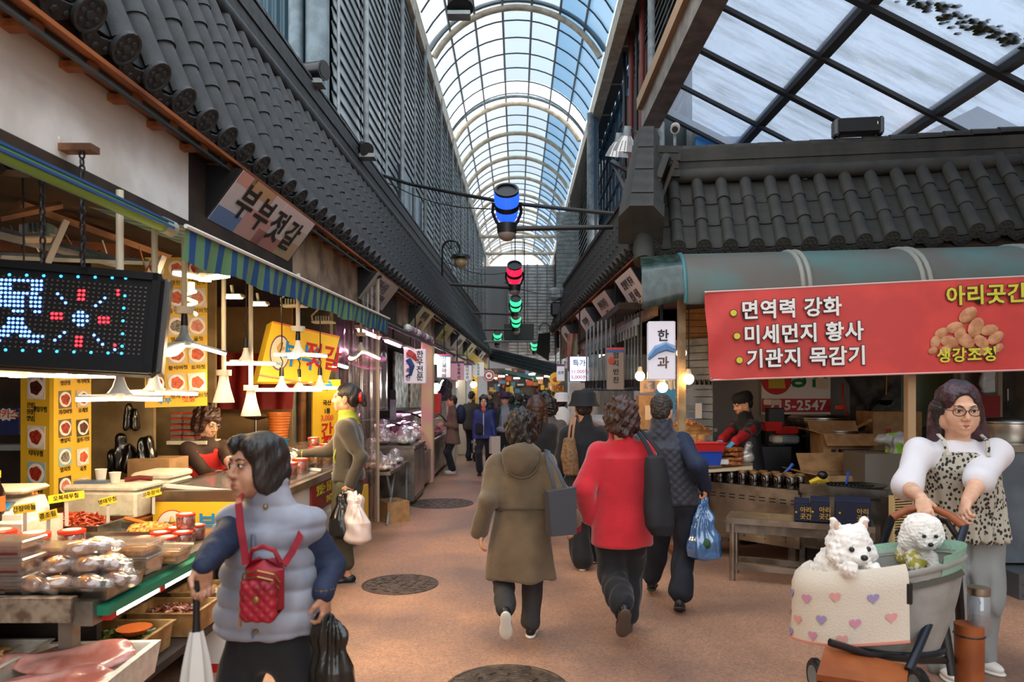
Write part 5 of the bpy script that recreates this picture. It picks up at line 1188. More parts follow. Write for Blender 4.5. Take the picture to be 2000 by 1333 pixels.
# -------------- lamps
BULB=glow('lamp_glow','ffdfae',46);LAMPB=mat('lamp_white','efe7d6',.35)
def blade_lamp(label,c,top,rr=.19,tilt=0.,blades=3,droop=.25,a0=.4,dark=False):
 t=thing('blade_lamp',label,'lamp',tuple(c),group='white bladed lamps over the stall');hb=GREYST if dark else LAMPB;H_=(2.57 if c[0]>-2.05 else 2.7)-c[2]
 m=MB();m.lathe([(.05,.03),(.03,.06),(.018,.1),(.018,.13)],12);m.ob('lamp_neck',hb,t,smooth=40)
 m=MB();m.cyl((0,0,.12),(0,0,.19),.02,.016,10);m.ob('socket',BLKP,t,smooth=40)
 if top:
  m=MB();m.cyl((0,0,.19),(0,0,.23),.05,.056,14);m.ob('ceiling_cup',CREAMP,t,smooth=40);m=MB();m.cyl((0,0,.22),(0,0,H_),.017,n=8);m.ob('rod',CREAMP,t,smooth=60)
 else:
  m=MB();m.tube([(0,0,.19),(.01,0,.24),(-.02,0,.3),(0,.01,.36),(0,0,H_)],.005,5);m.ob('cord',BLK,t)
 m=MB();m.lathe([(.055,.0),(.055,.03),(0,.032)],14);m.ob('hub',hb,t,smooth=30);m=MB();m.lathe([(0,-.004),(.05,-.004),(.052,.002)],14);m.ob('hub_glow',BULB,t)
 for k in range(blades):
  a=a0+k*2*PI/blades;M=Matrix.Rotation(a,4,'Z')@Matrix.Translation((.05,0,.012))@Matrix.Rotation(droop,4,'Y')
  n=10;pts=[(0,-.03)]+[(rr*.72+rr*.24*math.sin(q),-.042*math.cos(q))for q in[PI*j/n for j in range(n+1)]]+[(0,.03)]
  m=MB();m.prism(pts,.012,M);m.ob('blade_back',hb,t);m=MB();m.prism([(x*.97+.002,y*.9)for x,y in pts],.016,M@Matrix.Translation((0,0,-.016)));m.ob('blade_glow',BULB,t)
 return t
blade_lamp('bright three-bladed lamp under the left end of the LED board',P(45,735,3.55),0,.2,a0=.2,droop=.0)
blade_lamp('bright three-bladed lamp hanging under the middle of the LED board',P(163,737,3.6),0,.17,a0=1.2,droop=-.02)
blade_lamp('lowest bright lamp right below the LED board corner',P(234,781,3.3),.32,.15,a0=.0,droop=.02)
blade_lamp('bright lamp on a long white rod right of the LED board',P(302,770,3.9),.85,.19,a0=2.9,droop=.03)
blade_lamp('dark-backed bladed lamp before the hanging yellow menu board',P(360,676,4.2),.62,.2,a0=.3,droop=.28,dark=True)
blade_lamp('bladed lamp close under the awning valance start',P(396,545,4.5),.3,.14,a0=1.9,droop=-.1)
blade_lamp('flat bright lamp left of the tilted yellow sign',P(480,712,5.2),0,.17,a0=.5,droop=0)
blade_lamp('bright bladed lamp hanging before the tilted yellow sign logo',P(582,695,5.6),.55,.19,a0=.0,droop=.06)
blade_lamp('dark-backed bladed lamp at the right end of the tilted yellow sign',P(647,712,7.3),.6,.17,a0=.9,droop=.22,dark=True)
blade_lamp('angled bladed lamp before the clear vinyl curtain',P(705,690,8.0),.5,.19,a0=.3,droop=.4)
blade_lamp('left of the three flat lamps low under the tilted yellow sign',P(550,764,5.8),0,.17,a0=1.,droop=0)
blade_lamp('middle of the three flat lamps low under the tilted yellow sign',P(584,764,6.2),0,.15,a0=.4,droop=0)
blade_lamp('right of the three flat lamps low under the tilted yellow sign',P(625,760,6.3),0,.15,a0=.1,droop=0)
for(px,py,Y,top,l)in((437,787,5.0,.72,'white cone lamp on a long rod beside the menu board'),(490,813,5.3,.12,'white cone lamp hanging lower before the red curtain')):
 t=thing('cone_lamp',l,'lamp',tuple(P(px,py,Y)),group='white cone lamps');
 m=MB();m.lathe([(.07,0),(.072,.005),(.045,.1),(.035,.15),(.03,.19),(0,.19)],18);m.ob('shade',mat('lamp_cone','f2e4cc',.4,emit=.25),t,smooth=40);m=MB();m.cyl((0,0,.19),(0,0,.23),.052,n=14);m.ob('ceiling_cup',CREAMP,t,smooth=40);m=MB();m.cyl((0,0,.22),(0,0,2.7-P(px,py,Y).z),.017,n=8);m.ob('rod',CREAMP,t,smooth=60)
 m=MB();m.lathe([(0,.004),(.06,.004)],14);m.ob('bulb_face',glow('soft_glow','fff0d2',3),t)
for(px,py,Y,l)in((455,583,5.4,'left small flood lamp under the awning'),(505,597,5.8,'right small flood lamp under the awning')):
 t=thing('flood_lamp',l,'lamp',tuple(P(px,py,Y)));m=MB();m.rbox((0,.02,.02),(.14,.1,.03),.008);m.tube([(0,0,.03),(-.02,.02,.1)],.012,5);m.ob('housing',CREAMP,t);m=MB();m.box((0,-.01,.002),(.12,.09,.006));m.ob('diffuser',BULB,t)
for i,(px,py,Y,l)in enumerate(((575,598,5.9,'first finned flood lamp under the valance, switched off'),(632,630,6.6,'second finned flood lamp under the valance, switched off'))):
 t=thing('flood_lamp',l,'lamp',tuple(P(px,py,Y)))
 m=MB();m.rbox((0,0,0),(.2,.12,.02),.006);m.ob('diffuser',CREAMP,t)
 for k in range(6):m=MB();m.box((-.06+k*.024,0,.03),(.006,.1,.05));m.ob('fin',CREAMP,t)
 m=MB();m.tube([(-.1,0,0),(-.11,0,.06),(-.05,0,.12)],.01,5);m.ob('bracket',CREAMP,t)
sp=thing('spiral_bulb','coiled fluorescent bulb glowing beside the menu board top','lamp',tuple(P(372,585,4.6)))
m=MB();m.tube([(.035*math.cos(q),.035*math.sin(q),-.1+.012*q)for q in[k*.5 for k in range(26)]],.011,6);m.ob('glass_coil',glow('coil_glow','ffe2b0',2.),sp,smooth=60);m=MB();m.cyl((0,0,.05),(0,0,.11),.025,n=10);m.ob('base',CREAMP,sp)
# -------------- chilled display cabinet
fr_=thing('fridge_counter','long chilled display cabinet with glass lid and yellow squid sign on its end','fridge',(-2.1,6.4,0))
m=MB();m.bx((-2.41,4.75,.1),(-1.72,8.0,.86));m.ob('cabinet',mat('fridge_white','d8d2c6',.4),fr_,True)
m=MB();m.bx((-2.42,4.7,.84),(-1.7,4.78,.98));m.bx((-2.42,7.95,.84),(-1.7,8.02,.98));m.bx((-2.42,4.7,.9),(-2.36,8.02,1.0));m.bx((-1.76,4.7,.86),(-1.69,8.02,.92));m.ob('top_frame',STEEL,fr_,True)
m=MB();m.slab((-2.37,4.8,.985),(-1.75,4.8,.925),(-1.75,7.95,.925),(-2.37,7.95,.985),-.008);m.ob('glass_lid',CL,fr_,True)
for y in(4.78,6.3,7.9):m=MB();m.slab((-2.38,y,.995),(-1.74,y,.935),(-1.74,y+.05,.935),(-2.38,y+.05,.995),-.02);m.ob('lid_rail',WHITEP,fr_,True)
m=MB();m.bx((-2.36,4.8,.862),(-1.8,7.9,.87));m.ob('inner_trays',F_kimr,fr_,True)
q5=[V((-2.4,4.69,.91)),V((-1.72,4.69,.91)),V((-1.72,4.69,.59)),V((-2.4,4.69,.59))]
m=MB();m.slab(q5[3],q5[2],q5[1],q5[0],.03);m.ob('sign_panel',YEL,fr_,True)
m=MB();m.bx((-2.41,4.72,.1),(-1.72,4.76,.56));m.ob('end_panel',STEELD,fr_,True)
F=frame(V((-2.27,4.685,.76)),V((1,0,0)),V((0,0,1)),V((0,-1,0)))
m=MB();m.lathe([(.1,0),(.1,.003),(0,.003)],24,M=F);m.ob('logo_ring',INKR,fr_,True);m=MB();m.lathe([(.094,.0),(.094,.005),(0,.005)],24,M=F);m.ob('logo_disc',WHITEP,fr_,True)
m=MB();T=lambda*p:[F@V((x,y,.007))for x,y in p]
m.tube(T((0,-.03),(.005,.02),(0,.06)),[.02,.024,.006],6);
for x in(-1,1):m.tube(T((x*.01,-.02),(x*.03,-.045),(x*.055,-.03),(x*.05,0)),.006,5)
m.ob('squid_logo',mat('logo_orange','e09a4a'),fr_,True)
for i,ch in enumerate('부부젓갈'):txt(ch,.15,INKB if i<2 else INKR,F@Matrix.Translation((.23+.135*i,0,.003)),parent=fr_,bold=.02)
q6=[V((-1.7,5.9,.86)),V((-1.7,8.0,.86)),V((-1.7,8.0,.62)),V((-1.7,5.9,.62))];m=MB();m.slab(q6[3],q6[2],q6[1],q6[0],.015);m.ob('price_panel',mat('price_red','8e1c16',.45),fr_,True)
txt('맛있는 젓갈 SINCE 2002',.1,INKY,qframe(q6,.3,.3,.003),parent=fr_,bold=.02);txt('반찬 젓갈 전문점',.11,INKY,qframe(q6,.7,.5,.003),parent=fr_,bold=.02);txt('SINCE 1978',.08,INKY,qframe(q6,.3,.75,.003),parent=fr_,bold=.02)
m=MB();m.bx((-1.73,5.2,.1),(-1.7,7.75,.56));m.ob('front_panel',mat('fridge_white','d8d2c6'),fr_,True)
for i in range(9):m=MB();m.bx((-1.702,7.0,.16+i*.036),(-1.692,7.6,.18+i*.036));m.ob('vent_slot',BLKP,fr_,True)
m=MB();m.bx((-1.705,6.4,.3),(-1.695,6.7,.36));m.ob('price_strip',WHITEP,fr_,True);m=MB();m.bx((-1.75,7.76,.02),(-1.68,8.04,.6));m.ob('corner_guard',YEL,fr_,True)
DOME=clear('dome_plastic','fff6e8',.5,.08,.05)
for(x,y,l)in((-2.08,6.35,'nearer clear dome cover over a dish on the chilled cabinet'),(-2.08,7.0,'farther clear dome cover over a dish on the chilled cabinet')):
 t=thing('dome_dish',l,'dish',(x,y,.965),group='dome covered dishes')
 m=MB();m.rbox((0,0,.02),(.5,.36,.04),.01);m.ob('platter',STEEL,t);m=MB();m.sph((0,0,.04),(.22,.15,.15),20,10);m.v=[(a,b,max(c,.04))for a,b,c in m.v];m.ob('dome',DOME,t,smooth=60);m=MB();heap(m,(0,0,.04),(.36,.24,.05),60,'strip',.02,5);m.ob('food',F_pale,t,smooth=50,kind='stuff')
for i,(x,y,z,b,l)in enumerate(((-1.86,6.1,.94,jm,'near red-lidded jar beside the dome on the chilled cabinet'),(-1.84,6.5,.94,jb,'large red-lidded jar below the shopper’s arm'),(-1.86,6.5,1.14,js,'small jar stacked on the large red-lidded jar'),(-1.98,6.65,.95,jm,'red-lidded jar right behind the large jar on the cabinet'),(-1.84,6.85,.94,jb,'large red-lidded jar nearest the shopper’s waist'),(-1.84,5.75,.94,jm,'red jar of chilli paste at the front of the cabinet lid'))):place(b,x,y,z,l,'jars on the chilled cabinet')
bxs=thing('wooden_tray','stack of flat wooden trays under the blue bucket','tray',(-2.45,6.75,.98))
m=MB();m.rbox((0,0,.04),(.42,.4,.08),.008);m.ob('lower_tray',BLKP,bxs);m=MB();m.rbox((0,0,.1),(.4,.38,.03),.006);m.ob('upper_tray',WOODB,bxs)
# -------------- roof signs along the left eave
def eave_sign(y0,y1,face,lines,label,ink=INK,left=True,fz=(3.05,2.74),cols=None,h=.15,sxx=1.,of=(0.03,-.2)):
 g=LP if left else QP;sg=1 if left else-1
 t=thing('shop_sign',label,'sign',tuple(g((y0+y1)/2,0,2.9)))
 a,b=(y0,y1)if left else(y1,y0)
 q=[g(a,of[0]*sg,fz[0]),g(b,of[0]*sg,fz[0]),g(b,of[1]*sg,fz[1]),g(a,of[1]*sg,fz[1])]
 bk=[g(a,of[1]*sg-.25*sg,fz[0]+.06),g(b,of[1]*sg-.25*sg,fz[0]+.06),g(b,of[1]*sg-.25*sg,fz[1]),g(a,of[1]*sg-.25*sg,fz[1])]
 m=MB();m.add([*q,*bk],[(3,2,1,0),(4,5,6,7),(0,4,7,3),(1,2,6,5),(0,1,5,4),(3,7,6,2)]);m.ob('sign_box',BLKP,t,True)
 e=(q[1]-q[0]).normalized()*.025;q2_=[q[0]+e,q[1]-e,q[2]-e,q[3]+e];n=(q[1]-q[0]).cross(q[3]-q[0]).normalized()*-.004
 m=MB();m.slab(*[p+n for p in(q2_[3],q2_[2],q2_[1],q2_[0])],.003);m.ob('sign_face',face,t,True)
 if cols:
  for(u0,u1,v0,v1,mt)in cols:m=MB();m.slab(*[bil(q2_,u,v)+n*1.3 for u,v in((u0,v1),(u1,v1),(u1,v0),(u0,v0))],.002);m.ob('colour_field',mt,t,True)
 for(s,u,v,hh)in lines:txt(s,hh,ink,qframe(q2_,u,v,.008),parent=t,bold=.025,sx=sxx)
 return t
PK=mat('sign_pink','dba49a',.5);PB_=mat('sign_pinkpale','ded0d0',.5);CR=mat('sign_cream','cdbfae',.5);SB=mat('sign_blue','7288b4',.5);TN=mat('sign_tan','c9a27c',.5)
t=eave_sign(4.5,6.0,PB_,[],'pale patchwork sign lettered 부부젓갈 under the tiled eave',cols=((0,.16,0,.22,PK),(.0,.25,.7,1,SB),(.25,.55,.45,1,PK),(.12,.4,0,.25,TN),(.72,1,.3,.6,CR),(.45,.75,.7,1,mat('sign_rose','c58078')),(.55,.8,0,.3,PB_),(.75,1,.6,1,TN)))
qs=[LP(4.5,.03,3.05),LP(6.0,.03,3.05),LP(6.0,-.2,2.74),LP(4.5,-.2,2.74)]
for i,ch in enumerate('부부젓갈'):txt(ch,.27,INK,qframe(qs,.2+.2*i,.47+.03*i,.012),parent=t,bold=.02,sx=1.05)
eave_sign(8.3,9.6,mat('sign_grey','b9b3aa',.5),[('문정식당',.42,.35,.16),('수타짜장면',.55,.72,.13)],'grey sign with two rows of faded letters second along the left eave',ink=mat('faded_ink','5c5a72'))
eave_sign(11.6,12.9,mat('sign_lemon','cfd09a',.5),[('정육식당',.5,.35,.16),('한우',.5,.75,.13)],'greenish sign third along the left eave')
eave_sign(14.6,15.9,mat('sign_lime','c3cc6a',.5),[('축산',.4,.6,.2)],'lime yellow sign fourth along the left eave')
eave_sign(17.2,18.6,mat('sign_white','d9d4cc',.5),[('가나상회',.5,.5,.2)],'white sign with black letters fifth along the left eave')
eave_sign(20.2,21.8,mat('sign_lemon','cfd09a'),[('과일',.5,.5,.2)],'pale lemon sign sixth along the left eave');eave_sign(24,25.6,mat('sign_white','d9d4cc'),[('야채',.5,.5,.2)],'narrow white sign seventh and last along the left eave')
# -------------- clear vinyl sheet at the end of the side-dish stall
VIN=clear('vinyl','fff4ec',.45,.06,.06)
vs_=MB();vs_.grid(lambda u,v:P(672+66*u,560+460*v,8.45+.05*math.sin(u*19+v)+.03*math.sin(u*47)),60,3);vs_.ob('vinyl_curtain',VIN,smooth=60,label='clear vinyl curtain hanging at the far end of the side-dish stall',cat='curtain')
m=MB();m.cyl(P(664,556,8.45),P(746,540,8.45),.02,n=6);m.ob('curtain_rail',BLK,label='dark rail carrying the clear vinyl curtain',cat='rail')
m=MB();m.cyl(P(738,545,8.5),P(738,1020,8.5),.022,n=6);m.ob('curtain_post',clear('post_plastic','d9c8b0',.3,.5,.2),label='slim pale post at the edge of the vinyl curtain',cat='post')
BAGC=clear('bag_film','ffffff',.4,.2,.1)
def bagged(c,s,fm,label,group='bagged goods on the middle tables',seed=0):
 t=thing('bagged_goods',label,'bag',c,group=group);sd=SDF(.02);sd.ell((0,0,s[2]*.4),(s[0]*.42,s[1]*.42,s[2]*.4));sd.disp(lambda p:.01*noise3(p,40,seed));solid('filling',[(sd,.014)],fm,t)
 sd=SDF(.02);sd.ell((0,0,s[2]*.45),(s[0]*.5,s[1]*.5,s[2]*.5));sd.cap((0,0,s[2]*.8),(.02,0,s[2]*1.25),s[0]*.2,s[0]*.26);sd.disp(lambda p:.008*noise3(p,55,seed+3));solid('film',[(sd,.014)],BAGC,t);return t
tb=thing('trestle_table','folding table with steel edge carrying bags of dried snacks','table',(-1.85,9.3,0))
m=MB();m.bx((-2.5,8.7,.62),(-1.55,10.2,.66));m.ob('table_top',STEELD,tb,True)
for a,b in(((-1.6,8.75,.62),(-1.6,9.3,0)),((-1.6,9.3,.62),(-1.6,8.75,0)),((-1.58,10.15,.62),(-1.58,10.15,0)),((-2.4,8.75,.62),(-2.4,8.75,0)),((-2.4,10.15,.62),(-2.4,10.15,0))):
 m=MB();m.cyl(a,b,.016,n=6);m.ob('leg',GREYST,tb,True)
YC=mat('yellow_snack','d99a42',.5,col2='b06a22',ns=30);WC=mat('white_goods','d8d4c8',.5,col2='b0a898',ns=30);DC=mat('dark_goods','4a2c1e',.5,col2='24140e',ns=30)
for x,y,s,fm,l in((-1.68,8.85,(.3,.22,.09),YC,'near bag of yellow dried snacks at the table corner'),(-1.85,9.1,(.3,.22,.09),YC,'second bag of yellow snacks on the folding table'),(-2.1,8.9,(.3,.24,.1),YC,'bag of yellow snacks by the vinyl curtain'),(-1.7,9.35,(.26,.2,.08),YC,'bag of orange snacks along the folding table edge'),(-1.95,9.5,(.36,.3,.22),DC,'large clear bag of dark goods on the folding table'),(-1.7,9.8,(.3,.26,.1),WC,'bag of pale goods at the far end of the folding table'),(-2.25,9.4,(.34,.3,.2),WC,'puffy white bag behind the dark goods bag'),(-2.3,9.9,(.3,.3,.26),WC,'tall puffy bag at the back of the folding table')):bagged((x,y,.665),s,fm,l,seed=int(abs(x*77)))
carton((-1.75,8.9,0),(-1.45,9.3,.26),'open cardboard carton lying under the folding table',rz=.6,flaps=(('f',.2,2.6),('r',.18,2.4)))
carton((-2.3,9.1,0),(-1.9,9.5,.42),'upright cardboard carton in the shade under the folding table')
sc2=thing('steel_cabinet','stainless cabinet standing between folding table and meat case','cabinet',(-1.85,10.8,0))
m=MB();m.bx((-2.4,10.35,.05),(-1.5,11.5,.82));m.ob('body',STEELD,sc2,True);m=MB();m.bx((-2.42,10.33,.82),(-1.48,11.52,.86));m.ob('top_plate',STEEL,sc2,True);m=MB();m.bx((-1.52,10.4,.12),(-1.49,11.4,.78));m.ob('door',STEEL,sc2,True);m=MB();m.bx((-2.38,10.37,0),(-1.52,11.48,.05));m.ob('plinth',BLK,sc2,True)
for x,y,s,fm,l in((-1.7,10.55,(.4,.3,.12),mat('cabbage','c9cf9a',.5,col2='9aa85e',ns=20),'tray bag of pale cabbage on the stainless cabinet'),(-2.05,10.6,(.4,.3,.12),mat('mushroom','cfb894',.5,col2='a58a62',ns=25),'bag of mushrooms left on the stainless cabinet'),(-1.75,11.0,(.4,.3,.14),WC,'bag of white goods mid on the stainless cabinet'),(-2.1,11.1,(.4,.34,.2),mat('mushroom','cfb894'),'upright bag of pale roots behind the cabinet front'),(-1.65,11.35,(.3,.26,.2),mat('onion','c08a6a',.5),'bag of onions at the cabinet corner')):bagged((x,y,.865),s,fm,l,'vegetable bags on the stainless cabinet',seed=int(abs(y*31)))
MEAT=[mat('meat_red','b8384a',.35,col2='e0a0a8',ns=18,coat=.3),mat('meat_pink','d87890',.35,col2='f0c8cc',ns=14,coat=.3),mat('meat_dark','8c2c3a',.35,col2='c06a74',ns=20,coat=.3)]
PINKT=glow('pink_tube','ffb8e0',26);CASEG=clear('case_glass','fbeef4',.6,.05,.04)
def meat_case(y0,y1,zt,label,x0=-2.65,x1=-1.55):
 t=thing('meat_case',label,'display case',((x0+x1)/2,(y0+y1)/2,0));zb=zt-.5
 m=MB();m.bx((x0,y0,.1),(x1,y1,zb));m.ob('case_body',STEEL,t,True);m=MB();m.bx((x0+.05,y0+.05,0),(x1-.08,y1-.05,.1));m.ob('plinth',BLK,t,True)
 m=MB();m.bx((x0,y0,zb),(x0+.3,y1,zt));m.ob('back_cabinet',BLKP,t,True);m=MB();m.bx((x0,y0-.01,zt),(x0+.5,y1+.01,zt+.05));m.ob('top_bar',BLKP,t,True)
 m=MB();m.grid(lambda u,v:(x0+.5+(x1-x0-.52)*math.sin(v*PI/2),y0+(y1-y0)*u,zb+.02+(zt-zb)*math.cos(v*PI/2)),2,10);m.ob('curved_glass',CASEG,t,True,smooth=60)
 for y in(y0+.01,y1-.01):m=MB();m.tube([(x0+.5+(x1-x0-.52)*math.sin(v*PI/20),y,zb+.02+(zt-zb)*math.cos(v*PI/20))for v in range(11)],.022,6);m.ob('side_rim',BLKP,t,True)
 m=MB();m.cyl((x0+.5,y0+.1,zt-.04),(x0+.5,y1-.1,zt-.04),.014,n=6);m.ob('pink_tube',PINKT,t,True)
 k=0;y=y0+.12
 while y<y1-.2:
  for x in(x0+.42,x0+.68,x0+.92):
   m=MB();m.rbox((x,y+.1,zb+.03+.06*(x0+.92-x)),(.22,.2,.03),.008);m.ob('tray',WHITEP,t,True);sd=MB();heap(sd,(x,y+.1,zb+.05+.06*(x0+.92-x)),(.2,.18,.04),7,'strip',.04,k);sd.ob('meat',MEAT[k%3],t,True,smooth=50);k+=1
  y+=.27
 return t
meat_case(11.7,13.2,1.12,'near pink-lit meat case with curved glass front');meat_case(13.3,16.2,1.25,'long pink-lit meat case behind the shorter one')
m=MB();m.bx((-2.1,11.75,1.18),(-2.0,11.78,1.55));m.ob('scale_post',GREYST,label='thin scale display post on the meat case',cat='post');m=MB();m.rbox((-2.05,11.76,1.6),(.09,.04,.16),.008);m.ob('scale_display',BLKP,bpy.data.objects['scale_post'],True)
CURT=clear('pink_film','f2dcea',.3,.3,.15,dcol='c9a8c0')
cm=MB();cm.grid(lambda u,v:(-2.75+.03*math.sin(u*40),9.6+5.4*u,2.7-1.65*v),90,2);cm.ob('vinyl_curtain',CURT,smooth=60,label='pinkish clear curtain behind the meat cases',cat='curtain')
m=MB();m.grid(lambda u,v:(-2.35+.06*math.sin(v*6)+.01*math.sin(u*60),9.9+2.6*u,2.28-.22*v-.06*math.sin(u*PI)),50,6);m.ob('pink_swag',mat('pink_cloth','c993b0',.6,col2='a8708e',ns=5),smooth=60,label='pink swag cloth hung over the butcher stall front',cat='cloth')
for i,(y,l)in enumerate(((9.4,'first'),(11.2,'second'),(13.0,'third'))):
 t=thing('tube_light',l+' pink fluorescent tube under the butcher stall ceiling','light',(-1.95,y,2.4),group='pink tubes over the butcher stall');m=MB();m.bx((-.04,-.7,.02),(.04,.7,.06));m.ob('fitting',WHITEP,t);m=MB();m.cyl((0,0,.06),(0,0,.34),.01,n=5);m.ob('hanger',BLK,t);m=MB();m.cyl((0,-.65,.0),(0,.65,.0),.018,n=6);m.ob('tube',PINKT,t)
for k in range(9):
 m=MB();m.sph(LP(10.4+k*.28,.0,2.58),(.06,.08,.06),7,5);m.ob('paper_bundle',(WHITEP,GREYST,mat('pink_cloth','c993b0'))[k%3],label=ORD[k]+' pale bundle from the near end of the butcher stall rail',cat='bundle',group='bundles over the butcher rail')
m=MB();m.tube([LP(8.6,.0,2.5),LP(29,.0,2.5)],.03,6);m.ob('stall_rail',BLK,label='long dark rail running under the left fascia',cat='rail')
m=MB();m.slab(LP(8.5,-.3,2.62),LP(12,-.3,2.62),LP(12,.0,2.5),LP(8.5,.0,2.5),.02);m.ob('shutter_box',GREYST,label='grey shutter hood past the awning end',cat='hood')
for i,(y,mt,l)in enumerate(((12.9,mat('post_pink','e0a8a0',.5,col2='d8c890',ns=2),'paper-wrapped pink and yellow post in the butcher row'),(16.4,CREAMP,'cream post beyond the meat cases'),(18.8,CREAMP,'cream post behind the woman in the brown coat'),(22.5,mat('yellow_paint','d6a93a',.5),'yellow painted post far down the left row'))):
 m=MB();m.rbox((-1.62+.0288*(y-12.9),y,1.3),(.22,.22,2.6),.02);m.ob('stall_post',mt,label=l,cat='post')
m=MB();m.bx((-1.52,13.0,1.25),(-1.4,13.2,1.62));m.ob('red_box',REDM,label='small red box fixed beside the paper-wrapped post',cat='box')
for i,(y0,y1,c,l)in enumerate(((16.6,18.6,'cfd8da','pale lit goods wall of the vegetable stall'),(19,22.3,'c8b9a4','beige lit goods wall further down'),(22.8,29.5,'9fa69a','dim goods wall at the end of the left row'))):
 m=MB();m.bx((-2.9,y0,0),(-2.85,y1,2.6));m.ob('goods_wall',mat('goods_%d'%i,c,.6,col2='6a6f70',ns=5),label=l,cat='wall')
WG=glow('white_lamp','fff8f0',14)
for i,(px,py,Y)in enumerate(((849,702,13.4),(852,757,16.8),(868,750,17.6),(887,752,19),(905,742,20),(925,752,22),(846,770,17),(880,735,18.5))):
 t=thing('globe_lamp',ORD[i]+' bright white lamp counted along the left row of stalls','lamp',tuple(P(px,py,Y)),group='white lamps along the left row');m=MB();m.sph((0,0,0),.1,10,8);m.ob('globe',WG,t,smooth=60);m=MB();m.cyl((0,0,.08),(0,0,.16),.04,n=8);m.cyl((0,0,.16),(0,0,3.1-P(px,py,Y).z),.008,n=5);m.ob('cord',BLK,t)
def hang_sign(c,w_,h_,face,lines,label,yaw=.3,d=.12,ink=INK,cap=None,art=None,group='hanging shop signs',hang=.5,glowf=0):
 t=thing('hanging_sign',label,'sign',tuple(c),yaw,group);m=MB();m.rbox((0,0,0),(w_,d,h_),.01);m.ob('sign_box',face,t)
 m=MB();m.cyl((0,0,h_/2),(0,0,3.1-c[2]if c[1]>8 else 2.6-c[2]),.01,n=5);m.ob('hanger',BLK,t)
 if cap:m=MB();m.box((0,0,h_/2+.0),(w_*1.03,d*1.05,h_*.05));m.ob('red_cap',REDM,t);m=MB();m.box((0,0,h_/2-h_*.06),(w_*1.02,d*1.03,h_*.07));m.ob('blue_band',mat('cap_blue','2d5a9a',.5),t)
 B=Matrix.Translation((0,-d/2-.004,0))@Matrix.Rotation(PI/2,4,'X')
 if art:art(t,B,w_,h_)
 for s,u,v,hh,ik_ in lines:txt(s,hh,ik_ or ink,B@Matrix.Translation((u*w_,v*h_,.003)),parent=t,world=False,bold=.02)
 return t
WLB=mat('white_lightbox','e8e4e4',.4,emit=.18)
def fish_art(t,B,w_,h_):
 m=MB();m.tube([B@V((-w_*.32,h_*.42,.003)),B@V((-.02,h_*.3,.003)),B@V((w_*.1,h_*.15,.003))],[.05,.055,.02],5);m.ob('red_swoosh',mat('swoosh_red','b8432e',.5),t)
 m=MB();m.tube([B@V((-w_*.3,h_*.2,.004)),B@V((-.04,h_*.0,.004)),B@V((-w_*.2,-h_*.25,.004)),B@V((-w_*.42,-h_*.3,.004))],[.05,.05,.03,.01],6);m.ob('whale_print',mat('whale_blue','33507e',.5),t)
hang_sign(P(811,716,11.2),.34,.54,WLB,[(c,.24,.33-.22*i,.12,None)for i,c in enumerate('한우전문')]+[(c,-.3,.3-.22*i,.08,None)for i,c in enumerate('농가축산')],'white sign reading 한우전문 with blue fish, nearest of the left hanging signs',yaw=.0,art=fish_art)
hang_sign(P(867,716,13.6),.26,.44,WLB,[(c,0,.3-.25*i,.1,mat('ink_grey','5c6a72'))for i,c in enumerate('신실야채')],'pale sign reading 신실야채 with red and blue cap',yaw=.1,cap=1)
hang_sign(P(893,725,16.2),.3,.42,mat('pink_lightbox','d8a4b0',.4,emit=.15),[(c,.1,.3-.22*i,.085,None)for i,c in enumerate('농심축산')],'pink sign reading 농심축산 in the left row',yaw=.2,cap=1)
hang_sign(P(912,727,18.5),.24,.42,WLB,[(c,0,.3-.22*i,.085,None)for i,c in enumerate('바다수산')],'white sign behind the pink sign in the left row',yaw=.2,cap=1)
hang_sign(P(934,722,21.5),.34,.42,WLB,[(c,0,.3-.22*i,.085,INKG)for i,c in enumerate('청과상회')],'large white far sign under the yellow awning',yaw=.1)
rs=thing('round_sign','round red and white sign hanging far in the left row','sign',tuple(P(955,734,22)));F=Matrix.Rotation(PI/2,4,'X')
for r,z,mt,n in((.19,0,INKR,'ring'),(.17,.01,WLB,'disc'),(.15,.014,INKR,'inner_ring'),(.11,.018,WLB,'inner_disc')):m=MB();m.lathe([(r,0),(r,.012),(0,.012)],24,M=F@Matrix.Translation((0,0,z)));m.ob(n,mt,rs)
m=MB();m.sph((0,-.035,-.01),(.055,.01,.045),10,6);m.ob('emblem',mat('emblem_orange','e0542a',.5),rs);m=MB();m.cyl((0,0,.18),(0,0,.92),.012,n=5);m.ob('hanger',BLK,rs)
m=MB();m.slab(P(915,700,20),P(952,722,23),P(952,712,23.5),P(925,690,20.5),.02);m.ob('yellow_awning',YEL,label='yellow canopy strip under the far left eave',cat='awning')
m=MB();m.slab(P(983,728,27),P(1040,742,25),P(1034,733,26),P(985,722,28),.05);m.ob('green_awning',mat('green_canvas','1f5a4a',.6),label='dark green awning at the far bend of the alley',cat='awning')
bg=thing('hanging_bag','black polka patterned garment bag hanging in the left row','bag',tuple(P(872,762,16.2)));sd=SDF(.03);sd.loft([(-.26,0,0,.16,.05),(.05,0,0,.14,.05),(.26,0,0,.05,.03)]);sd.disp(lambda p:.012*noise3(p,25,2));solid('bag_body',[(sd,.016)],mat('black_dots','15181c',.5,col2='8a949a',ns=24,nlo=.62,nhi=.66),bg)
fs_=thing('far_stall_front','brightly lit stall fronts closing the far end of the alley','stall',(0,30,0))
rd=random.Random(5);m=MB();m.bx((-1.3,31,0),(2.2,31.1,2.7));m.ob('back_panel',mat('far_goods','4a4440',.7,col2='6a5e52',ns=3),fs_,True)
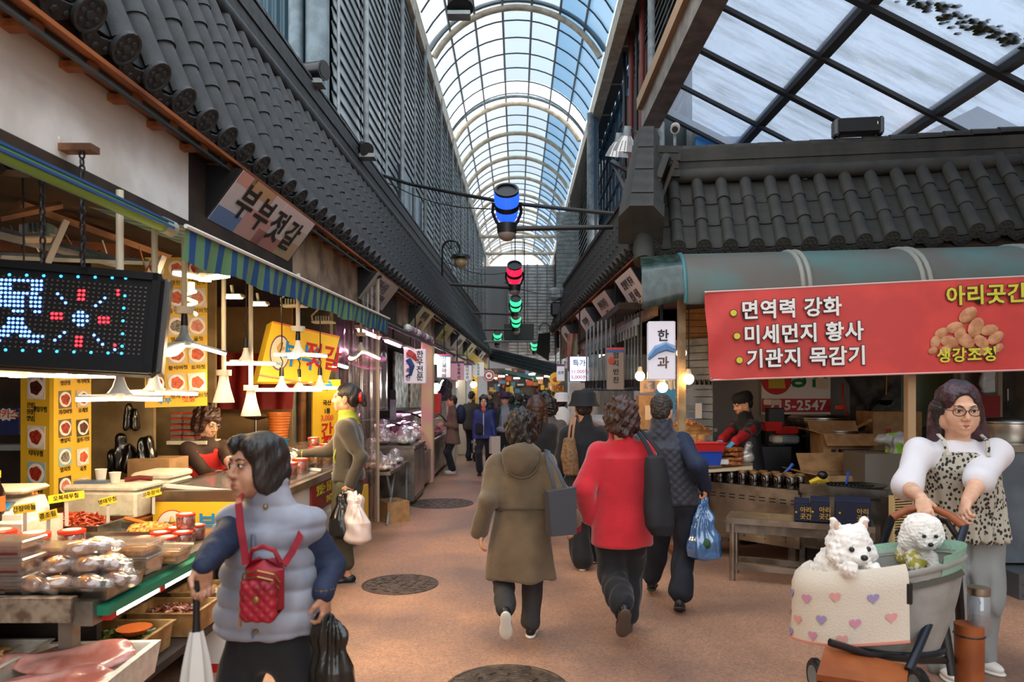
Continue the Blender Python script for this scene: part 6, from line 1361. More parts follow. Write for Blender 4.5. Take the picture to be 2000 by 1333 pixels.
for i in range(110):
 x,z=rd.uniform(-1.2,1.6),rd.uniform(.5,2.6);m=MB();m.rbox((x,30.9-rd.uniform(0,.4),z),(rd.uniform(.08,.3),.1,rd.uniform(.08,.3)),.02);m.ob('goods_box',mat('fg_%d'%(i%8),('c8502c','d9b23a','3f7a5c','cfd4d0','8a3a34','e0a060','5a7a94','f0ece0')[i%8],.5),fs_,True)
for i in range(9):m=MB();m.cyl((-1.1+i*.32,29.8,2.25+.08*(i%3)),(-.85+i*.32,29.8,2.25+.08*(i%3)),.03,n=6);m.ob('tube',WG,fs_,True)
# -------------- coloured lanterns, lamps and cables over the alley
def lantern(c,r,col,label,em=2.2,arm=None):
 t=thing('signal_lantern',label,'lantern',tuple(c));L=mat('lens_'+col,col,.25,emit=em,spec=.6);S=r/.15
 Mt=Matrix.Rotation(math.radians(48),4,'X')@Matrix.Scale(S,4)
 m=MB();m.lathe([(.15,.1),(.16,.16),(.15,.27),(.128,.27),(.135,.12)],20,M=Mt);m.ob('upper_lens',L,t,smooth=50)
 m=MB();m.lathe([(.125,.265),(.152,.265),(.152,.295),(.125,.295),(.12,.27)],20,M=Mt);m.ob('top_ring',BLKP,t,smooth=30)
 m=MB();m.lathe([(.13,.02),(.155,.03),(.155,.1),(.13,.1)],20,M=Mt);m.ob('middle_band',BLKP,t,smooth=30);m=MB();m.lathe([(.09,-.16),(.13,-.1),(.15,.02),(.14,.03)],20,M=Mt);m.ob('lower_lens',L,t,smooth=50)
 for x in(-1,1):m=MB();m.tube([(x*.17*S,-.03,.08*S),(x*.18*S,-.02,-.04*S),(x*.13*S,.0,-.16*S),(x*.06*S,0,-.22*S)],.022*S,6);m.ob('bracket',BLKP,t,smooth=50)
 m=MB();m.cyl((0,0,-.18*S),(0,0,-.3*S),.13*S,.12*S,16);m.ob('collar',BLK,t,smooth=40);m=MB();m.sph((0,0,-.3*S),(.115*S,.115*S,.1*S),14,8);m.ob('globe',mat('frosted_globe','8a7f78',.35),t,smooth=60)
 if arm is not None:m=MB();m.cyl((0,0,-.24*S),V(arm)-V(c),.035*S,.03*S,8);m.ob('arm',BLK,t,smooth=60)
lantern(P(990,410,9),.15,'2050e8','blue glowing double lantern, highest over the alley',1.6,P(1197,444,9))
lantern(P(1005,540,14.6),.15,'e81a3c','red glowing double lantern in the middle of the alley',1.8,P(880,556,14.2))
lantern(P(1007,598,20),.15,'35d08a','upper green lantern hanging below the red one',1.6,P(925,612,20));lantern(P(1008,630,23),.15,'35d08a','green lantern in front of the black screen',1.6,P(945,645,23));lantern(P(972,660,27),.15,'35d08a','small far green lantern left of the black screen',1.6,P(960,664,27));lantern(P(1044,677,29),.15,'35d08a','tiny far green lantern right of the black screen',1.6,P(1060,690,29))
m=MB();m.tube([P(744,342,12),P(800,360,11.4),P(880,376,10.6),P(990,396,9.6),P(1100,408,9.2),P(1200,418,9.0)],.028,6);m.ob('cable',BLK,smooth=60,label='thick black cable slung across the alley past the blue lantern',cat='cable')
for i,(a,b,l)in enumerate(((P(746,352,12),P(990,410,9.2),'thin wire sagging below the thick black cable'),(P(870,512,14),P(1005,530,14.6),'thin wire running to the red lantern'),(P(985,552,14.6),P(1130,568,14),'thin wire from the red lantern to the right roof'))):
 mid=(a+b)/2-UP*.15;m=MB();m.tube([a,a.lerp(mid,.6)-UP*.03,mid,mid.lerp(b,.4)-UP*.03,b],.008,4);m.ob('wire',BLK,label=l,cat='wire')
sc_=thing('hanging_screen','black rectangular screen hanging on two rods over the alley','screen',tuple(P(1014,649,24)))
m=MB();m.rbox(P(1014,649,24),(1.0,.15,.56),.02);m.ob('screen_box',BLK,sc_,True)
for px,py in((1006,462),(1024,468)):m=MB();m.cyl(P(px,635,24),P(px,py,24),.02,n=6);m.ob('rod',BLK,sc_,True)
m=MB();m.cyl(P(945,668,26),P(1085,666,26),.05,n=8);m.ob('cross_pipe',GREYST,smooth=60,label='grey pipe crossing the alley below the black screen',cat='pipe')
sl_=thing('street_lamp','gooseneck street lamp with spoked arc and amber globe over the left roof','lamp',tuple(P(864,520,14)))
m=MB();m.tube([P(864,540,14),P(864,490,14)]+[P(881-17*math.cos(a),487-17*math.sin(a),14)for a in[PI*k/10 for k in range(11)]]+[P(898,497,14)],.022,6);m.ob('neck',BLK,sl_,True,smooth=60)
for a in(.6,1.57,2.5):m=MB();m.cyl(P(881,487,14),P(881-17*math.cos(a),487-17*math.sin(a),14),.01,n=5);m.ob('spoke',BLK,sl_,True)
m=MB();m.lathe([(.2,-.02),(.17,.03),(.06,.06),(.03,.1)],16,tuple(P(900,502,14)));m.ob('shade',BLK,sl_,True,smooth=40);m=MB();m.sph(P(900,513,14),(.13,.13,.11),14,8);m.ob('globe',mat('amber_globe','9a8a62',.3),sl_,True,smooth=60)
s2=thing('street_lamp','small far gooseneck lamp near the right roof end','lamp',tuple(P(1055,652,24)));m=MB();m.tube([P(1074,690,24),P(1074,648,24)]+[P(1064+10*math.cos(a),642-10*math.sin(a),24)for a in[PI*k/8 for k in range(9)]]+[P(1054,648,24)],.018,5);m.ob('neck',BLK,s2,True);m=MB();m.lathe([(.12,-.06),(.1,0),(.03,.05)],12,tuple(P(1054,650,24)));m.ob('shade',GREYST,s2,True)
def horn(c,label,r=.12,ln=.4,d=(1,-.4,-.1)):
 t=thing('loudspeaker',label,'speaker',tuple(c));d=V(d).normalized();m=MB();m.cyl(-d*ln/2,d*ln/2,r*.9,r,14);m.ob('tube_body',BLKP,t,smooth=40);m=MB();m.cyl(d*ln*.5,d*(ln*.5+.015),r*1.05,n=14);m.cyl(d*(ln*.5+.012),d*(ln*.5+.02),r*.8,n=14);m.ob('front_ring',BLK,t,smooth=40)
 m=MB();m.box((0,0,-r*1.3),(.3,.18,.05));m.ob('bracket',GREYST,t);return t
horn(P(606,140,7.7),'black cylindrical speaker mounted on the left roof ridge',.1,.34);horn(P(712,290,9.6),'smaller dark speaker further along the left roof ridge',.09,.24,(.4,-.8,-.4));horn(P(897,-2,9.5),'black round lamp bottom hanging at the top frame edge',.17,.3,(.1,-.3,-1))  # two ridge speakers, then the bottom of a black hanging lantern
mc=thing('projector','grey moving-head projector above the right roof end','projector',tuple(P(1085,592,17)));m=MB();m.rbox(P(1085,575,17),(.32,.3,.3),.06);m.ob('head',GREYST,mc,True);m=MB();m.rbox(P(1086,605,17),(.26,.26,.34),.04);m.ob('yoke',BLK,mc,True);m=MB();m.cyl(P(1086,615,17),P(1088,680,17),.06,n=8);m.ob('post',BLK,mc,True)
bx_=MB();bx_.add([tuple(P(*p))for p in((1047,690,19.5),(1052,652,19.5),(1075,650,19),(1072,706,19),(1047,690,20.2),(1052,652,20.2),(1075,650,20.2),(1072,706,20.2))],[(0,3,2,1),(4,5,6,7),(0,1,5,4),(1,2,6,5),(2,3,7,6),(3,0,4,7)]);bx_.ob('sign_back',BLK,label='black sign back at the end of the right roof',cat='sign')
for i,(px,py,l)in enumerate(((1222,285,'front glass bell lamp beside the corner column'),(1206,296,'rear glass bell lamp beside the corner column'))):
 t=thing('bell_lamp',l,'lamp',tuple(P(px,py,9.2+i*.5)),rot=(.35,0,.2));m=MB();m.lathe([(.16,-.07),(.15,-.05),(.1,.06),(.06,.12)],20);m.ob('glass_bell',clear('ribbed_glass','c9bdb0',.5,.55,.15),t,smooth=50);m=MB();m.cyl((0,0,.11),(0,0,.24),.055,.045,12);m.ob('cap',GREYST,t,smooth=40)
 m=MB();m.sph((0,0,-.03),(.05,.05,.06),10,6);m.ob('bulb',mat('unlit_bulb','cfc4b4',.3),t,smooth=60)
 for k in range(16):a=k*PI/8;m=MB();m.tube([(.155*math.cos(a),.155*math.sin(a),-.06),(.1*math.cos(a),.1*math.sin(a),.06)],.006,4);m.ob('rib',GREYST,t)
m=MB();m.tube([P(1226,252,9.2),P(1258,262,9.0)],.02,5);m.tube([P(1195,316,9.4),P(1245,345,9)],.035,4);m.tube([P(1200,325,9.4),P(1222,372,9.2)],.03,4);m.ob('lamp_bracket',BLK,label='black angled bracket below the bell lamps',cat='bracket')
# -------------- right: the corner snack stall
can=thing('canopy','grey-green barrel canopy under the right tiled eave','awning',tuple(RP(2,-.5,2.8)))
CANM=mat('canopy_metal','4c6862',.5,col2='5a554c',ns=1.6,nd=6,nlo=.4,nhi=.62)
def can_pt(u,v):a=v*PI*.56;return RP(-.45+u,-.12-.86*math.sin(a),2.56+.5*math.cos(a)if a<PI/2 else 2.56-.08*(a-PI/2)*6)
m=MB();m.grid(lambda u,v:can_pt(u*5.6+.7,v),24,10);m.grid(lambda u,v:can_pt((1-u)*5.6+.7,v)-V((0,-.01,.012)),24,10);m.ob('canopy_sheet',CANM,can,True,smooth=60)
for u in(1.75,1.81,2.78,2.84,3.8,3.86):
 m=MB();m.tube([can_pt(u,v/10)for v in range(11)],.022,6);m.ob('canopy_rib',mat('rib_grey','8c8b80',.5),can,True,smooth=60)
m=MB();m.tube([can_pt(.7,v/10)for v in range(11)],.02,6);m.ob('end_rim',mat('teal_rim','3d6f74',.4),can,True,smooth=60)
m=MB();m.grid(lambda u,v:can_pt(.7-.4*u,v*.95)-V((0,0,.1*u*v))+V((0,.02*math.sin(v*20),0)),6,10);m.ob('end_sheet',mat('green_vinyl','37463f',.2,col2='20302a',ns=5,stretch=(3,3,.3)),can,True,smooth=60)
m=MB();m.box(P(1288,555,7.0),(.09,.1,.36));m.ob('wooden_block',WOODB,can,True)
bn=thing('banner','red cloth banner lettered in white and yellow with a ginger picture','banner',tuple(P(1690,650,6.3)))
bq_=[P(1376,571,6.5),P(2160,532,5.9),P(2160,718,5.9),P(1387,743,6.5)]
m=MB();m.grid(lambda u,v:bil(bq_,u,v)+V((0,1,0))*(.012*math.sin(u*9)+.02*math.exp(-u*14)*math.sin(v*9+u*30)),60,10);m.ob('banner_cloth',mat('banner_red','e0443c',.55,col2='c93a34',ns=2.5),bn,True,smooth=60)
for v in(.0,1.):m=MB();m.tube([bil(bq_,u/30,v)+V((0,.012*math.sin(u/30*9)-.002,0))for u in range(31)],.008,4);m.ob('white_hem',mat('hem','e6b8b0',.6),bn,True)
for u,v in((.004,.015),(.004,.985)):m=MB();m.sph(bil(bq_,u,v),.012,8,5);m.ob('grommet',STEEL,bn,True)
def btext(s,px,py,h,front,back=INK,bd=.06,sx=.95):
 x0=1376+(py-571)*.063;u=(px-x0)/(2160-x0);top=571-39*u;bot=743-25*u;v=(py-top)/(bot-top)
 F=qframe(bq_,u,v,.026)
 txt(s,h,back,F,parent=bn,bold=bd,sx=sx,spacing=1.06,name='letter_outline',depth=.001);txt(s,h,front,F@Matrix.Translation((0,0,.004)),parent=bn,bold=.026,sx=sx,spacing=1.06)
def bdot(px,py):
 x0=1376+(py-571)*.063;u=(px-x0)/(2160-x0);top=571-39*u;bot=743-25*u;F=qframe(bq_,u,(py-top)/(bot-top),.024)
 m=MB();m.lathe([(.034,0),(.034,.002),(0,.002)],16,M=F);m.ob('dot_outline',INK,bn,True);m=MB();m.lathe([(.028,0),(.028,.005),(0,.005)],16,M=F);m.ob('yellow_dot',INKY,bn,True)
for s,px,py in(('면역력 강화',1556,605),('미세먼지 황사',1580,653),('기관지 목감기',1586,700)):btext(s,px,py,.178,INKW)
for px,py in((1437,612),(1444,657),(1449,704)):bdot(px,py)
btext('아리곳간',1938,578,.175,INKY);btext('생강조청',1902,695,.132,INKY)
rd=random.Random(4)
GNG=mat('ginger_print','d59a6e',.6,col2='b97a52',ns=14)
for i,(px,py,r)in enumerate(((1905,615,.07),(1880,640,.06),(1920,640,.075),(1855,650,.05),(1945,645,.06),(1843,668,.05),(1870,668,.065),(1900,665,.07),(1930,668,.06),(1957,660,.06),(1890,652,.06),(1962,680,.04),(1838,685,.035),(1862,684,.045),(1935,685,.045))):
 x0=1376+(py-571)*.063;u=(px-x0)/(2160-x0);top=571-39*u;bot=743-25*u;F=qframe(bq_,u,(py-top)/(bot-top),.02)
 m=MB();m.lathe([(1,0),(.9,.006),(.5,.009),(0,.01)],12,M=F@Matrix.Rotation(rd.uniform(0,3),4,'Z')@Matrix.Diagonal((r*1.2,r*.8,1,1)));m.ob('ginger_print',GNG,bn,True,smooth=40)
for px,Y,zb,mt,l in((1331,7.0,0,mat('pole_ochre','a08a62',.5,col2='7c6a4a',ns=8),'ochre square pole at the corner of the snack stall'),(1777,6.35,0,mat('pole_tan','b99a72',.5),'tan pole behind the stroller woman')):
 p=P(px,768,Y);m=MB();m.bx((p.x-.035,Y-.035,zb),(p.x+.035,Y+.035,2.6));m.ob('stall_pole',mt,label=l,cat='pole')
def mount_art(t,B,w_,h_):
 for dx,dy,s in((-.02,-.1,1.),(.06,-.04,.8)):
  m=MB();m.tube([B@V((-w_*.48,dy*h_-.03,.002)),B@V((-w_*.2,dy*h_+.05,.002)),B@V((w_*.15,dy*h_+.09*s,.002)),B@V((w_*.48,dy*h_+.05,.002))],[.012,.035*s,.045*s,.02],5);m.ob('blue_mountain_print',mat('mount_blue%d'%int(s*10),'5b8cc4' if s==1 else '9ab8dc',.5),t)
hang_sign(P(1291,686,6.85),.26,.56,mat('hangwa_box','dcd8e0',.4,emit=.2),[('한',.05,.24,.12,None),('과',.05,-.22,.12,mat('brown_ink','5c3d2c'))],'white light box reading 한과 with blue mountains',yaw=-.12,d=.16,art=mount_art,hang=.3)
WB=glow('warm_bulb','ffc887',34)
for i,(px,py,Y,l)in enumerate(((1331,690,7.25,'globe bulb just behind the ochre pole, upper one'),(1345,741,6.9,'globe bulb right of the ochre pole, nearest the shutter'),(1294,757,7.0,'globe bulb directly under the 한과 light box'),(1250,735,7.6,'globe bulb left of the 한과 light box'))):
 t=thing('globe_bulb',l,'lamp',tuple(P(px,py,Y)),group='warm globe bulbs');m=MB();m.sph((0,0,0),.052,14,10);m.ob('globe',WB,t,smooth=60);m=MB();m.cyl((0,0,.04),(0,0,.1),.03,.02,10);m.ob('base',CREAMP,t,smooth=40);m=MB();m.cyl((0,0,.1),(0,0,2.62-P(px,py,Y).z),.006,n=5);m.ob('cord',BLK,t)
rb=thing('wall_right_stall',kind='structure')
def wq(c,d,mt,t=.04,n='wall_panel'):m=MB();board(m,Q4(c,d if isinstance(d,list)else[d]*4),t);return m.ob(n,mt,rb)
wq([(1385,500),(1500,500),(1500,1000),(1385,1000)],9.0,mat('tile_grey','9a958c',.6));wq([(1480,500),(1660,500),(1660,1000),(1480,1000)],9.2,mat('cab_grey','8b867c',.6))
wq([(1640,500),(1760,500),(1760,1000),(1640,1000)],9.3,mat('cement','6a655c',.8,col2='4b4740',ns=8,nd=6));wq([(1735,500),(1870,500),(1870,1000),(1735,1000)],9.4,mat('pale_green','8fa38a',.6))
wq([(1862,500),(2080,500),(2080,1000),(1862,1000)],8.6,mat('taupe_wall','8d8374',.7,col2='6b6357',ns=3))
m=MB();m.slab(P(1650,735,9.15),P(1700,808,9.15),P(1704,804,9.15),P(1655,730,9.15),.02);m.slab(P(1698,806,9.15),P(1745,755,9.15),P(1742,751,9.15),P(1695,802,9.15),.02);m.ob('wall_joint',BLK,rb)
m=MB();m.bx((1.45,6.9,2.62),(7.5,12.5,2.72));m.ob('ceiling_right_stall',DKBROWN,kind='structure')
m=MB();m.bx((5.8,4.5,0),(5.9,12.7,3.5));m.ob('wall_right_side',mat('taupe_wall','8d8374'),kind='structure')
sh=thing('roller_shutter','grey corrugated roller shutter behind the ochre pole','shutter',tuple(P(1355,800,8.3)))
for k in range(22):m=MB();z=.4+k*.085;a,b=P(1318,768,8.5),P(1392,768,8.1);m.slab(V((a.x,a.y,z)),V((b.x,b.y,z)),V((b.x,b.y,z+.075)),V((a.x,a.y,z+.075)),.02);m.ob('slat',GREYST,sh,True)
m=MB();board(m,Q4([(1358,788),(1371,788),(1371,818),(1358,818)],[8.15]*4),.005);m.ob('paper_notice',WHITEP,label='white paper notice taped on the grey shutter',cat='notice')
sl2=thing('board_wall','tan slatted boards above the grey shutter','panel',tuple(P(1360,650,8.4)))
for k in range(9):m=MB();y0=600+k*13;m.slab(P(1336,y0+12,8.5),P(1400,y0+12,8.2),P(1400,y0,8.2),P(1336,y0,8.5),.02);m.ob('slat',mat('tan_slat','a07a4c',.6,col2='84603a',ns=5),sl2,True)
for i in range(4):m=MB();m.cyl(P(1358+i*9,752,8.0),P(1358+i*9,742,8.0),.03,.02,8);m.ob('hanging_lamp',BLK,label=ORD[i]+' small dark lamp from the left above the shutter',cat='lamp',group='small lamps above the shutter')
ex=thing('fire_extinguisher','red fire extinguisher standing beside the poster cartons','extinguisher',tuple(P(1242,822,8.2)))
m=MB();m.lathe([(.055,0),(.06,.01),(.06,.2),(.045,.25),(.02,.27)],14);m.ob('cylinder_body',REDM,ex,smooth=50);m=MB();m.cyl((0,0,.26),(0,0,.31),.018,n=8);m.box((.02,0,.32),(.09,.02,.02));m.ob('valve',BLKP,ex);m=MB();m.tube([(.03,0,.3),(.08,0,.24),(.075,0,.08)],.01,5);m.ob('hose',BLKP,ex);m=MB();m.lathe([(.061,.08),(.061,.15)],14);m.ob('label_band',INKY,ex)
cs_=thing('side_counter','white topped counter along the right row behind the shoppers','counter',(1.9,10.5,0));m=MB();m.bx((1.2,8.6,.1),(2.3,13.5,1.18));m.ob('counter_body',mat('side_white','c9c2b8',.5),cs_,True);m=MB();m.bx((1.18,8.25,1.18),(2.32,13.52,1.22));m.ob('counter_top',WHITEP,cs_,True)
m=MB();m.bx((2.2,8.9,1.22),(2.24,13.4,1.9));m.ob('white_backboard',WHITEP,label='white board behind the long counter of the right row',cat='board')
ex.location=(1.33,8.34,1.22)
m=MB();board(m,Q4([(1250,742),(1288,742),(1288,768),(1250,768)],[8.05]*4),.01);po=m.ob('poster',mat('poster_cream','d2b48c',.6),label='cream and blue printed poster left of the 한과 sign bulbs',cat='poster');m=MB();board(m,Q4([(1258,745),(1279,745),(1279,766),(1258,766)],[8.03]*4),.006);m.ob('blue_print',mat('print_slate','5a6c94',.6,col2='c9b294',ns=18),po,True)
m=MB();m.rbox((1.48,8.05,.42),(.26,.22,.84),.01);m.ob('crate',WOODB,label='tall pale wooden crate under the two tan cartons',cat='crate')
carton((1.36,7.95,1.22),(1.6,8.15,1.6),'tan carton with green edges beside the red extinguisher',mk=[(-.0,.19,.1,.16,mat('print_cream','d8c3a0'))]);carton((1.36,7.95,.85),(1.6,8.15,1.21),'lower tan carton with green edges under the first one',mk=[(.0,.34,.22,.02,INKG)])
sbk=thing('shopping_bag','blue and white shopping bag hung near the shutter','bag',tuple(P(1300,785,7.9)));m=MB();m.add([(-.09,-.04,-.14),(.09,-.04,-.14),(.09,.04,-.14),(-.09,.04,-.14),(-.1,-.05,.14),(.1,-.05,.14),(.1,.05,.14),(-.1,.05,.14)],[(0,3,2,1),(0,1,5,4),(1,2,6,5),(2,3,7,6),(3,0,4,7)]);m.ob('bag_body',mat('bag_blue','2c86c4',.5),sbk);m=MB();m.tube([(.05,-.05,.13),(.04,-.06,.22),(-.04,-.06,.22),(-.05,-.05,.13)],.008,4);m.ob('handle',WHITEP,sbk)
for k in range(3):m=MB();m.tube([P(1306+5*k,742,7.95),P(1308+5*k,770,7.95),P(1306+5*k,805,7.95)],.012,5);m.ob('white_strip',WHITEP,sbk,True)
eave_sign(7.85,8.85,mat('sign_white','d9d4cc'),[('찹쌀떡 한과',.5,.3,.12),('전통 식품',.5,.68,.12)],'white sign with rows of black letters nearest on the right eave',left=False,fz=(3.02,2.66));eave_sign(9.6,10.8,mat('sign_cream2','c4b49a',.5),[('한아름마을',.5,.35,.14),('식품',.5,.72,.12)],'cream sign with dark letters second on the right eave',left=False,fz=(3.02,2.66));eave_sign(11.6,12.8,mat('sign_white','d9d4cc'),[('엄지반찬',.5,.5,.16)],'pale sign third on the right eave',left=False,fz=(3.02,2.66));eave_sign(14.6,15.8,mat('sign_white','d9d4cc'),[('정육점',.5,.5,.16)],'small far sign fourth on the right eave',left=False,fz=(3.02,2.66))
rk=thing('wire_rack','pale perforated rail hanging under the right eave','rail',tuple(QP(9.5,.1,2.5)));m=MB();m.slab(QP(13,.12,2.42),QP(8.2,.12,2.42),QP(8.2,.12,2.5),QP(13,.12,2.5),.02);m.ob('rail_bar',GREYST,rk,True)
for k in range(24):m=MB();y=8.3+k*.19;m.slab(QP(y+.05,.118,2.3),QP(y,.118,2.3),QP(y,.118,2.42),QP(y+.05,.118,2.42),.015);m.ob('rail_tooth',GREYST,rk,True)
for i in range(14):
 px=(1146,1153,1160,1168,1175,1184,1193,1202,1221,1228,1234,1240,1246,1252)[i];Y=10.2-.12*i;c=P(px,764,Y)
 t=thing('pendant_lamp',ORD[i]+' black rod lamp from the left in the row under the right rail','lamp',tuple(c),group='row of rod lamps on the right');m=MB();m.cyl((0,0,.05),(0,0,2.62-c.z),.014,n=6);m.ob('rod',GREYST,t);m=MB();m.lathe([(.07,0),(.066,.02),(.024,.05),(.03,.14),(.0,.15)],12);m.ob('lamp_head',BLKP,t,smooth=40)
hang_sign(P(1202,722,9.0),.22,.52,mat('umji_box','8d8078',.5),[(c,.02,.33-.2*i,.085,None)for i,c in enumerate('엄지반찬')],'dim grey sign reading 엄지반찬 with red flower',yaw=-.1,cap=1,art=lambda t,B,w_,h_:MB().sph(tuple(B@V((-.05,.11,.002))),(.045,.006,.05),10,6).ob('flower_print',mat('flower_red','b04a34'),t))
m=MB();m.cyl(P(1118,652,12.4),P(1118,604,12.4),.01,n=5);m.ob('flag_cord',BLK,label='thin cord holding the faded cloth flag',cat='cord')
ps_=thing('price_screen','lit white price screen with pink digits in the right row','screen',tuple(P(1132,722,11.8)));pq=Q4([(1112,696),(1150,696),(1150,746),(1112,746)],[11.8]*4);m=MB();board(m,pq,.08);m.ob('screen_frame',mat('cap_blue','2d5a9a'),ps_,True);m=MB();m.cyl(P(1132,697,11.84),P(1132,596,11.84),.012,n=5);m.ob('hanger',BLK,ps_,True)
m=MB();e=.012;qq=[pq[0]+V((e,-.006,-e)),pq[1]+V((-e,-.006,-e)),pq[2]+V((-e,-.006,e)),pq[3]+V((e,-.006,e))];board(m,qq,.004);m.ob('lit_face',glow('screen_white','eef2f8',1.1),ps_,True)
txt('11,000원',.085,mat('ink_pink','c03a8a'),qframe(qq,.55,.62,.008),parent=ps_,bold=.02);txt('5,000원',.085,mat('ink_pink','c03a8a'),qframe(qq,.5,.85,.008),parent=ps_,bold=.02);txt('특가',.12,mat('ink_blue3','2a6cb0'),qframe(qq,.5,.28,.008),parent=ps_,bold=.02)
yq=Q4([(1077,754),(1101,754),(1101,775),(1077,775)],[13.2]*4);ysn=thing('yellow_sign','yellow sign reading 양념 불고기 in the right row','sign',tuple(bil(yq,.5,.5)));m=MB();board(m,yq,.04);m.ob('panel',YEL,ysn,True);txt('양념',.1,INKR,qframe(yq,.5,.28,.004),parent=ysn,bold=.03);txt('불고기',.085,INK,qframe(yq,.5,.74,.004),parent=ysn,bold=.03)
yq=Q4([(1077,776),(1098,776),(1098,786),(1077,786)],[13.2]*4);ysn=thing('small_sign','small pink sign reading 선지 under the yellow sign','sign',tuple(bil(yq,.5,.5)));m=MB();board(m,yq,.03);m.ob('panel',PB_,ysn,True);txt('선지',.09,INKR,qframe(yq,.5,.5,.004),parent=ysn,bold=.03)
yr=thing('round_sign','round yellow sign with orange fruit in the right row','sign',tuple(P(1085,740,13.6)));m=MB();m.lathe([(.12,0),(.12,.05),(0,.05)],20,M=Matrix.Rotation(PI/2,4,'X'));m.ob('disc',mat('sign_yellow','e8b82e'),yr);m=MB();m.cyl((0,0,.1),(0,0,1.1),.01,n=5);m.ob('hanger',BLK,yr);m=MB();m.sph((0,-.05,-.02),(.06,.01,.05),10,6);m.ob('fruit_print',mat('emblem_orange','e0542a'),yr)
hang_sign(P(1095,729,13.0),.14,.3,WLB,[('원조',0,.0,.06,INKB)],'small white box sign with red cap in the right row',yaw=0,cap=1)
fb=MB();fb.grid(lambda u,v:P(1108+20*u,652+72*v+6*math.sin(u*3)*v,12.4+.05*math.sin(u*9+v*4)),10,12);fb.ob('cloth_flag',mat('flag_cloth','8a8a6a',.7,col2='9a5a50',ns=4),smooth=60,label='faded multicoloured cloth flag under the right eave end',cat='flag')
m=MB();m.bx((1.3,13.6,0),(1.35,14.6,2.6));m.ob('stall_end_panel',mat('end_rust','8d5a40',.7),label='rust brown panel at the end of the right row',cat='panel')
m=MB();m.slab(P(1112,830,11.3),P(1150,830,11.3),P(1150,748,11.3),P(1112,748,11.3),.03);m.ob('showcase',mat('glass_cab','a89a90',.3,col2='c9b8a8',ns=4),label='glazed showcase below the price screen',cat='showcase')
for i,(px,py,l)in enumerate(((1338,826,'left heap of baked cookies by the corner pole'),(1358,836,'right heap of baked cookies by the corner pole'))):
 t=tray('cookie_tray',l,tuple(P(px,py+14,7.6)),(.3,.24,.06),'cookies','ball',40,.03,F_roll,WOODB,30+i,'cookie trays',fh=.05)
for i in range(3):m=MB();m.lathe([(.05,0),(.055,.01),(.055,.1),(0,.1)],14,tuple(P(1340+i*14,868,7.4)));m.ob('snack_tub',F_pale,label=('left','middle','right')[i]+' round tub of puffed snack above the red basket',cat='tub',group='snack tubs',smooth=40)
for nm,c,mt,s,l in(('red_basket',P(1378,884,7.1),REDM,(.34,.24,.1),'red plastic basket holding snack tubs'),('blue_basket',P(1378,908,7.1),mat('blue_crate','1d48b0',.4),(.28,.22,.14),'blue plastic crate under the red basket')):
 m=MB();open_box(m,tuple(c),s,.006,.014,.02);m.ob(nm,mt,label=l,cat='basket')
m=MB();m.slab(P(1352,920,7.0),P(1470,912,7.0),P(1470,905,7.5),P(1352,905,7.5),.03);m.ob('cutting_board',mat('board_cream','cdbb9c',.5),label='cream chopping board behind the jar row',cat='board')
for k in range(4):
 t=thing('rice_cracker',('lowest','second','third','topmost')[k]+' glazed brown cracker slab in the stack on the board','cracker',tuple(P(1428,905-k*9,7.2)),.1*k,'stacked cracker slabs');sd=SDF(.02);sd.box((0,0,0),(.1,.08,.022),rd=.018);sd.disp(lambda p:.006*noise3(p,60,k));solid('slab',[(sd,.008)],FO('glazed_cracker','b0652a','7a3c14'),t)
m=MB();m.rbox(P(1405,902,7.1),(.16,.12,.05),.008);m.ob('white_carton',WHITEP,label='small white carton left of the cracker stack',cat='carton')
bagged(tuple(P(1458,905,7.2)),(.16,.14,.14),WC,'crumpled clear bag right of the cracker stack','stall bags',3)
CA,CB,CC=V((1.86,7.25,0)),V((2.58,6.5,0)),V((3.12,6.02,0));cd=(CB-CA).normalized();cn=V((cd.y,-cd.x,0));cn=cn if cn.y<0 else-cn
jc=thing('steel_counter','stainless counter set at an angle with slotted front under the dark jars','counter',tuple(CA.lerp(CB,.5)))
def pbox(root,n,a,b,z0,z1,dep,mt,out=0.):
 m=MB();a,b=V(a),V(b);m.slab(a+cn*out+UP*z0,b+cn*out+UP*z0,b+cn*out+UP*z1,a+cn*out+UP*z1,dep);return m.ob(n,mt,root,True)
pbox(jc,'front_panel',CA,CB,.2,.7,.03,STEEL);pbox(jc,'top_plate',CA,CB,.7,.74,.4,STEEL,.03);pbox(jc,'apron',CA,CB,.2,.66,.34,STEELD,-.04)
for k in range(9):
 for r_ in range(2):p=CA.lerp(CB,.12+.1*k);pbox(jc,'vent_slot',p,p+cd*.06,.6+.03*r_,.61+.03*r_,.004,BLKP,.003)
for k in range(4):
 for r_ in range(4):p=CA.lerp(CB,.2+.2*k);pbox(jc,'louvre',p,p+cd*.08,.24+.035*r_,.258+.035*r_,.02,STEEL,.014)
for p in(CA+cd*.04,CB-cd*.06):m=MB();m.bx((p.x-.025,p.y+.01,0),(p.x+.025,p.y+.06,.2));m.ob('leg',STEELD,jc,True)
hc2=thing('hot_counter','stainless fryer counter with brown plate at right of the jars','counter',tuple(CB.lerp(CC,.5)))
pbox(hc2,'front_panel',CB,CC,.22,.72,.03,STEELD,-.03);pbox(hc2,'rim',CB,CC,.72,.8,.03,STEEL,.0);pbox(hc2,'pan_floor',CB,CC,.72,.75,.5,STEELD,-.03);pbox(hc2,'inner_body',CB,CC,.1,.7,.4,BLK,-.08)
for k in range(3):p=CB.lerp(CC,.3+.06*k);pbox(hc2,'vent_hole',p,p+cd*.03,.42,.46,.005,BLKP,-.025)
for p in(CB+cd*.05,CC-cd*.05):m=MB();m.bx((p.x-.025,p.y+.06,0),(p.x+.025,p.y+.11,.22));m.ob('leg',STEELD,hc2,True)
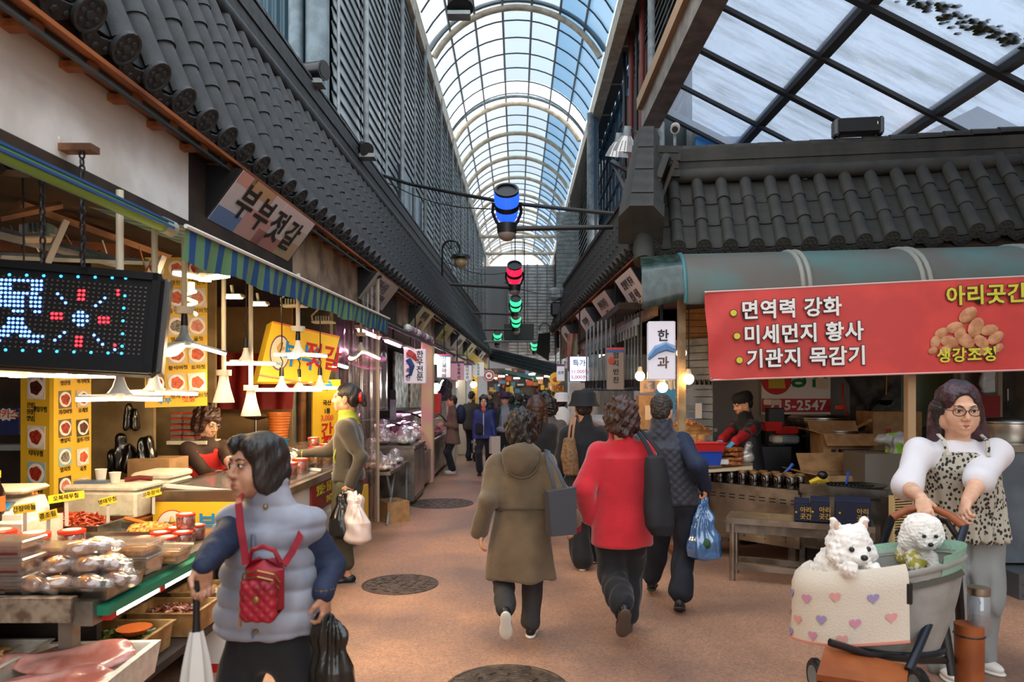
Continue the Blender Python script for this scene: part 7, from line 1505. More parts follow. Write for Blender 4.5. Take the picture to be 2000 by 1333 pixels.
m=MB();pl_=CB.lerp(CC,.55)-cn*.25;m.lathe([(.17,0),(.2,.03),(.205,.035),(.16,.012),(0,.01)],22,(pl_.x,pl_.y,.77),sx=1.3);m.ob('syrup_pan',STEEL,label='shallow pan of syrup on the fryer counter',cat='pan',smooth=50)
m=MB();q=CB.lerp(CC,.45)-cn*.2;m.cyl((q.x,q.y,.79),(q.x+.02,q.y-.01,.92),.012,n=6);m.ob('pen_knife',mat('blue_handle','2050b0',.4),label='blue handled tool standing in the syrup pan',cat='tool')
for k in range(12):p=CB.lerp(CC,.25+.045*k)-cn*.07;pbox(hc2,'grill_bar',p,p+cd*.012,.8,.815,.12,BLK,-.05)
m=MB();p=CB.lerp(CC,.1)-cn*.2;m.tube([(p.x-.07,p.y,.8),(p.x,p.y-.02,.83),(p.x+.07,p.y,.82),(p.x+.1,p.y,.8)],[.02,.03,.028,.015],6);m.ob('yellow_cloth',mat('yellow_glove','d9b52a',.6),label='yellow rubber glove on the fryer counter',cat='glove',smooth=50)
m=MB();m.sph((p.x+.04,p.y-.02,.87),(.05,.04,.04),10,6);m.ob('tape_dispenser',BLKP,label='black tape dispenser above the yellow glove',cat='dispenser',smooth=50)
jd=thing('dark_jar','x','jar');m=MB();m.lathe([(.042,0),(.046,.01),(.046,.095),(.036,.11)],14);m.ob('glass',mat('syrup_glass','140806',.08,spec=.8,coat=.6),jd,smooth=50);m=MB();m.lathe([(.04,.108),(.042,.112),(.042,.132),(0,.135)],14);m.ob('lid',mat('brass_lid','b98d58',.35,metal=.6),jd,smooth=40)
first=True;nm=('first','second','third','fourth','fifth','sixth','seventh','eighth')
for r_ in range(2):
 for k in range(8):
  o=jd if first else dup(jd);first=False;p=CA.lerp(CB,.07+.118*k+.03*r_)-cn*(.06+.12*r_);o.location=(p.x,p.y,.742);o['label']=nm[k]+' dark syrup jar from the left in the '+('front','rear')[r_]+' row on the steel counter';o['group']='dark syrup jars'
for i,(t0,l)in enumerate(((.9,'blue scissors handle sticking up behind the jars'),)):
 p=CA.lerp(CB,.75)-cn*.2;m=MB();m.tube([(p.x,p.y,.85),(p.x+.06,p.y,.9),(p.x+.1,p.y,.95)],[.008,.014,.016],6);m.ob('blue_tool',mat('blue_handle','2050b0'),label=l,cat='tool',smooth=50)
p=CA-cd*.04+cn*.0;m=MB();m.bx((1.66,7.15,.05),(1.84,7.5,.74));m.ob('counter_end',mat('worn_edge','9c8a74'),label='worn pale end cabinet left of the steel counter',cat='cabinet')
m=MB();m.bx((1.55,7.1,0),(2.0,7.4,.05));m.ob('rusty_plate',mat('rust_panel','8a4f26'),label='rusty plate on the ground under the blue carrier bag',cat='plate')
BA,BB=V((1.81,6.17,0)),V((2.88,5.72,0));bd_=(BB-BA).normalized();bnn=V((bd_.y,-bd_.x,0))
be=thing('steel_bench','low stainless bench in front of the steel counter','table',tuple(BA.lerp(BB,.5)))
def b2(n,a,b,z0,z1,dep,mt,root=be,out=0.):m=MB();m.slab(a+bnn*out+UP*z0,b+bnn*out+UP*z0,b+bnn*out+UP*z1,a+bnn*out+UP*z1,dep);return m.ob(n,mt,root,True)
b2('top_plate',BA,BB,.5,.55,.38,STEEL);b2('apron',BA,BB,.42,.5,.02,STEELD,out=-.03)
for p in(BA+bd_*.05,BB-bd_*.05):
 for o_ in(-.04,-.33):m=MB();q=p+bnn*o_;m.cyl(q,q+UP*.5,.025,n=10);m.ob('leg',STEEL,be,True,smooth=60)
b2('lower_rail',BA+bd_*.05,BB-bd_*.05,.1,.15,.03,STEEL,out=-.03);b2('lower_rail',BA+bd_*.05,BB-bd_*.05,.1,.15,.03,STEELD,out=-.32)
NAVY=mat('navy_box','1a2136',.4)
for i,(u,w_,h_,l)in enumerate(((.525,.12,.15,'left small navy gift box on the steel bench'),(.645,.15,.17,'middle navy gift box with gold brand script on the steel bench'),(.86,.27,.18,'right wide navy gift box on the steel bench'))):
 c=BA.lerp(BB,u)-bnn*.12;t=thing('gift_box',l,'box',(c.x,c.y,.552),math.atan2(bd_.y,bd_.x),'navy gift boxes');m=MB();m.rbox((0,0,h_/2),(w_,.16,h_),.006);m.ob('box_body',NAVY,t)
 m=MB();m.add([(-w_/2,-.08,h_),(w_/2,-.08,h_),(w_/2,.08,h_),(-w_/2,.08,h_),(-w_/2*.96,0,h_+.04),(w_/2*.96,0,h_+.04)],[(0,1,5,4),(2,3,4,5),(1,2,5),(3,0,4)]);m.ob('folded_top',NAVY,t)
 G=mat('gold_ink','d0a848',.4,metal=.5);txt('아리\n곳간',.05,G,Matrix.Translation((w_*.27,-.082,h_*.45))@Matrix.Rotation(PI/2,4,'X'),parent=t,world=False,bold=.02);m=MB();m.sph((-w_*.36,-.081,h_*.5),(.009,.002,.009),8,5);m.ob('gold_seal',G,t)
wt=thing('work_table','dark work table behind the steel counter carrying cartons','table',(3.2,7.9,0));m=MB();m.bx((3.13,7.5,.72),(4.9,8.6,.76));m.ob('table_top',STEELD,wt,True);m=MB();m.bx((3.16,7.55,0),(4.85,8.5,.72));m.ob('table_body',BLK,wt,True)
m=MB();m.bx((2.3,8.05,.0),(3.1,8.5,1.02));m.ob('dark_cabinet',BLK,label='black cabinet below the kitchen scale and red basket',cat='cabinet')
MKN=mat('print_navy','23283c',.5);MKR=mat('print_redbrown','9a4030',.5)
c1=carton((3.22,7.55,.762),(3.78,7.9,.965),'closed lower carton with red shop print behind the jars',mk=[(-.02,.1,.05,.06,MKR)]);txt('아리곳간',.075,MKR,Matrix.Translation((.13,-.18,.1))@Matrix.Rotation(PI/2,4,'X'),parent=c1,world=False,bold=.02)
carton((3.26,7.58,.97),(3.8,7.92,1.19),'open upper carton with raised flaps and navy stripe',flaps=(('f',.15,.9),('l',.2,-.3),('b',.15,-1.0)),mk=[(.06,.045,.33,.03,MKN),(-.16,.045,.05,.03,MKN),(-.1,.045,.03,.03,MKR)])
carton((2.95,7.0,.55),(3.5,7.4,.82),'wide open carton lying behind the fryer pan',flaps=(('b',.22,-.9),('l',.2,-.2),('r',.2,.1)))
def pot(c,r,h,label,mt=STEEL,lid=True,group=None):
 t=thing('cooking_pot',label,'pot',tuple(c),group=group);m=MB();m.lathe([(r*.96,0),(r,.02),(r,h),(r*1.05,h+.008),(r*1.05,h+.02),(r*.97,h+.018),(r*.95,.03),(0,.03)],24);m.ob('pot_body',mt,t,smooth=40)
 if lid:m=MB();m.lathe([(r*1.02,h+.02),(r*.9,h+.045),(0,h+.06)],24);m.ob('lid',mt,t,smooth=50)
 else:m=MB();m.lathe([(r*.95,h*.8),(0,h*.8)],20);m.ob('contents',F_red,t)
 for s in(-1,1):m=MB();m.tube([(s*r,-.06,h*.75),(s*(r+.05),-.03,h*.75),(s*(r+.05),.03,h*.75),(s*r,.06,h*.75)],.01,5);m.ob('handle',STEELD,t)
 return t
pot(P(1597,838,8.55),.33,.12,'wide lidded stainless pot in front of the phone number sign');pot(P(1632,880,8.2),.32,.22,'open stainless pot with a wooden stick laid across',lid=False);pot(P(1722,880,8.4),.38,.28,'large black cauldron beside the tan pole',BLKP,lid=False)
m=MB();m.cyl(P(1655,846,8.0),P(1703,820,7.9),.018,n=6);m.ob('wooden_stick',WOODB,label='pale wooden stick lying across the stainless pot',cat='stick')
m=MB();m.bx((2.9,8.62,.3),(5.2,8.95,1.2));m.ob('stove',BLK,label='black stove under the pots',cat='stove')
ks=thing('kitchen_scale','grey kitchen scale with cream slanted display behind the vendor','scale',tuple(P(1528,866,8.2)));m=MB();m.rbox((.04,0,.05),(.24,.24,.1),.02);m.ob('housing',GREYST,ks);m=MB();m.rbox((-.1,-.08,.05),(.12,.16,.09),.02);m.ob('display_head',CREAMP,ks);m=MB();open_box(m,(.02,0,.11),(.28,.2,.08),.006,.012,.02);m.ob('red_pan',REDM,ks)
m=MB();open_box(m,tuple(P(1507,842,8.05)),(.2,.16,.1),.006,.012,.02);m.ob('red_basket',REDM,label='small red basket of nuts left of the kitchen scale',cat='basket')
m=MB();m.rbox(P(1513,812,8.3)-V((0,0,.14)),(.18,.14,.46),.01);m.ob('card_reader',BLKP,label='black card machine in front of the phone sign',cat='machine');m=MB();m.rbox(P(1508,786,8.3),(.16,.12,.07),.01,rz=.3);m.ob('receipt_printer',CREAMP,label='cream box lying on the black card machine',cat='printer')
sg=thing('shop_sign','white and red sign with the phone number ending 2547','sign',tuple(P(1555,770,8.9)));sq_=Q4([(1488,700),(1622,700),(1622,810),(1488,810)],[8.9]*4);m=MB();board(m,sq_,.03);m.ob('panel',WHITEP,sg,True)
m=MB();board(m,[bil(sq_,u,v)+V((0,-.004,0))for u,v in((0,.72),(1,.72),(1,.96),(0,.96))],.003);m.ob('red_band',mat('sign_red','b8262a',.5),sg,True);m=MB();m.lathe([(.19,0),(.19,.003),(0,.003)],28,M=qframe(sq_,.21,.38,.002));m.ob('red_disc',INKR,sg,True)
txt('달',.3,mat('letter_gold','c9b23a'),qframe(sq_,.21,.36,.006),parent=sg,bold=.05);txt('장인',.28,INKG,qframe(sq_,.68,.36,.004),parent=sg,bold=.04);txt('715-2547',.17,INKW,qframe(sq_,.52,.845,.006),parent=sg,bold=.03,spacing=1.1)
m=MB();board(m,[bil(sq_,u,v)+V((0,-.012,0))for u,v in((.78,.36),(.96,.36),(.96,.55),(.78,.55))],.003);m.ob('taped_note',CREAMP,sg,True)
ld=thing('ladle','long ladle hanging against the cement wall','ladle',tuple(P(1730,790,9.0)));m=MB();m.cyl(P(1732,735,9.0),P(1731,772,9.0),.012,n=6);m.ob('handle',mat('brass','9c7c44',.35,metal=.8),ld,True);m=MB();m.lathe([(0,-.07),(.06,-.055),(.09,0),(.085,0),(.055,-.045),(0,-.06)],16,tuple(P(1730,782,9.0)),M=None);m.ob('bowl',BLKP,ld,True,smooth=50)
m=MB();m.tube([P(1645,750,8.9),P(1646,775,8.85),P(1652,800,8.8),P(1658,818,8.8)],.012,5);m.ob('red_hose',REDM,label='thin red hose on the cement wall',cat='hose',smooth=50);m=MB();m.rbox(P(1640,796,8.6),(.1,.03,.07),.01);m.ob('red_tool',mat('orange_red','d8401c',.4),label='orange red tool handle behind the lidded pot',cat='tool')
carton((4.0,8.0,.9),(4.55,8.4,1.42),'brown carton behind the tan pole',mk=[(-.1,.3,.06,.06,MKR)])
sk=thing('sack','crumpled silver and green sack beside the tan pole','sack',tuple(P(1760,880,6.9)));sd=SDF(.03);sd.box((0,0,0),(.12,.1,.14),rd=.05);sd.cap((-.2,0,.1),(0,0,.12),.05,.06);sd.disp(lambda p:.014*noise3(p,30,3));solid('sack_body',[(sd,.012)],mat('silver_film','a8a8a4',.25,col2='7fae3c',ns=4,nlo=.5,nhi=.54),sk)
m=MB();m.bx((3.3,6.75,.2),(3.9,7.2,1.05));m.ob('side_cabinet',mat('cab_brown','6f675c',.5),label='brown grey cabinet below the silver sack',cat='cabinet')
fg=thing('fan_heater','cream slatted heater grille standing right of the bench','heater',tuple(P(1752,1020,5.75)),.35);m=MB()
for x in(-.14,.14):m.bx((x-.012,-.02,0),(x+.012,.02,.5))
for z in(.01,.49):m.bx((-.14,-.02,z-.01),(.14,.02,z+.01))
m.ob('guard_frame',mat('cream_grille','cbb07a',.5),fg)
for k in range(22):m=MB();m.bx((-.135,-.012,.03+k*.021),(.135,.012,.04+k*.021));m.ob('slat',mat('cream_grille','cbb07a'),fg)
m=MB();m.bx((-.13,.03,.02),(.13,.12,.48));m.ob('heater_back',DKBROWN,fg);m=MB();m.tube([(.1,-.03,.4),(0,-.06,.3),(.02,-.05,.1),(.08,-.03,.0)],.008,5);m.ob('cord',CREAMP,fg)
fg.location.z=.55-.02;fg.location=(3.16,5.8,.3)
m=MB();m.bx((3.0,5.75,0),(3.35,6.0,.3));m.ob('crate',DKBROWN,label='dark crate under the cream heater grille',cat='crate')
fc=thing('steel_cabinet','blue grey steel cabinet at the right frame edge behind the woman','cabinet',(4.35,6.1,0));m=MB();m.bx((3.95,5.9,.22),(5.2,6.8,1.14));m.ob('body',mat('cab_bluegrey','6d7880',.4,metal=.3,col2='5a646c',ns=3),fc,True);m=MB();m.bx((3.93,5.88,1.14),(5.22,6.82,1.2));m.ob('top_plate',STEEL,fc,True)
m=MB();m.bx((3.95,5.6,0),(5.2,5.92,.2));st_=m.ob('tread_step',mat('tread_plate','6f747a',.35,metal=.7),label='diamond tread metal step at the right edge',cat='step')
m=MB()
for i in range(14):
 for j in range(4):m.box((3.99+i*.085+.04*(j%2),5.596,.03+j*.045),(.045,.008,.01),rot=(0,(.7,-.7)[(i+j)%2],0))
m.ob('tread_pattern',mat('tread_plate','6f747a'),st_,kind='stuff')
pot(V((4.35,6.3,1.2)),.22,.16,'stainless pot with lid on the blue grey cabinet')
m=MB();board(m,Q4([(1968,760),(2030,760),(2030,806),(1968,806)],[8.4]*4),.01);wf=m.ob('notice',WHITEP,label='white wifi notice on the wall at the right edge',cat='notice');wq_=Q4([(1968,760),(2030,760),(2030,806),(1968,806)],[8.39]*4)
txt('WiFi',.11,mat('ink_darkred','9c2c34'),qframe(wq_,.33,.3,.003),parent=wf,bold=.03);txt('FREE',.05,mat('ink_darkred','9c2c34'),qframe(wq_,.25,.08,.003),parent=wf,bold=.02);m=MB();board(m,[bil(wq_,u,v)+V((0,-.002,0))for u,v in((0,.5),(1,.5),(1,1),(0,1))],.002);m.ob('dark_band',mat('print_navy','23283c'),wf,True)
sd=SDF(.03);sd.box((0,0,0),(.11,.04,.16),rd=.03);sd.disp(lambda p:.01*noise3(p,30,6));o=solid('white_bag',[(sd,.012)],mat('white_film','d8d8d4',.4),label='white plastic bag hung on the wall behind the woman',cat='bag');o.location=P(1934,742,8.3)
m=MB();m.bx((5.15,8.1,1.3),(5.5,8.3,1.6));m.ob('red_carton',mat('carton_red','8c2622',.5),label='dark red carton on the shelf behind the woman',cat='carton')
dfm=mat('door_taupe','9a8c78',.5);d1=thing('door_1',kind='structure')
for c in([(1876,700),(1884,700),(1884,960),(1876,960)],[(1950,700),(1958,700),(1958,960),(1950,960)]):m=MB();board(m,Q4(c,[8.2]*4),.06);m.ob('door_frame',dfm,d1)
sp_=thing('loudspeaker','black bar loudspeaker standing on the right roof ridge','speaker',tuple(RP(2.33,.78,4.56)),RZ7);m=MB();m.rbox((0,0,.09),(.52,.16,.19),.03);m.ob('cabinet',BLKP,sp_);m=MB();m.rbox((0,-.085,.09),(.44,.01,.15),.004);m.ob('grille',mat('speaker_mesh','1e1f20',.7,bump=.4,bs=300),sp_)
for x in(-.24,.24):m=MB();m.rbox((x,-.01,.08),(.05,.17,.2),.02);m.ob('end_cap',mat('grey_cap','55585a',.5),sp_)
for x in(-.2,.2):m=MB();m.cyl((x,0,-.04),(x,0,.0),.02,n=8);m.ob('foot',BLK,sp_)
m=MB();m.box((.19,-.092,.1),(.012,.004,.03));m.ob('badge',WHITEP,sp_)
cc=thing('security_camera','white bullet camera on a post on the right roof ridge','camera',tuple(RP(.3,.78,4.55)));m=MB();m.cyl((0,0,-.04),(0,0,.12),.018,n=8);m.ob('post',GREYST,cc);m=MB();m.cyl((.03,.1,.24),(-.02,-.1,.14),.055,n=14);m.ob('camera_body',mat('cctv_grey','a8a49c',.4),cc,smooth=40);m=MB();m.cyl((-.02,-.1,.14),(-.022,-.107,.137),.035,n=12);m.ob('lens',BLKP,cc)
# -------------- manhole covers
IRON=mat('cast_iron','6a5a4c',.55,metal=.5,col2='4a3f36',ns=14)
for i,(px,py,r,l)in enumerate(((782,1142,.324,'middle round cast iron manhole cover by the fleece shopper'),(990,1347,.345,'nearest manhole cover cut by the bottom frame edge'),(862,984,.48,'farthest wide manhole cover beyond the folding table'))):
 y=gY(py);t=thing('manhole_cover',l,'manhole cover',((px-1010)*y/K,y,.0));m=MB();m.lathe([(r,0),(r,.006),(r*.95,.008),(r*.94,.003),(0,.003)],36);m.ob('cover_plate',IRON,t,smooth=30);rd=random.Random(i);m=MB()
 for k in range(46):
  a,q=k*2.4,r*.9*math.sqrt((k+.5)/46);m.rbox((q*math.cos(a),q*math.sin(a),.005),(r*rd.uniform(.1,.2),r*rd.uniform(.07,.12),.008),.003,rz=rd.uniform(0,3))
 m.ob('raised_pattern',IRON,t,kind='stuff')
 for k in range(8):m=MB();a=k*PI/4;m.lathe([(.014,.0032),(.014,.0045),(0,.0045)],10,(r*.62*math.cos(a),r*.62*math.sin(a),0));m.ob('hole',BLK,t)
 # -------------- the people
BLKC=mat('black_cloth','121318',.8,sheen=.15,bump=.8,bs=14);NVY=mat('navy_cloth','1a2744',.75,bump=.7,bs=16,col2='142038',ns=60)
DKT=mat('dark_trousers','1a1b22',.8,bump=.1,bs=200);GRYT=mat('charcoal_trousers','33302f',.8,bump=.8,bs=16)
SHB={'m':mat('black_shoe','17171a',.45),'sole':mat('dark_sole','2c2a28',.7)};SHW={'m':mat('black_shoe','17171a'),'sole':mat('white_sole','d8d4c8',.6)};SHP={'m':mat('pale_shoe','d8cfc6',.6),'sole':mat('white_sole','d8d4c8')}
FILMK=mat('black_film','14130f',.22,spec=.7)
def rel(px,py,Y,b):p=P(px,py,Y);return(p.x-b[0],p.y-b[1],p.z)
# --- woman in the grey quilted vest
b=(-.91,2.62);W1=person('elderly woman in grey quilted vest with red cross-body bag and umbrella',b,h=1.47,a=-.15,g=.98,head=(-.52,.04),hs=1.0,rh=rel(392,1112,2.24,b),lh=rel(632,1158,2.5,b),rhd=(-.05,-.1,-1),lhd=(.1,0,-1),rpn=(.6,-.6,0),lpn=(-.9,.2,0),curl=(.75,.9),rf=((-.2,-.12,.07),),lf=((.24,.1,.07),),arm=.8,shw=.142,hair=('bob',HAIRK),skin=mat('skin_tan','c08e70',.5,col2='a87458',ns=18),vox=.009,jaw=.95,cheek=.98,elbow=(-.12,.05),hoff=(-.03,-.02,-.01),top=dict(m=NVY,lo=.86,sl=(.05,.05,.042),shr=.045,name='navy_top',collar=None,fold=.006),pants=dict(m=BLKC,r=(.09,.075,.075,None)),shoe=SHB)
VEST=mat('grey_vest','999ba6',.6,sheen=.2,col2='838693',ns=5)
def quilt(p):z=np.abs(np.sin(p[:,2]*PI/.072+.3*np.sin(p[:,0]*9)));return(-.015*z**.4+.004*noise3(p,45,2)).astype(np.float32)
garment(W1,VEST,lo=.775,rows=[(.775,0,.2,.15),(.85,0,.195,.148),(.95,0,.176,.14),(1.06,0,.16,.134),(1.15,0,.156,.13)],sleeves=(0,0),collar=(.068,.07),disp=quilt,fold=.004,shr=.07,name='quilted_vest',vox=.008)
R1=W1['root']
m=MB();q=[P(506,990+26*i,2.44+.0*i)-V((b[0],b[1],0))for i in range(9)];f0=W1['che']+W1['f']*.148
pl=[W1['pel'].lerp(W1['nck'],t)+W1['f']*(.152-.012*abs(t-.5))+W1['r']*-.015 for t in(.04,.25,.45,.65,.8)];m.tube(pl,.007,4);m.ob('vest_placket',mat('vest_dark','6f7488',.6),R1)
for t in(.1,.35,.6,.98):m=MB();m.sph(W1['pel'].lerp(W1['nck'],t)+W1['f']*(.155 if t<.9 else.09)+W1['r']*-.03,.009,8,5);m.ob('snap_button',mat('brass','9c7c44',.35,metal=.8),R1)
m=MB();h_=W1['wr'][-1];m.tube([h_+V((.032*math.cos(a),.032*math.sin(a),.012))for a in[2*PI*k/12 for k in range(12)]],.006,5,True);m.ob('bracelet',mat('brass','9c7c44'),R1)
RBAG=mat('red_bag','9c1426',.55,col2='7e0c1c',ns=12);c=P(517,1150,2.4)
bag=thing('crossbody_bag','red quilted cross-body bag with gold zips hanging on the vest','bag',tuple(c),-.1)
m=MB();m.rbox((0,0,0),(.135,.075,.2),.035);m.ob('bag_body',RBAG,bag,smooth=50);sd=SDF(.01);sd.box((0,-.045,-.03),(.06,.02,.068),rd=.02);sd.disp(lambda p:(-.006*np.abs(np.sin((p[:,0]+p[:,2])*85)*np.sin((p[:,0]-p[:,2])*85))).astype(np.float32));solid('front_pocket',[(sd,.004)],RBAG,bag)
for z,w_ in((.06,.066),(.04,.062),(-.0,.058)):m=MB();m.tube([(-w_,-.03,z-.03),(-w_*.8,-.046,z),(0,-.052,z+.012),(w_*.8,-.046,z),(w_,-.03,z-.03)],.0035,5);m.ob('zip',mat('brass','9c7c44'),bag)
m=MB();m.sph((0,-.068,-.02),(.012,.004,.012),10,6);m.ob('emblem',mat('brass','9c7c44'),bag);m=MB();m.tube([(-.055,0,.09),(-.04,-.01,.13),(0,-.012,.145),(.04,-.01,.13),(.055,0,.09)],.008,6);m.ob('handle_loop',RBAG,bag,smooth=50);m=MB();m.tube([(-.066,-.03,.02),(-.07,-.035,-.12)],.006,5);m.ob('zip_pull',mat('tan_leather','9a6a42',.5),bag)
sp=[c+V((-.064,0,.08)),P(478,1080,2.4),P(470,1030,2.41),P(466,985,2.43),P(470,968,2.5)];strap(sp,.024,.006,RBAG,'strap',bag,True,nrm=(0,-1,.1));strap([c+V((.064,0,.08)),P(570,1080,2.44),P(585,1050,2.5),P(594,1020,2.6),P(592,1000,2.72)],.024,.006,RBAG,'strap',bag,True,nrm=(.6,-1,0))
um=thing('umbrella','folded white umbrella with black handle held by the vest woman','umbrella',tuple(P(389,1200,2.46)));hp=W1['wr'][1]+V((b[0],b[1],-.06))
a0=V((hp.x-.012,hp.y-.02,hp.z));m=MB();m.tube([a0+UP*.02,a0-UP*.1,a0-UP*.15],[.012,.011,.014],8);m.ob('handle',BLKP,um,True,smooth=50)
m=MB();m.grid(lambda u,v:a0-UP*(.14+.5*v)+V((1,.3,0))*0+V((math.cos(2*PI*u),math.sin(2*PI*u),0))*((.018+.03*math.sin(min(v*2.2,1)*PI*.5)-.036*max(0,v-.35))*(1+.12*math.sin(14*PI*u))),28,14,True);m.ob('folded_cloth',mat('umbrella_cloth','cfcac2',.6),um,True,smooth=60);m=MB();m.lathe([(.05,-.005),(.05,.012)],14,tuple(a0-UP*.33));m.ob('tie_strap',BLK,um,True)
hh=W1['wr'][-1]+V((b[0],b[1],-.085));plastic_bag('carrier_bag','glossy black carrier bag held low by the vest woman',(hh.x+.03,hh.y+.01,hh.z-.16),(.17,.12,.27),FILMK,tuple(hh),seed=2,vox=.006)
# --- shopper in the olive fleece
FLE=mat('olive_fleece','40382d',.95,sheen=.3,bump=.6,bs=18);LIME=mat('lime_trim','989c24',.7);b=(-1.47,6.2)
W2=person('woman in olive fleece with lime collar reaching over the chilled cabinet',b,h=1.7,a=-1.5,g=1.0,head=(-.05,.05),hs=1.08,rh=rel(588,888,6.3,b),lh=rel(684,948,6.0,b),arm=.97,rhd=(-1,0,-.05),lhd=(-.2,-.1,-1),rpn=(0,0,-1),curl=(.9,.8),rf=((-.15,.13,.06),(-1,.1,0)),lf=((.02,-.1,.06),(-1,-.1,0)),hair=('bun',HAIRK),skin=mat('skin_warm','d9a07c',.5,col2='c98c68',ns=14),top=dict(m=FLE,lo=.93,hem=(.165,.13),sl=(.06,.05,.04),name='fleece_jacket'),pants=dict(m=mat('olive_trousers','4a4632',.85,bump=.2,bs=150),r=(.1,.085,.07,None),cuff=.13,fold=.01),shoe={'m':BLKP,'sole':mat('grey_sole','6a675f',.7),'s':1.08},vox=.011)
garment(W2,LIME,lo=W2['nck'].z-.075,rows=[(W2['nck'].z-.075,0,.108,.098)],sleeves=(0,0),shr=.01,collar=(.03,.07),name='lime_collar',fold=.002,vox=.008)
m=MB();c=W2['pel'];m.tube([(c.x+.137*math.cos(a),c.y+.172*math.sin(a),.935)for a in[2*PI*k/24 for k in range(24)]],.007,5,True);m.ob('lime_hem',LIME,W2['root'])
m=MB();w_=W2['wr'][1];m.cyl(w_+V((.02,0,0)),w_+V((.0,0,0)),.044,n=12);m.ob('lime_cuff',LIME,W2['root'],smooth=50);m=MB();m.tube([P(656,878,6.05)-V((*b,0)),P(652,895,6.04)-V((*b,0)),P(655,905,6.05)-V((*b,0))],.008,5);m.ob('lime_pocket_trim',LIME,W2['root'])
m=MB();p=W2['at'](0,-.118,.015);m.lathe([(.02,-.012),(.046,-.016),(.052,0),(.046,.016),(.02,.012)],12,M=Matrix.Translation(p)@rot_to(V((1,0,.1))).to_4x4());m.ob('red_scrunchie',REDM,W2['root'],smooth=50)
hd_=W2['wr'][-1]+V((*b,-.09));plastic_bag('carrier_bag','black carrier bag hanging from the fleece shopper’s hand',(hd_.x-.06,hd_.y-.06,.62),(.2,.15,.4),FILMK,tuple(hd_),seed=5);plastic_bag('carrier_bag','translucent white carrier bag with pink packs held by the fleece shopper',(hd_.x+.08,hd_.y-.1,.6),(.23,.15,.44),clear('white_film2','f6e9e2',.3,.72,.2,dcol='f0dcd4'),tuple(hd_),seed=7)
for i in range(4):m=MB();m.rbox((hd_.x+.05+.06*(i%2),hd_.y-.12,.46+.1*(i//2)),(.07,.05,.08),.01);m.ob('wrapped_pack',(mat('pack_red','d86a64',.5),mat('pack_green','b8cfa0',.5))[i%2],[o for o in bpy.data.objects if o.name.startswith('carrier_bag')][-1],True)
m=MB();p=W2['wr'][1]+V((*b,0))+V((-.1,0,-.01));m.tube([p,p+V((-.09,-.02,.015))],.006,5);m.ob('money_note',WHITEP,label='folded note held out by the fleece shopper',cat='money')
# --- stall keeper in the red apron
b=(-2.7,6.05);RAP=mat('red_apron','c4201c',.7,col2='a81814',ns=4);W3=person('stall keeper with curly hair in red apron bending over the chilled cabinet',b,h=1.5,a=.75,g=1.12,lean=(.08,-.06,-.02),head=(.35,-.38),rh=rel(438,930,5.75,b),lh=rel(462,925,5.6,b),curl=(.8,.8),hair=('perm',HAIRB),skin=SKIN2,top=dict(m=mat('brown_shirt','3a2820',.8),lo=.8,name='shirt',collar=(.03,.07)),pants=dict(m=DKT),shoe=SHB)
garment(W3,RAP,lo=.55,rows=[(.55,.01,.23,.17),(.9,.01,.19,.15),(1.05,.01,.175,.142),(1.15,.01,.165,.136)],sleeves=(0,0),shr=.062,name='apron_vest',cuts=((W3['nck']+W3['f']*.06-UP*.02,(.05,.09,.09)),))
m=MB();
for s_ in(1,-1):e=W3['el'][s_];w_=W3['wr'][s_];m.cyl(e.lerp(w_,.05),e.lerp(w_,.95),.05,.043,12)
m.ob('pink_oversleeves',mat('pink_sleeve','d8a8a0',.7),W3['root'],smooth=50,kind='stuff')
m=MB();
for x in(-1,1):m.tube([W3['at'](x*.031+.021*math.cos(t),.098,.0+.016*math.sin(t))for t in[2*PI*k/12 for k in range(12)]],.0018,4,True)
m.ob('spectacles',GREYST,W3['root'],kind='stuff')
# --- woman in the khaki coat
KH=mat('khaki_coat','6e5b42',.85,col2='5d4c36',ns=4,sheen=.3,bump=.9,bs=15);b=(.03,4.68)
W4=person('woman walking away in long khaki hooded coat with grey shoulder bag',b,h=1.48,a=PI+.02,g=1.12,head=(.0,-.05),lh=rel(938,1040,4.6,b),rh=rel(1118,1018,4.65,b),lhd=(0,0,-1),rhd=(.1,0,-1),lf=((-.1,-.22,.26),(0,1,0),1.15),rf=((.06,.08,.07),(.1,1,0)),hair=('perm',HAIRK),face=False,curl=(.4,.6),top=dict(m=KH,lo=.415,rows=[(.415,0,.235,.17),(.62,0,.222,.165),(.8,0,.2,.155),(.95,0,.188,.148),(1.06,0,.186,.142),(1.14,0,.176,.13)],sl=(.075,.068,.058),slen=.98,name='khaki_coat',vox=.009,fold=.012,ff=24,shr=.078,extra=lambda sd:[sd.ell((0,-.125,1.2),(.125,.055,.1),k=.03),sd.ell((0,-.09,1.245),(.1,.075,.06),k=.03),sd.cap((-.1,-.11,1.25),(.1,-.11,1.25),.03,k=.03)]),pants=dict(m=GRYT,r=(.085,.075,.068,None)),shoe=SHW)
R4=W4['root'];cp_=W4['pel'];m=MB();
for z,rx,ry in((.885,.206,.162),):m.tube([(cp_.x+rx*math.cos(a),cp_.y+ry*math.sin(a),z+.008*math.sin(3*a))for a in[PI+PI*k/24 for k in range(25)]],.007,5)
m.ob('waist_seam',mat('khaki_dark','4c3e2c',.85),R4);m=MB();m.tube([(.105*math.cos(a),-.1-.085*abs(math.sin(a))**.8,1.19+.1*math.sin(a))for a in[PI+PI*k/16 for k in range(17)]],.007,5);m.ob('hood_edge',mat('khaki_dark','4c3e2c'),R4)
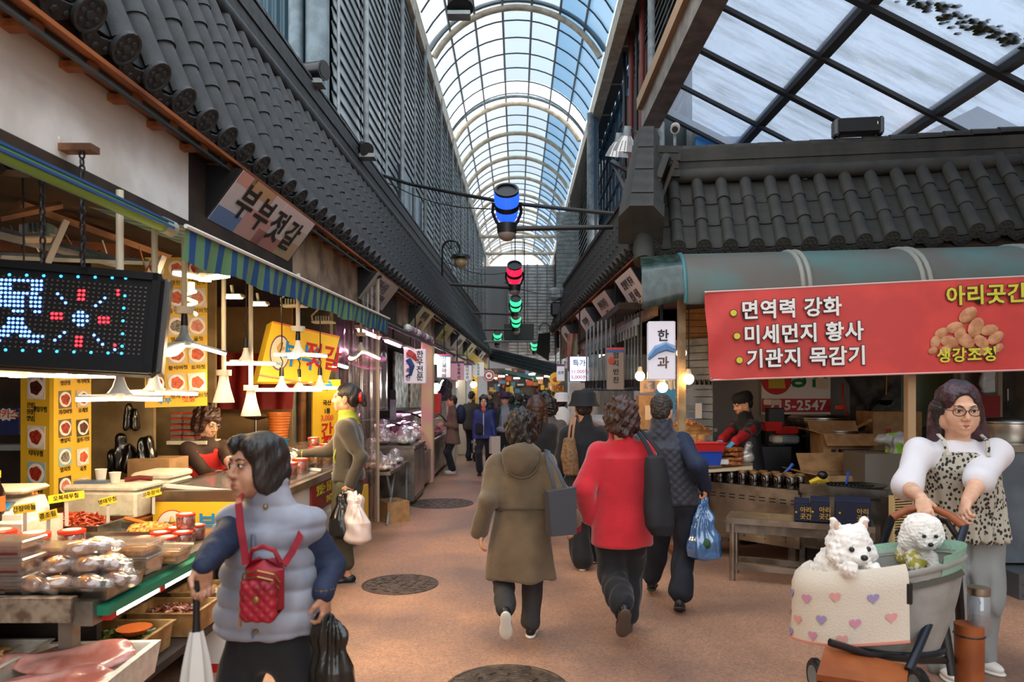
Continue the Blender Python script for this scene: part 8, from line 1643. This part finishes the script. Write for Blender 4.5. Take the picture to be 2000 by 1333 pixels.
GB=mat('grey_leather','3e3f44',.5);gb_=thing('shoulder_bag','dark grey leather tote on the khaki coat woman’s right shoulder','bag',tuple(P(1096,1000,4.4)),.4);m=MB();m.add([(-.085,-.045,-.14),(.085,-.045,-.14),(.085,.045,-.14),(-.085,.045,-.14),(-.1,-.03,.13),(.09,-.03,.15),(.09,.03,.15),(-.1,.03,.13)],[(0,3,2,1),(0,1,5,4),(1,2,6,5),(2,3,7,6),(3,0,4,7),(4,5,6,7)]);m.ob('bag_body',GB,gb_)
strap([P(1083,955,4.47),P(1075,920,4.47),P(1068,893,4.5),P(1066,880,4.58),P(1069,882,4.68)],.022,.006,GB,'strap',gb_,True,nrm=(.2,-1,.2));strap([P(1105,955,4.47),P(1090,920,4.48),P(1075,893,4.51),P(1071,881,4.6)],.022,.006,GB,'strap',gb_,True,nrm=(.2,-1,.2))
m=MB();m.rbox(P(1122,1030,4.72),(.1,.03,.09),.01,rz=.3);m.ob('red_purse',mat('wine_purse','7a1420',.5),label='dark red purse held between the khaki and red women',cat='purse')
# --- woman in the red sweater
REDS=mat('red_sweater','d0202e',.9,sheen=.4,bump=.7,bs=14,col2='bf1a28',ns=5);b=(.70,4.78)
W5=person('woman walking away in bright red sweater and wide black trousers',b,h=1.56,a=PI-.06,g=1.25,head=(.05,-.02),hs=1.06,lh=rel(1152,1010,4.8,b),rh=rel(1250,1020,4.85,b),lf=((-.03,-.3,.27),(0,1,0),1.0),rf=((.05,.1,.07),(.1,1,0)),hair=('perm',HAIRB),face=False,elbow=(.5,.2),hands=(0,1),top=dict(m=REDS,lo=.615,rows=[(.615,0,.208,.165),(.75,0,.205,.165),(.9,0,.19,.148),(1.08,0,.178,.14),(1.2,0,.17,.132)],sl=(.072,.066,.056),collar=(.05,.076),name='red_sweater',vox=.009,fold=.009,ff=16),pants=dict(m=BLKC,r=(.1,.095,.088,None),fold=.012,cuff=.07),shoe={'m':BLKP,'sole':mat('brown_sole','5a4a40',.7),'s':1.1},vox=.011)
TOT=mat('black_tote','15161c',.7);tb_=thing('tote_bag','soft black tote bag on the red sweater woman’s shoulder','bag',tuple(P(1285,965,4.5)));sd=SDF(.04);sd.loft([(-.27,.02,0,.07,.05),(-.2,.01,0,.1,.065),(.05,0,0,.09,.055),(.24,-.02,0,.06,.035)],.2);sd.disp(lambda p:.008*noise3(p,22,2));solid('bag_body',[(sd,.01)],TOT,tb_)
strap([P(1277,900,4.58),P(1262,868,4.6),P(1250,850,4.66),P(1244,842,4.78)],.03,.008,TOT,'strap',tb_,True,nrm=(.3,-1,.2));strap([P(1300,905,4.58),P(1280,872,4.6),P(1262,850,4.66),P(1252,841,4.78)],.03,.008,TOT,'strap',tb_,True,nrm=(.3,-1,.2))
# --- man in the navy quilted jacket
QN=mat('navy_quilt','20222f',.6,sheen=.3);b=(1.2,5.4)
def dia(p):u=np.sin((p[:,0]*.9+p[:,2])*PI/.062);v=np.sin((p[:,0]*.9-p[:,2])*PI/.062);return(-.008*np.sqrt(np.abs(u*v))).astype(np.float32)
W6=person('man in navy diamond-quilted jacket carrying a blue carrier bag',b,h=1.6,a=PI-.25,g=1.12,lean=(-.1,.02,0),head=(-.15,-.1),rh=rel(1377,950,5.3,b),lh=(-.2,.3,.85),rhd=(0,0,-1),curl=(.5,1.0),lf=((-.12,.35,.07),),rf=((.0,-.14,.1),(.25,1,0),.35),hair=('short',mat('cropped_hair','1d1815',.7,col2='4a4038',ns=60)),face=False,elbow=(0,.1),top=dict(m=NVY,lo=.83,name='sleeves_layer',sl=(.068,.06,.05),fold=.006),pants=dict(m=mat('navy_trousers','141824',.8),r=(.095,.085,.08,None),fold=.011,cuff=.06),shoe=SHB)
garment(W6,QN,lo=.8,rows=[(.8,0,.188,.146),(.95,0,.18,.142),(1.1,0,.182,.142),(1.22,0,.178,.134)],sleeves=(0,0),collar=(.05,.08),disp=dia,fold=.002,shr=.082,name='quilted_jacket',vox=.008)
hp=W6['wr'][1]+V((b[0],b[1],-.09));bb_=plastic_bag('carrier_bag','blue translucent carrier bag with greens held by the quilted jacket man',(hp.x-.02,hp.y-.02,.58),(.26,.18,.38),clear('blue_film','4aa6e6',.4,.55,.12,dcol='2a86cc'),tuple(hp),seed=4)
sd=SDF(.02);
for i in range(7):sd.ell((hp.x-.02+.06*math.cos(i*2.4),hp.y-.02+.04*math.sin(i*2.4),.46+.03*(i%3)),(.05,.05,.05))
solid('leafy_greens',[(sd,.014)],mat('leaf_green','2f5a2c',.6,col2='16301c',ns=20),bb_,True)
# --- person in black with bucket hat
def hat(J,m_,brim=.15,crown=.115,name='bucket_hat',hz=1.):
 m=MB();A=lambda prof:[tuple(J['at'](*v))for v in prof];mb=MB();mb.lathe([(brim,.015),(crown+.008,.06),(crown-.002,.13),(crown*.75,.158),(0,.165)],20,sy=1.08);mb.lathe([(crown,.06),(brim-.004,.012),(brim,.015)],20,sy=1.08);mb.v=A([(x,y-.02,.03+(z-.03)*hz)for x,y,z in mb.v]);return mb.ob(name,m_,J['root'],smooth=50)
b=(.62,6.6);W7=person('person in black coat and black bucket hat with tan shoulder bag',b,h=1.6,a=PI,g=1.1,lh=(-.27,.0,.72),rf=((.1,.22,.07),),lf=((-.02,-.05,.07),(0,1,0)),hair=('short',HAIRK),face=False,top=dict(m=BLKC,lo=.75,hem=(.21,.155),sl=(.07,.062,.05),collar=(.05,.08),fold=.009),pants=dict(m=BLKC,r=(.1,.1,.1,None),cuff=.03),shoe=SHW);hat(W7,mat('black_hat','101116',.8))
tn=thing('shoulder_bag','tan woven shoulder bag of the person in black hat','bag',tuple(P(1112,892,6.42)));sd=SDF(.03);sd.loft([(-.17,.02,0,.07,.05),(0,0,0,.08,.05),(.17,0,0,.05,.03)]);solid('bag_body',[(sd,.011)],mat('tan_weave','8a6844',.6,col2='6a4c2e',ns=40,bump=.5,bs=120),tn);strap([P(1110,862,6.4),P(1113,835,6.4),P(1118,815,6.45)],.02,.006,mat('tan_leather','9a6a42'),'strap',tn,True);strap([P(1118,865,6.4),P(1120,838,6.4),P(1124,815,6.45)],.02,.006,mat('tan_leather','9a6a42'),'strap',tn,True)
# --- further shoppers
def shopper(label,px,Y,h,a,hair,tm,pm,lo=.75,vox=.016,sh=SHB,x=None,**kw):
 return person(label,((px-1010)*Y/K if x is None else x,Y),h=h,a=a,hair=hair,vox=vox,top=dict(m=tm,lo=lo,vox=vox,collar=(.04,.075),**kw.pop('tk',{})),pants=dict(m=pm),shoe=sh,face=kw.pop('face',False),**kw)
GHO=mat('grey_hoodie','5c5654',.85);W8=shopper('woman with long brown hair and black top behind the khaki coat',1048,7.6,1.58,PI,('long',HAIRB),BLKC,DKT,vox=.013)
shopper('person in grey hoodie beside the long-haired woman',1073,9.2,1.55,PI,('perm',HAIRK),GHO,DKT)
W10=shopper('person in white bucket hat with a white backpack',1097,11.5,1.58,PI,('short',HAIRK),mat('pale_shirt','b9bcc2',.8),mat('blue_jeans','5a7088',.8),sh=SHP);hat(W10,mat('white_hat','e2dfd8',.8),.16);sd=SDF(.03);sd.ell(W10['che']+V((0,-.17,.06)),(.15,.1,.2));sd.ell(W10['che']+V((0,-.25,.0)),(.1,.05,.1));solid('white_backpack',[(sd,.014)],mat('pack_white','dedbd6',.6),W10['root'])
W11=shopper('woman in brown coat facing the meat cases with navy backpack',884,14.4,1.56,-1.35,('short',HAIRB),mat('brown_coat','6b5748',.85),BLKC,lo=.6,face=True,sh=SHP,rh=(-.2,.1,1.0),lh=(-.15,-.15,1.0),tk=dict(hem=(.21,.17),name='brown_coat'));sd=SDF(.03);sd.ell(W11['che']+V((.17,-.04,.06)),(.11,.15,.2));solid('navy_backpack',[(sd,.014)],NVY,W11['root'])
BJ=mat('blue_jacket','1f2f6a',.6);W12=shopper('smiling woman in blue zip jacket walking toward the camera',945,14.2,1.56,.0,('bob',HAIRK),BJ,BLKC,lo=.72,face=True,rh=rel(926,872,14.1,(-.664,14.2)),lh=rel(967,862,14.1,(-.664,14.2)),skin=SKIN2,lf=((.1,.15,.07),),rf=((-.08,-.1,.07),),tk=dict(hem=(.2,.15),sl=(.07,.062,.05)))
sd=SDF(.02);sd.ell(W12['nck']+V((0,-.07,.0)),(.05,.03,.06));solid('orange_collar',[(sd,.01)],mat('orange_shirt','d8601c',.6),W12['root']);m=MB();m.rbox(W12['pel']+V((-.08,-.19,.12)),(.16,.05,.2),.02);m.ob('black_pouch',BLKC,W12['root']);m=MB();m.tube([W12['pel'].lerp(W12['nck'],t)+V((0,-.16+.04*t*t,0))for t in(0,.3,.6,.85)],.008,4);m.ob('jacket_zip',WHITEP,W12['root'])
p=W12['wr'][1]+V((-.664,14.2,-.09));plastic_bag('carrier_bag','black carrier bag in the hand of the woman in blue',(p.x,p.y,.58),(.2,.14,.3),FILMK,tuple(p),seed=9,vox=.012);p=W12['wr'][-1]+V((-.664,14.2,-.1));m=MB();m.box((p.x,p.y,.6),(.2,.1,.34),.5);m.tube([(p.x-.04,p.y,.76),p,(p.x+.04,p.y,.76)],.006,4);m.ob('paper_bag',mat('kraft_pale','cfc6b8',.7),label='pale paper bag in the other hand of the woman in blue',cat='bag')
W13=shopper('woman in purple cap and grey shirt with open dark jacket',986,14.8,1.6,.1,('short',HAIRK),mat('grey_tee','8d929c',.8),BLKC,lo=.9,face=True,lh=(.1,-.22,1.0),skin=SKIN2);hat(W13,mat('purple_cap','3f2a4a',.7),.118,.11,'cap');m=MB();m.grid(lambda u,v:tuple(W13['at']((u-.5)*.17,.07+.1*v,.062-.02*v+.02*(1-(2*u-1)**2))),8,3);m.ob('cap_visor',mat('purple_cap','3f2a4a'),W13['root']);garment(W13,mat('dark_jacket','2e3136',.8),lo=.8,name='open_jacket',vox=.016,cuts=((W13['che']+W13['f']*.15-UP*.1,(.075,.12,.5)),),shr=.075,sl=(.07,.06,.05))
for l,px,Y,h,a,hr,c in(('man in dark grey jacket seen from behind left of the blue jacket',921,17,1.66,PI-.5,'short','3a3632'),('elderly woman in dark clothes facing the camera far down the alley',945,20.5,1.55,.2,'perm','26262c'),('man in black coat far behind the blue jacket woman',958,22,1.66,-1.2,'short','1c1d22'),('dark-haired shopper in teal coat far down the alley',998,18,1.58,PI,'perm','27413f'),('dark-haired shopper in black far behind the khaki coat',1016,19.5,1.6,PI,'bob','1a1b20'),('shopper in dark jacket far behind the long-haired woman',1040,17.5,1.56,PI,'short','2c2a30'),('shopper in tan jacket far beside the white hat person',1066,21,1.6,.1,'perm','8a7050'),('far shopper with black hair at the alley bend',1028,24,1.6,PI,'bob','22262c'),('far shopper in navy beside the alley bend',1052,25,1.62,PI,'perm','1c2440'),('far shopper in grey at the left of the alley bend',985,24.5,1.58,.3,'bob','4c4c50')):
 shopper(l,px,Y,h,a,(hr,HAIRK),mat('coat_'+c,c,.85),DKT,vox=.022,face=abs(a)<1.5)
 # --- vendor of the corner stall
b=(2.53,7.8);W15=person('snack vendor in black cap and apron with red sleeves and blue gloves',b,h=1.62,a=-1.25,g=1.08,lean=(-.05,-.05,0),head=(-.1,-.3),rh=rel(1398,872,7.3,b),lh=rel(1425,872,7.1,b),rhd=(-.8,-.2,-.5),lhd=(-.8,-.2,-.5),hair=('short',HAIRK),skin=SKIN2,top=dict(m=BLKC,lo=.8,name='black_shirt',collar=(.04,.075),slen=.25),pants=dict(m=DKT),shoe=SHB,hands=(0,0))
hat(W15,mat('black_hat','101116'),.1,.099,'kitchen_cap',.72);RS_=mat('red_sleeve','a8161e',.8,bump=.3,bs=200)
for s_ in(1,-1):
 sd=SDF(.02);sd.cap(W15['sh'][s_].lerp(W15['el'][s_],.35),W15['el'][s_],.056,.054);sd.cap(W15['el'][s_],W15['wr'][s_],.054,.045);sd.disp(lambda p:.006*noise3(p,40,3));solid('red_sleeve',[(sd,.009)],RS_,W15['root']);hs_=SDF(.006);hand_sdf(hs_,W15['wr'][s_],(-.8,-.3,-.5),(0,0,-1),s_,.6,1.05);solid('blue_glove',[(hs_,.005)],mat('blue_glove','4a9ad0',.4),W15['root'])
garment(W15,mat('black_apron','1b1f24',.6),lo=.45,rows=[(.45,0,.21,.16),(.85,0,.185,.146),(1.1,0,.172,.138),(1.22,0,.15,.13)],sleeves=(0,0),shr=.02,name='apron',cuts=((W15['nck']-UP*.0,(.3,.3,.09)),));strap([W15['nck']+W15['f']*.1+W15['r']*s_*.07-UP*.1 for s_ in(1,)]+[W15['nck']+W15['r']*.07+W15['f']*.04,W15['nck']-W15['f']*.05+W15['r']*.07],.014,.006,mat('apron_trim','b8ac9a',.7),'apron_trim',W15['root'])
# -------------- woman with the dog stroller
b=(2.63,4.25);TEE=mat('white_tee','dcd8dc',.8,sheen=.2);HRD=mat('wine_hair','1a0f12',.4,col2='43202a',ns=14,bump=.5,bs=90,stretch=(1,1,.2),spec=.6)
W9=person('woman in white shirt and spotted top pushing the dog stroller',b,h=1.68,a=-.22,g=1.42,lean=(-.1,-.16,-.03),head=(.0,-.1),hs=1.24,rh=rel(1800,975,3.72,b),lh=rel(1886,985,3.7,b),rhd=(-.15,-.6,-.6),lhd=(-.5,-.5,-.5),rpn=(0,-.5,-.9),lpn=(-.2,-.6,-.8),curl=(.85,.85),rf=((-.14,-.1,.07),),lf=((.1,.02,.07),(.3,-1,0)),hair=('long',HRD),skin=SKIN2,jaw=1.25,cheek=1.12,shw=.17,elbow=(.05,.05),vox=.01,top=dict(m=TEE,lo=.85,rows=[(.85,0,.2,.17),(1.0,0,.2,.175),(1.2,0,.19,.165)],sl=(.07,.068,.066),slen=.03,name='white_tee',shr=.07,extra=lambda sd:sd.box((-.12,-.25,1.425),(.08,.1,.06),k=.015,sub=True)),pants=dict(m=mat('grey_pants','8d9190',.85,bump=.1),r=(.12,.11,.105,None),fold=.013,cuff=.02),shoe={'m':mat('white_shoe','d8d2cc',.6),'sole':mat('white_sole','d8d4c8'),'s':1.1})
SPOT=bpy.data.materials.new('spotted_cloth');SPOT.use_nodes=True
def spots_():
 t=SPOT.node_tree;N=t.nodes.new;L=t.links.new;p=t.nodes['Principled BSDF'];p.inputs['Roughness'].default_value=.85;co=N('ShaderNodeTexCoord');mp=N('ShaderNodeMapping');mp.inputs['Scale'].default_value=(1,1,.75);v=N('ShaderNodeTexVoronoi');v.inputs['Scale'].default_value=52;r=N('ShaderNodeValToRGB');r.color_ramp.interpolation='CONSTANT';e=r.color_ramp.elements;e[0].color=(*lin('2b2826'),1);e[1].position=.4;e[1].color=(*lin('b8b2a2'),1)
 L(co.outputs['Object'],mp.inputs[0]);L(mp.outputs[0],v.inputs[0]);L(v.outputs['Distance'],r.inputs[0]);L(r.outputs[0],p.inputs['Base Color'])
spots_()
garment(W9,SPOT,lo=.78,rows=[(.78,.02,.232,.225),(.95,.015,.215,.205),(1.1,.01,.2,.19),(1.2,.01,.19,.18),(1.285,.01,.15,.172)],sleeves=(0,0),shr=.001,name='spotted_top',vox=.008,fold=.0,g=1.0,disp=lambda p:(.012*np.sin(np.arctan2(p[:,1],p[:,0])*22)*np.clip((1.25-p[:,2])*2.2,0.1,1)).astype(np.float32),cuts=((W9['nck']+UP*.02,(.4,.4,.1)),))
for s_ in(1,-1):n_=W9['nck'];strap([n_+W9['r']*s_*.1+W9['f']*.158-UP*.1,n_+W9['r']*s_*.11+W9['f']*.12-UP*.02,n_+W9['r']*s_*.11+W9['f']*.03+UP*.012],.02,.006,SPOT,'shoulder_strap',W9['root'],nrm=tuple(W9['f']+UP*.5))
sd=SDF(.04);at=W9['at'];sd.cap(at(-.07,-.05,.0),at(-.13,-.06,-.22),.06,.05);sd.cap(at(-.13,-.06,-.22),at(-.17,-.1,-.42),.05,.025);sd.cap(at(.07,-.06,.0),at(.08,-.09,-.24),.05,.03);sd.cap(at(0,-.09,0),at(-.02,-.13,-.35),.08,.05);sd.disp(lambda p:.005*noise3(p*np.array([1,1,.3],np.float32),70,2));solid('long_hair',[(sd,.008)],HRD,W9['root'])
m=MB()
for x in(-1,1):m.tube([at(x*.033+.027*math.cos(t),.1,.0+.02*math.sin(t))for t in[2*PI*k/14 for k in range(14)]],.0026,5,True);m.tube([at(x*.06,.1,.004),at(x*.078,.05,.006),at(x*.08,-.01,.0)],.0022,4)
m.tube([at(-.006,.103,.004),at(.006,.103,.004)],.0024,4);m.ob('glasses',mat('brown_frame','3c2018',.3),W9['root'],kind='stuff')
st=thing('pet_stroller','grey pet stroller with brown leather handle and dark blue frame','stroller',(1.78,3.45,0));FRM=mat('navy_frame','1d2530',.35,metal=.4);BRL=mat('brown_leather','9c5428',.5,col2='86441e',ns=6);GRF=mat('basket_grey','9a9892',.85,col2='8a8882',ns=8,bump=.2,bs=200);MINT=mat('mint_quilt','86ab94',.85,bump=.5,bs=60)
bc=V((1.74,3.42,0));by=-.28
def bp_(a,r,z,lift=.0):x,y=.36*r*math.cos(a),.23*r*math.sin(a);c_,s_=math.cos(by),math.sin(by);return bc+V((x*c_-y*s_,x*s_+y*c_,z+lift*math.cos(a)*.08))
m=MB();m.grid(lambda u,v:bp_(2*PI*u,(.72+.26*math.sin(v*PI/2)),.44+.36*v,v),40,8,True);m.grid(lambda u,v:bp_(2*PI*(1-u),(.70+.25*math.sin(v*PI/2)),.46+.34*v,v),40,8,True);m.f.append(tuple(range(39,-1,-1)));m.mi.append(0);m.ob('basket',GRF,st,True,smooth=60)
m=MB();m.grid(lambda u,v:bp_(2*PI*u,.68,.5,0).lerp(bc+UP*.5,v),24,1,True);m.ob('basket_floor',BLKC,st,True)
m=MB();m.tube([bp_(2*PI*k/40,.985,.8,1)for k in range(40)],.014,6,True);m.ob('basket_rim',GRF,st,True,smooth=60)
m=MB();m.grid(lambda u,v:bp_(-.9+2.5*u,.93+.09*math.sin(v*PI),.79+.06*math.sin(v*PI)-.12*max(0,v-.6)*2.5,1),24,8);m.ob('mint_liner',MINT,st,True,smooth=60)
m=MB();m.grid(lambda u,v:bp_(-1.5+1.1*u,.9+.12*v,.80-.07*v,1),10,3);m.ob('folded_canopy',mat('canopy_olive','4c4a40',.85),st,True,smooth=60)
m=MB();m.tube([bp_(2*PI*k/30,.76,.435,0)for k in range(30)],.014,6,True);m.ob('base_tube',FRM,st,True,smooth=60)
hl,hr_=P(1742,1012,3.72),P(1884,1030,3.55);hm=P(1812,988,3.72)
m=MB();m.tube([hl,hl.lerp(hm,.4)+UP*.015,hm,hm.lerp(hr_,.6)+UP*.015,hr_],.021,8);m.ob('leather_handle',BRL,st,True,smooth=60)
m=MB();m.tube([P(1752,1045,3.7),P(1775,1020,3.72),P(1812,1010,3.72),P(1850,1020,3.66),P(1870,1050,3.58)],.016,6);m.ob('inner_bar',BLKP,st,True,smooth=60)
m=MB();m.tube([hr_,P(1855,1120,3.4),P(1790,1275,3.15),P(1775,1310,3.1)],.02,8);m.ob('frame_tube',FRM,st,True,smooth=60);m=MB();m.tube([hl,P(1722,1070,3.78),P(1690,1180,3.75),P(1650,1290,3.7)],.02,8);m.ob('frame_tube',FRM,st,True,smooth=60)
m=MB();m.tube([P(1868,1085,3.6),P(1875,1200,3.7),P(1880,1330,3.75)],.022,6);m.ob('rear_leg',BLKP,st,True,smooth=60);m=MB();m.tube([P(1840,1190,3.45),P(1860,1320,3.4)],.02,6);m.ob('rear_leg',BLKP,st,True,smooth=60)
m=MB();m.tube([P(1620,1255,3.2),P(1700,1280,3.2),P(1800,1290,3.25),P(1870,1290,3.5)],.018,6);m.ob('lower_bar',BLKP,st,True,smooth=60)
m=MB();m.slab(P(1595,1318,3.05),P(1770,1345,2.98),P(1775,1300,3.15),P(1612,1262,3.25),.03);m.ob('leather_footrest',BRL,st,True)
for c in((1.33,3.05),(1.72,2.95),(2.1,3.72),(1.62,3.85)):
 t_=MB();t_.lathe([(.06,-.02),(.085,-.022),(.095,-.012),(.095,.012),(.085,.022),(.06,.02)],20,M=Matrix.Translation((c[0],c[1],.096))@Matrix.Rotation(PI/2,4,'Y'));w_=t_.ob('wheel',BLKP,st,True,smooth=40);t_=MB();t_.cyl((c[0]-.025,c[1],.096),(c[0]+.025,c[1],.096),.058,n=14);t_.ob('wheel_hub',GREYST,w_,False)
for c in((1.33,3.05),(1.72,2.95)):m=MB();m.tube([(c[0]+.03,c[1],.1),(c[0]+.03,c[1]+.03,.22),(c[0]+.06,c[1]+.15,.36)],.018,6);m.ob('front_fork',BLKP,st,True)
m=MB();m.rbox(P(1775,1160,3.17),(.03,.02,.1),.006);m.ob('buckle_strap',BLKP,st,True)
BLK_T=mat('blanket_cream','d8cdbc',.9,bump=.4,bs=160);bl=thing('blanket','cream baby blanket with pink and lilac hearts over the stroller front','blanket',tuple(bp_(PI,1,.8)))
def blk(u,v):a=PI*(.82+.74*u);r=(.80+.3*min(v*4,1));z=.8+.05*math.sin(min(v*4,1)*PI)-max(0,v-.2)*.36;return bp_(a,r+.02*math.sin(u*17+v*3)*v,z,1)
m=MB();m.grid(blk,34,14);m.ob('blanket_cloth',BLK_T,bl,True,smooth=60);m=MB();m.tube([blk(k/30,1.)for k in range(31)],.008,5);m.ob('pink_hem',mat('pink_hem','c98472',.8),bl,True)
HC=[mat('heart_pink','d79a94',.85),mat('heart_lilac','9a8cb4',.85),mat('heart_rose','c98ca4',.85)]
for i,(u,v)in enumerate(((.12,.45),(.3,.4),(.48,.42),(.66,.38),(.84,.42),(.2,.7),(.4,.72),(.58,.68),(.76,.72),(.92,.68),(.3,.92),(.52,.9),(.7,.92))):
 p=blk(u,v);du=(blk(u+.02,v)-p).normalized();dv=(blk(u,v-.03)-p).normalized();n=du.cross(dv);M=frame(p+n*.003,du,dv,n);s_=.0016
 m=MB();m.prism([(s_*16*math.sin(t)**3,s_*(13*math.cos(t)-5*math.cos(2*t)-2*math.cos(3*t)-math.cos(4*t)))for t in[-2*PI*k/20 for k in range(20)]][::-1],.002,M);m.ob('heart_print',HC[i%3],bl,True)
bh=thing('bottle_holder','brown leather bottle pouch hung on the stroller side','pouch',tuple(P(1893,1280,3.45)));m=MB();m.lathe([(.05,-.155),(.062,-.15),(.066,.15),(.06,.15)],18);m.ob('pouch_body',BRL,bh,smooth=50);m=MB();m.tube([(.067*math.cos(a),.067*math.sin(a),.1)for a in[2*PI*k/16 for k in range(16)]],.004,4,True);m.ob('draw_cord',BLK,bh)
bo_=thing('water_bottle','clear water bottle with steel cap in the leather pouch','bottle',tuple(P(1912,1190,3.45)));m=MB();m.lathe([(.045,-.12),(.05,-.1),(.05,.06),(.042,.075)],16);m.ob('bottle_body',clear('bottle_clear','d8e2ea',.4,.25,.05),bo_,smooth=50);m=MB();m.lathe([(.048,.07),(.05,.075),(.05,.105),(.0,.11)],16);m.ob('cap',STEEL,bo_,smooth=40);m=MB();m.lathe([(.044,-.11),(.046,-.04),(0,-.04)],14);m.ob('drink',mat('tea','5a3424',.2),bo_)
FUR=mat('white_fur','f6f1ea',.95,sheen=.8,bump=.35,bs=260,col2='efe8de',ns=20);FURI=mat('ear_pink','d8b8a4',.9)
def fur(amp,f,sd_):return lambda p:(amp*noise3(p,f,sd_)+amp*noise3(p,f*1.2,sd_+1)*noise3(p,f*.7,sd_+2)+amp*.6*noise3(p,f*2.3,sd_+3)).astype(np.float32)
def dog_face(t,c,fw,rt,s,ey,nz,ed=.028):
 up=fw.cross(rt)*-1 if fw.cross(rt).z<0 else fw.cross(rt);up=rt.cross(fw);up=up if up.z>0 else-up
 A=lambda x,y,z:c+rt*x*s+fw*y*s+up*z*s
 for x in(-1,1):m=MB();m.sph(A(x*ed,ey[0],ey[1]),.0105*s,10,7);m.ob('eye',EYED,t,smooth=60)
 m=MB();m.sph(A(0,nz[0],nz[1]),(.0145*s,.0125*s,.0115*s),10,7);m.ob('nose',BLKP,t,smooth=60);return A
def dog(label,c,yaw,kind):
 t=thing('dog',label,'dog',tuple(c));t.scale=(1.2 if kind else.9,)*3;fw=V((math.sin(yaw),-math.cos(yaw),-.1)).normalized();rt=V((-math.cos(yaw),-math.sin(yaw),0));up=rt.cross(fw);up=up if up.z>0 else-up;A=lambda x,y,z:rt*x+fw*y+up*z;R=np.array(Matrix((rt,fw,up)).transposed());sd=SDF(.02)
 if kind:
  sd.ell(A(0,0,0),(.088,.08,.08),R);sd.ell(A(0,.045,-.03),(.05,.045,.036),R);sd.ell(A(0,.082,-.026),(.024,.026,.02),R)
  for x in(-1,1):sd.ell(A(x*.062,.03,-.03),(.04,.035,.04),R);sd.cap(A(x*.05,-.005,.06),A(x*.068,-.008,.1),.026,.012,k=.015)
  sd.ell(A(0,-.05,-.12),(.1,.1,.1),R);sd.ell(A(0,-.1,-.2),(.11,.12,.1),R)
  sd.cap(A(.04,.04,-.11),A(.07,.13,-.05),.034,.026);sd.cap(A(-.04,.04,-.11),A(-.04,.12,-.06),.034,.024);sd.disp(fur(.0028,120,3));solid('fur_body',[(sd,.004)],FUR,t);dog_face(t,V(),fw,rt,1.,(.076,.006),(.106,-.018),.034)
  for x in(-1,1):m=MB();m.sph(A(x*.06,.008,.082),(.012,.006,.02),8,5);m.ob('inner_ear',FURI,t,smooth=60)
 else:
  sd.ell(A(0,0,.01),(.105,.095,.098),R);sd.ell(A(0,.06,-.035),(.05,.045,.038),R);sd.ell(A(0,-.05,-.13),(.095,.1,.1),R);sd.cap(A(.05,.03,-.13),A(.05,.07,-.2),.035,.03);sd.cap(A(-.05,.03,-.13),A(-.05,.07,-.2),.035,.03)
  for x in(-1,1):sd.ell(A(x*.082,.0,-.04),(.035,.045,.055),R)
  sd.disp(fur(.0038,95,5));solid('fur_body',[(sd,.004)],FUR,t);dog_face(t,V(),fw,rt,1.,(.098,.012),(.11,-.03),.03)
  sd=SDF(.02);sd.ell(A(0,-.05,-.15),(.105,.108,.07),R);sd.cap(A(.05,.03,-.13),A(.05,.06,-.17),.045,.042);sd.disp(fur(.003,60,2));solid('flower_shirt',[(sd,.007)],mat('flower_cloth','a89a3c',.85,col2='ded6c0',ns=38,nlo=.5,nhi=.56),t)
 return t
dog('fluffy white Pomeranian leaning over the heart blanket',bp_(PI*1.2,.5,.905,0),.12,1);dog('round-headed white Bichon in flowered shirt at the stroller rear',P(1800,1042,3.5),-.1,0)
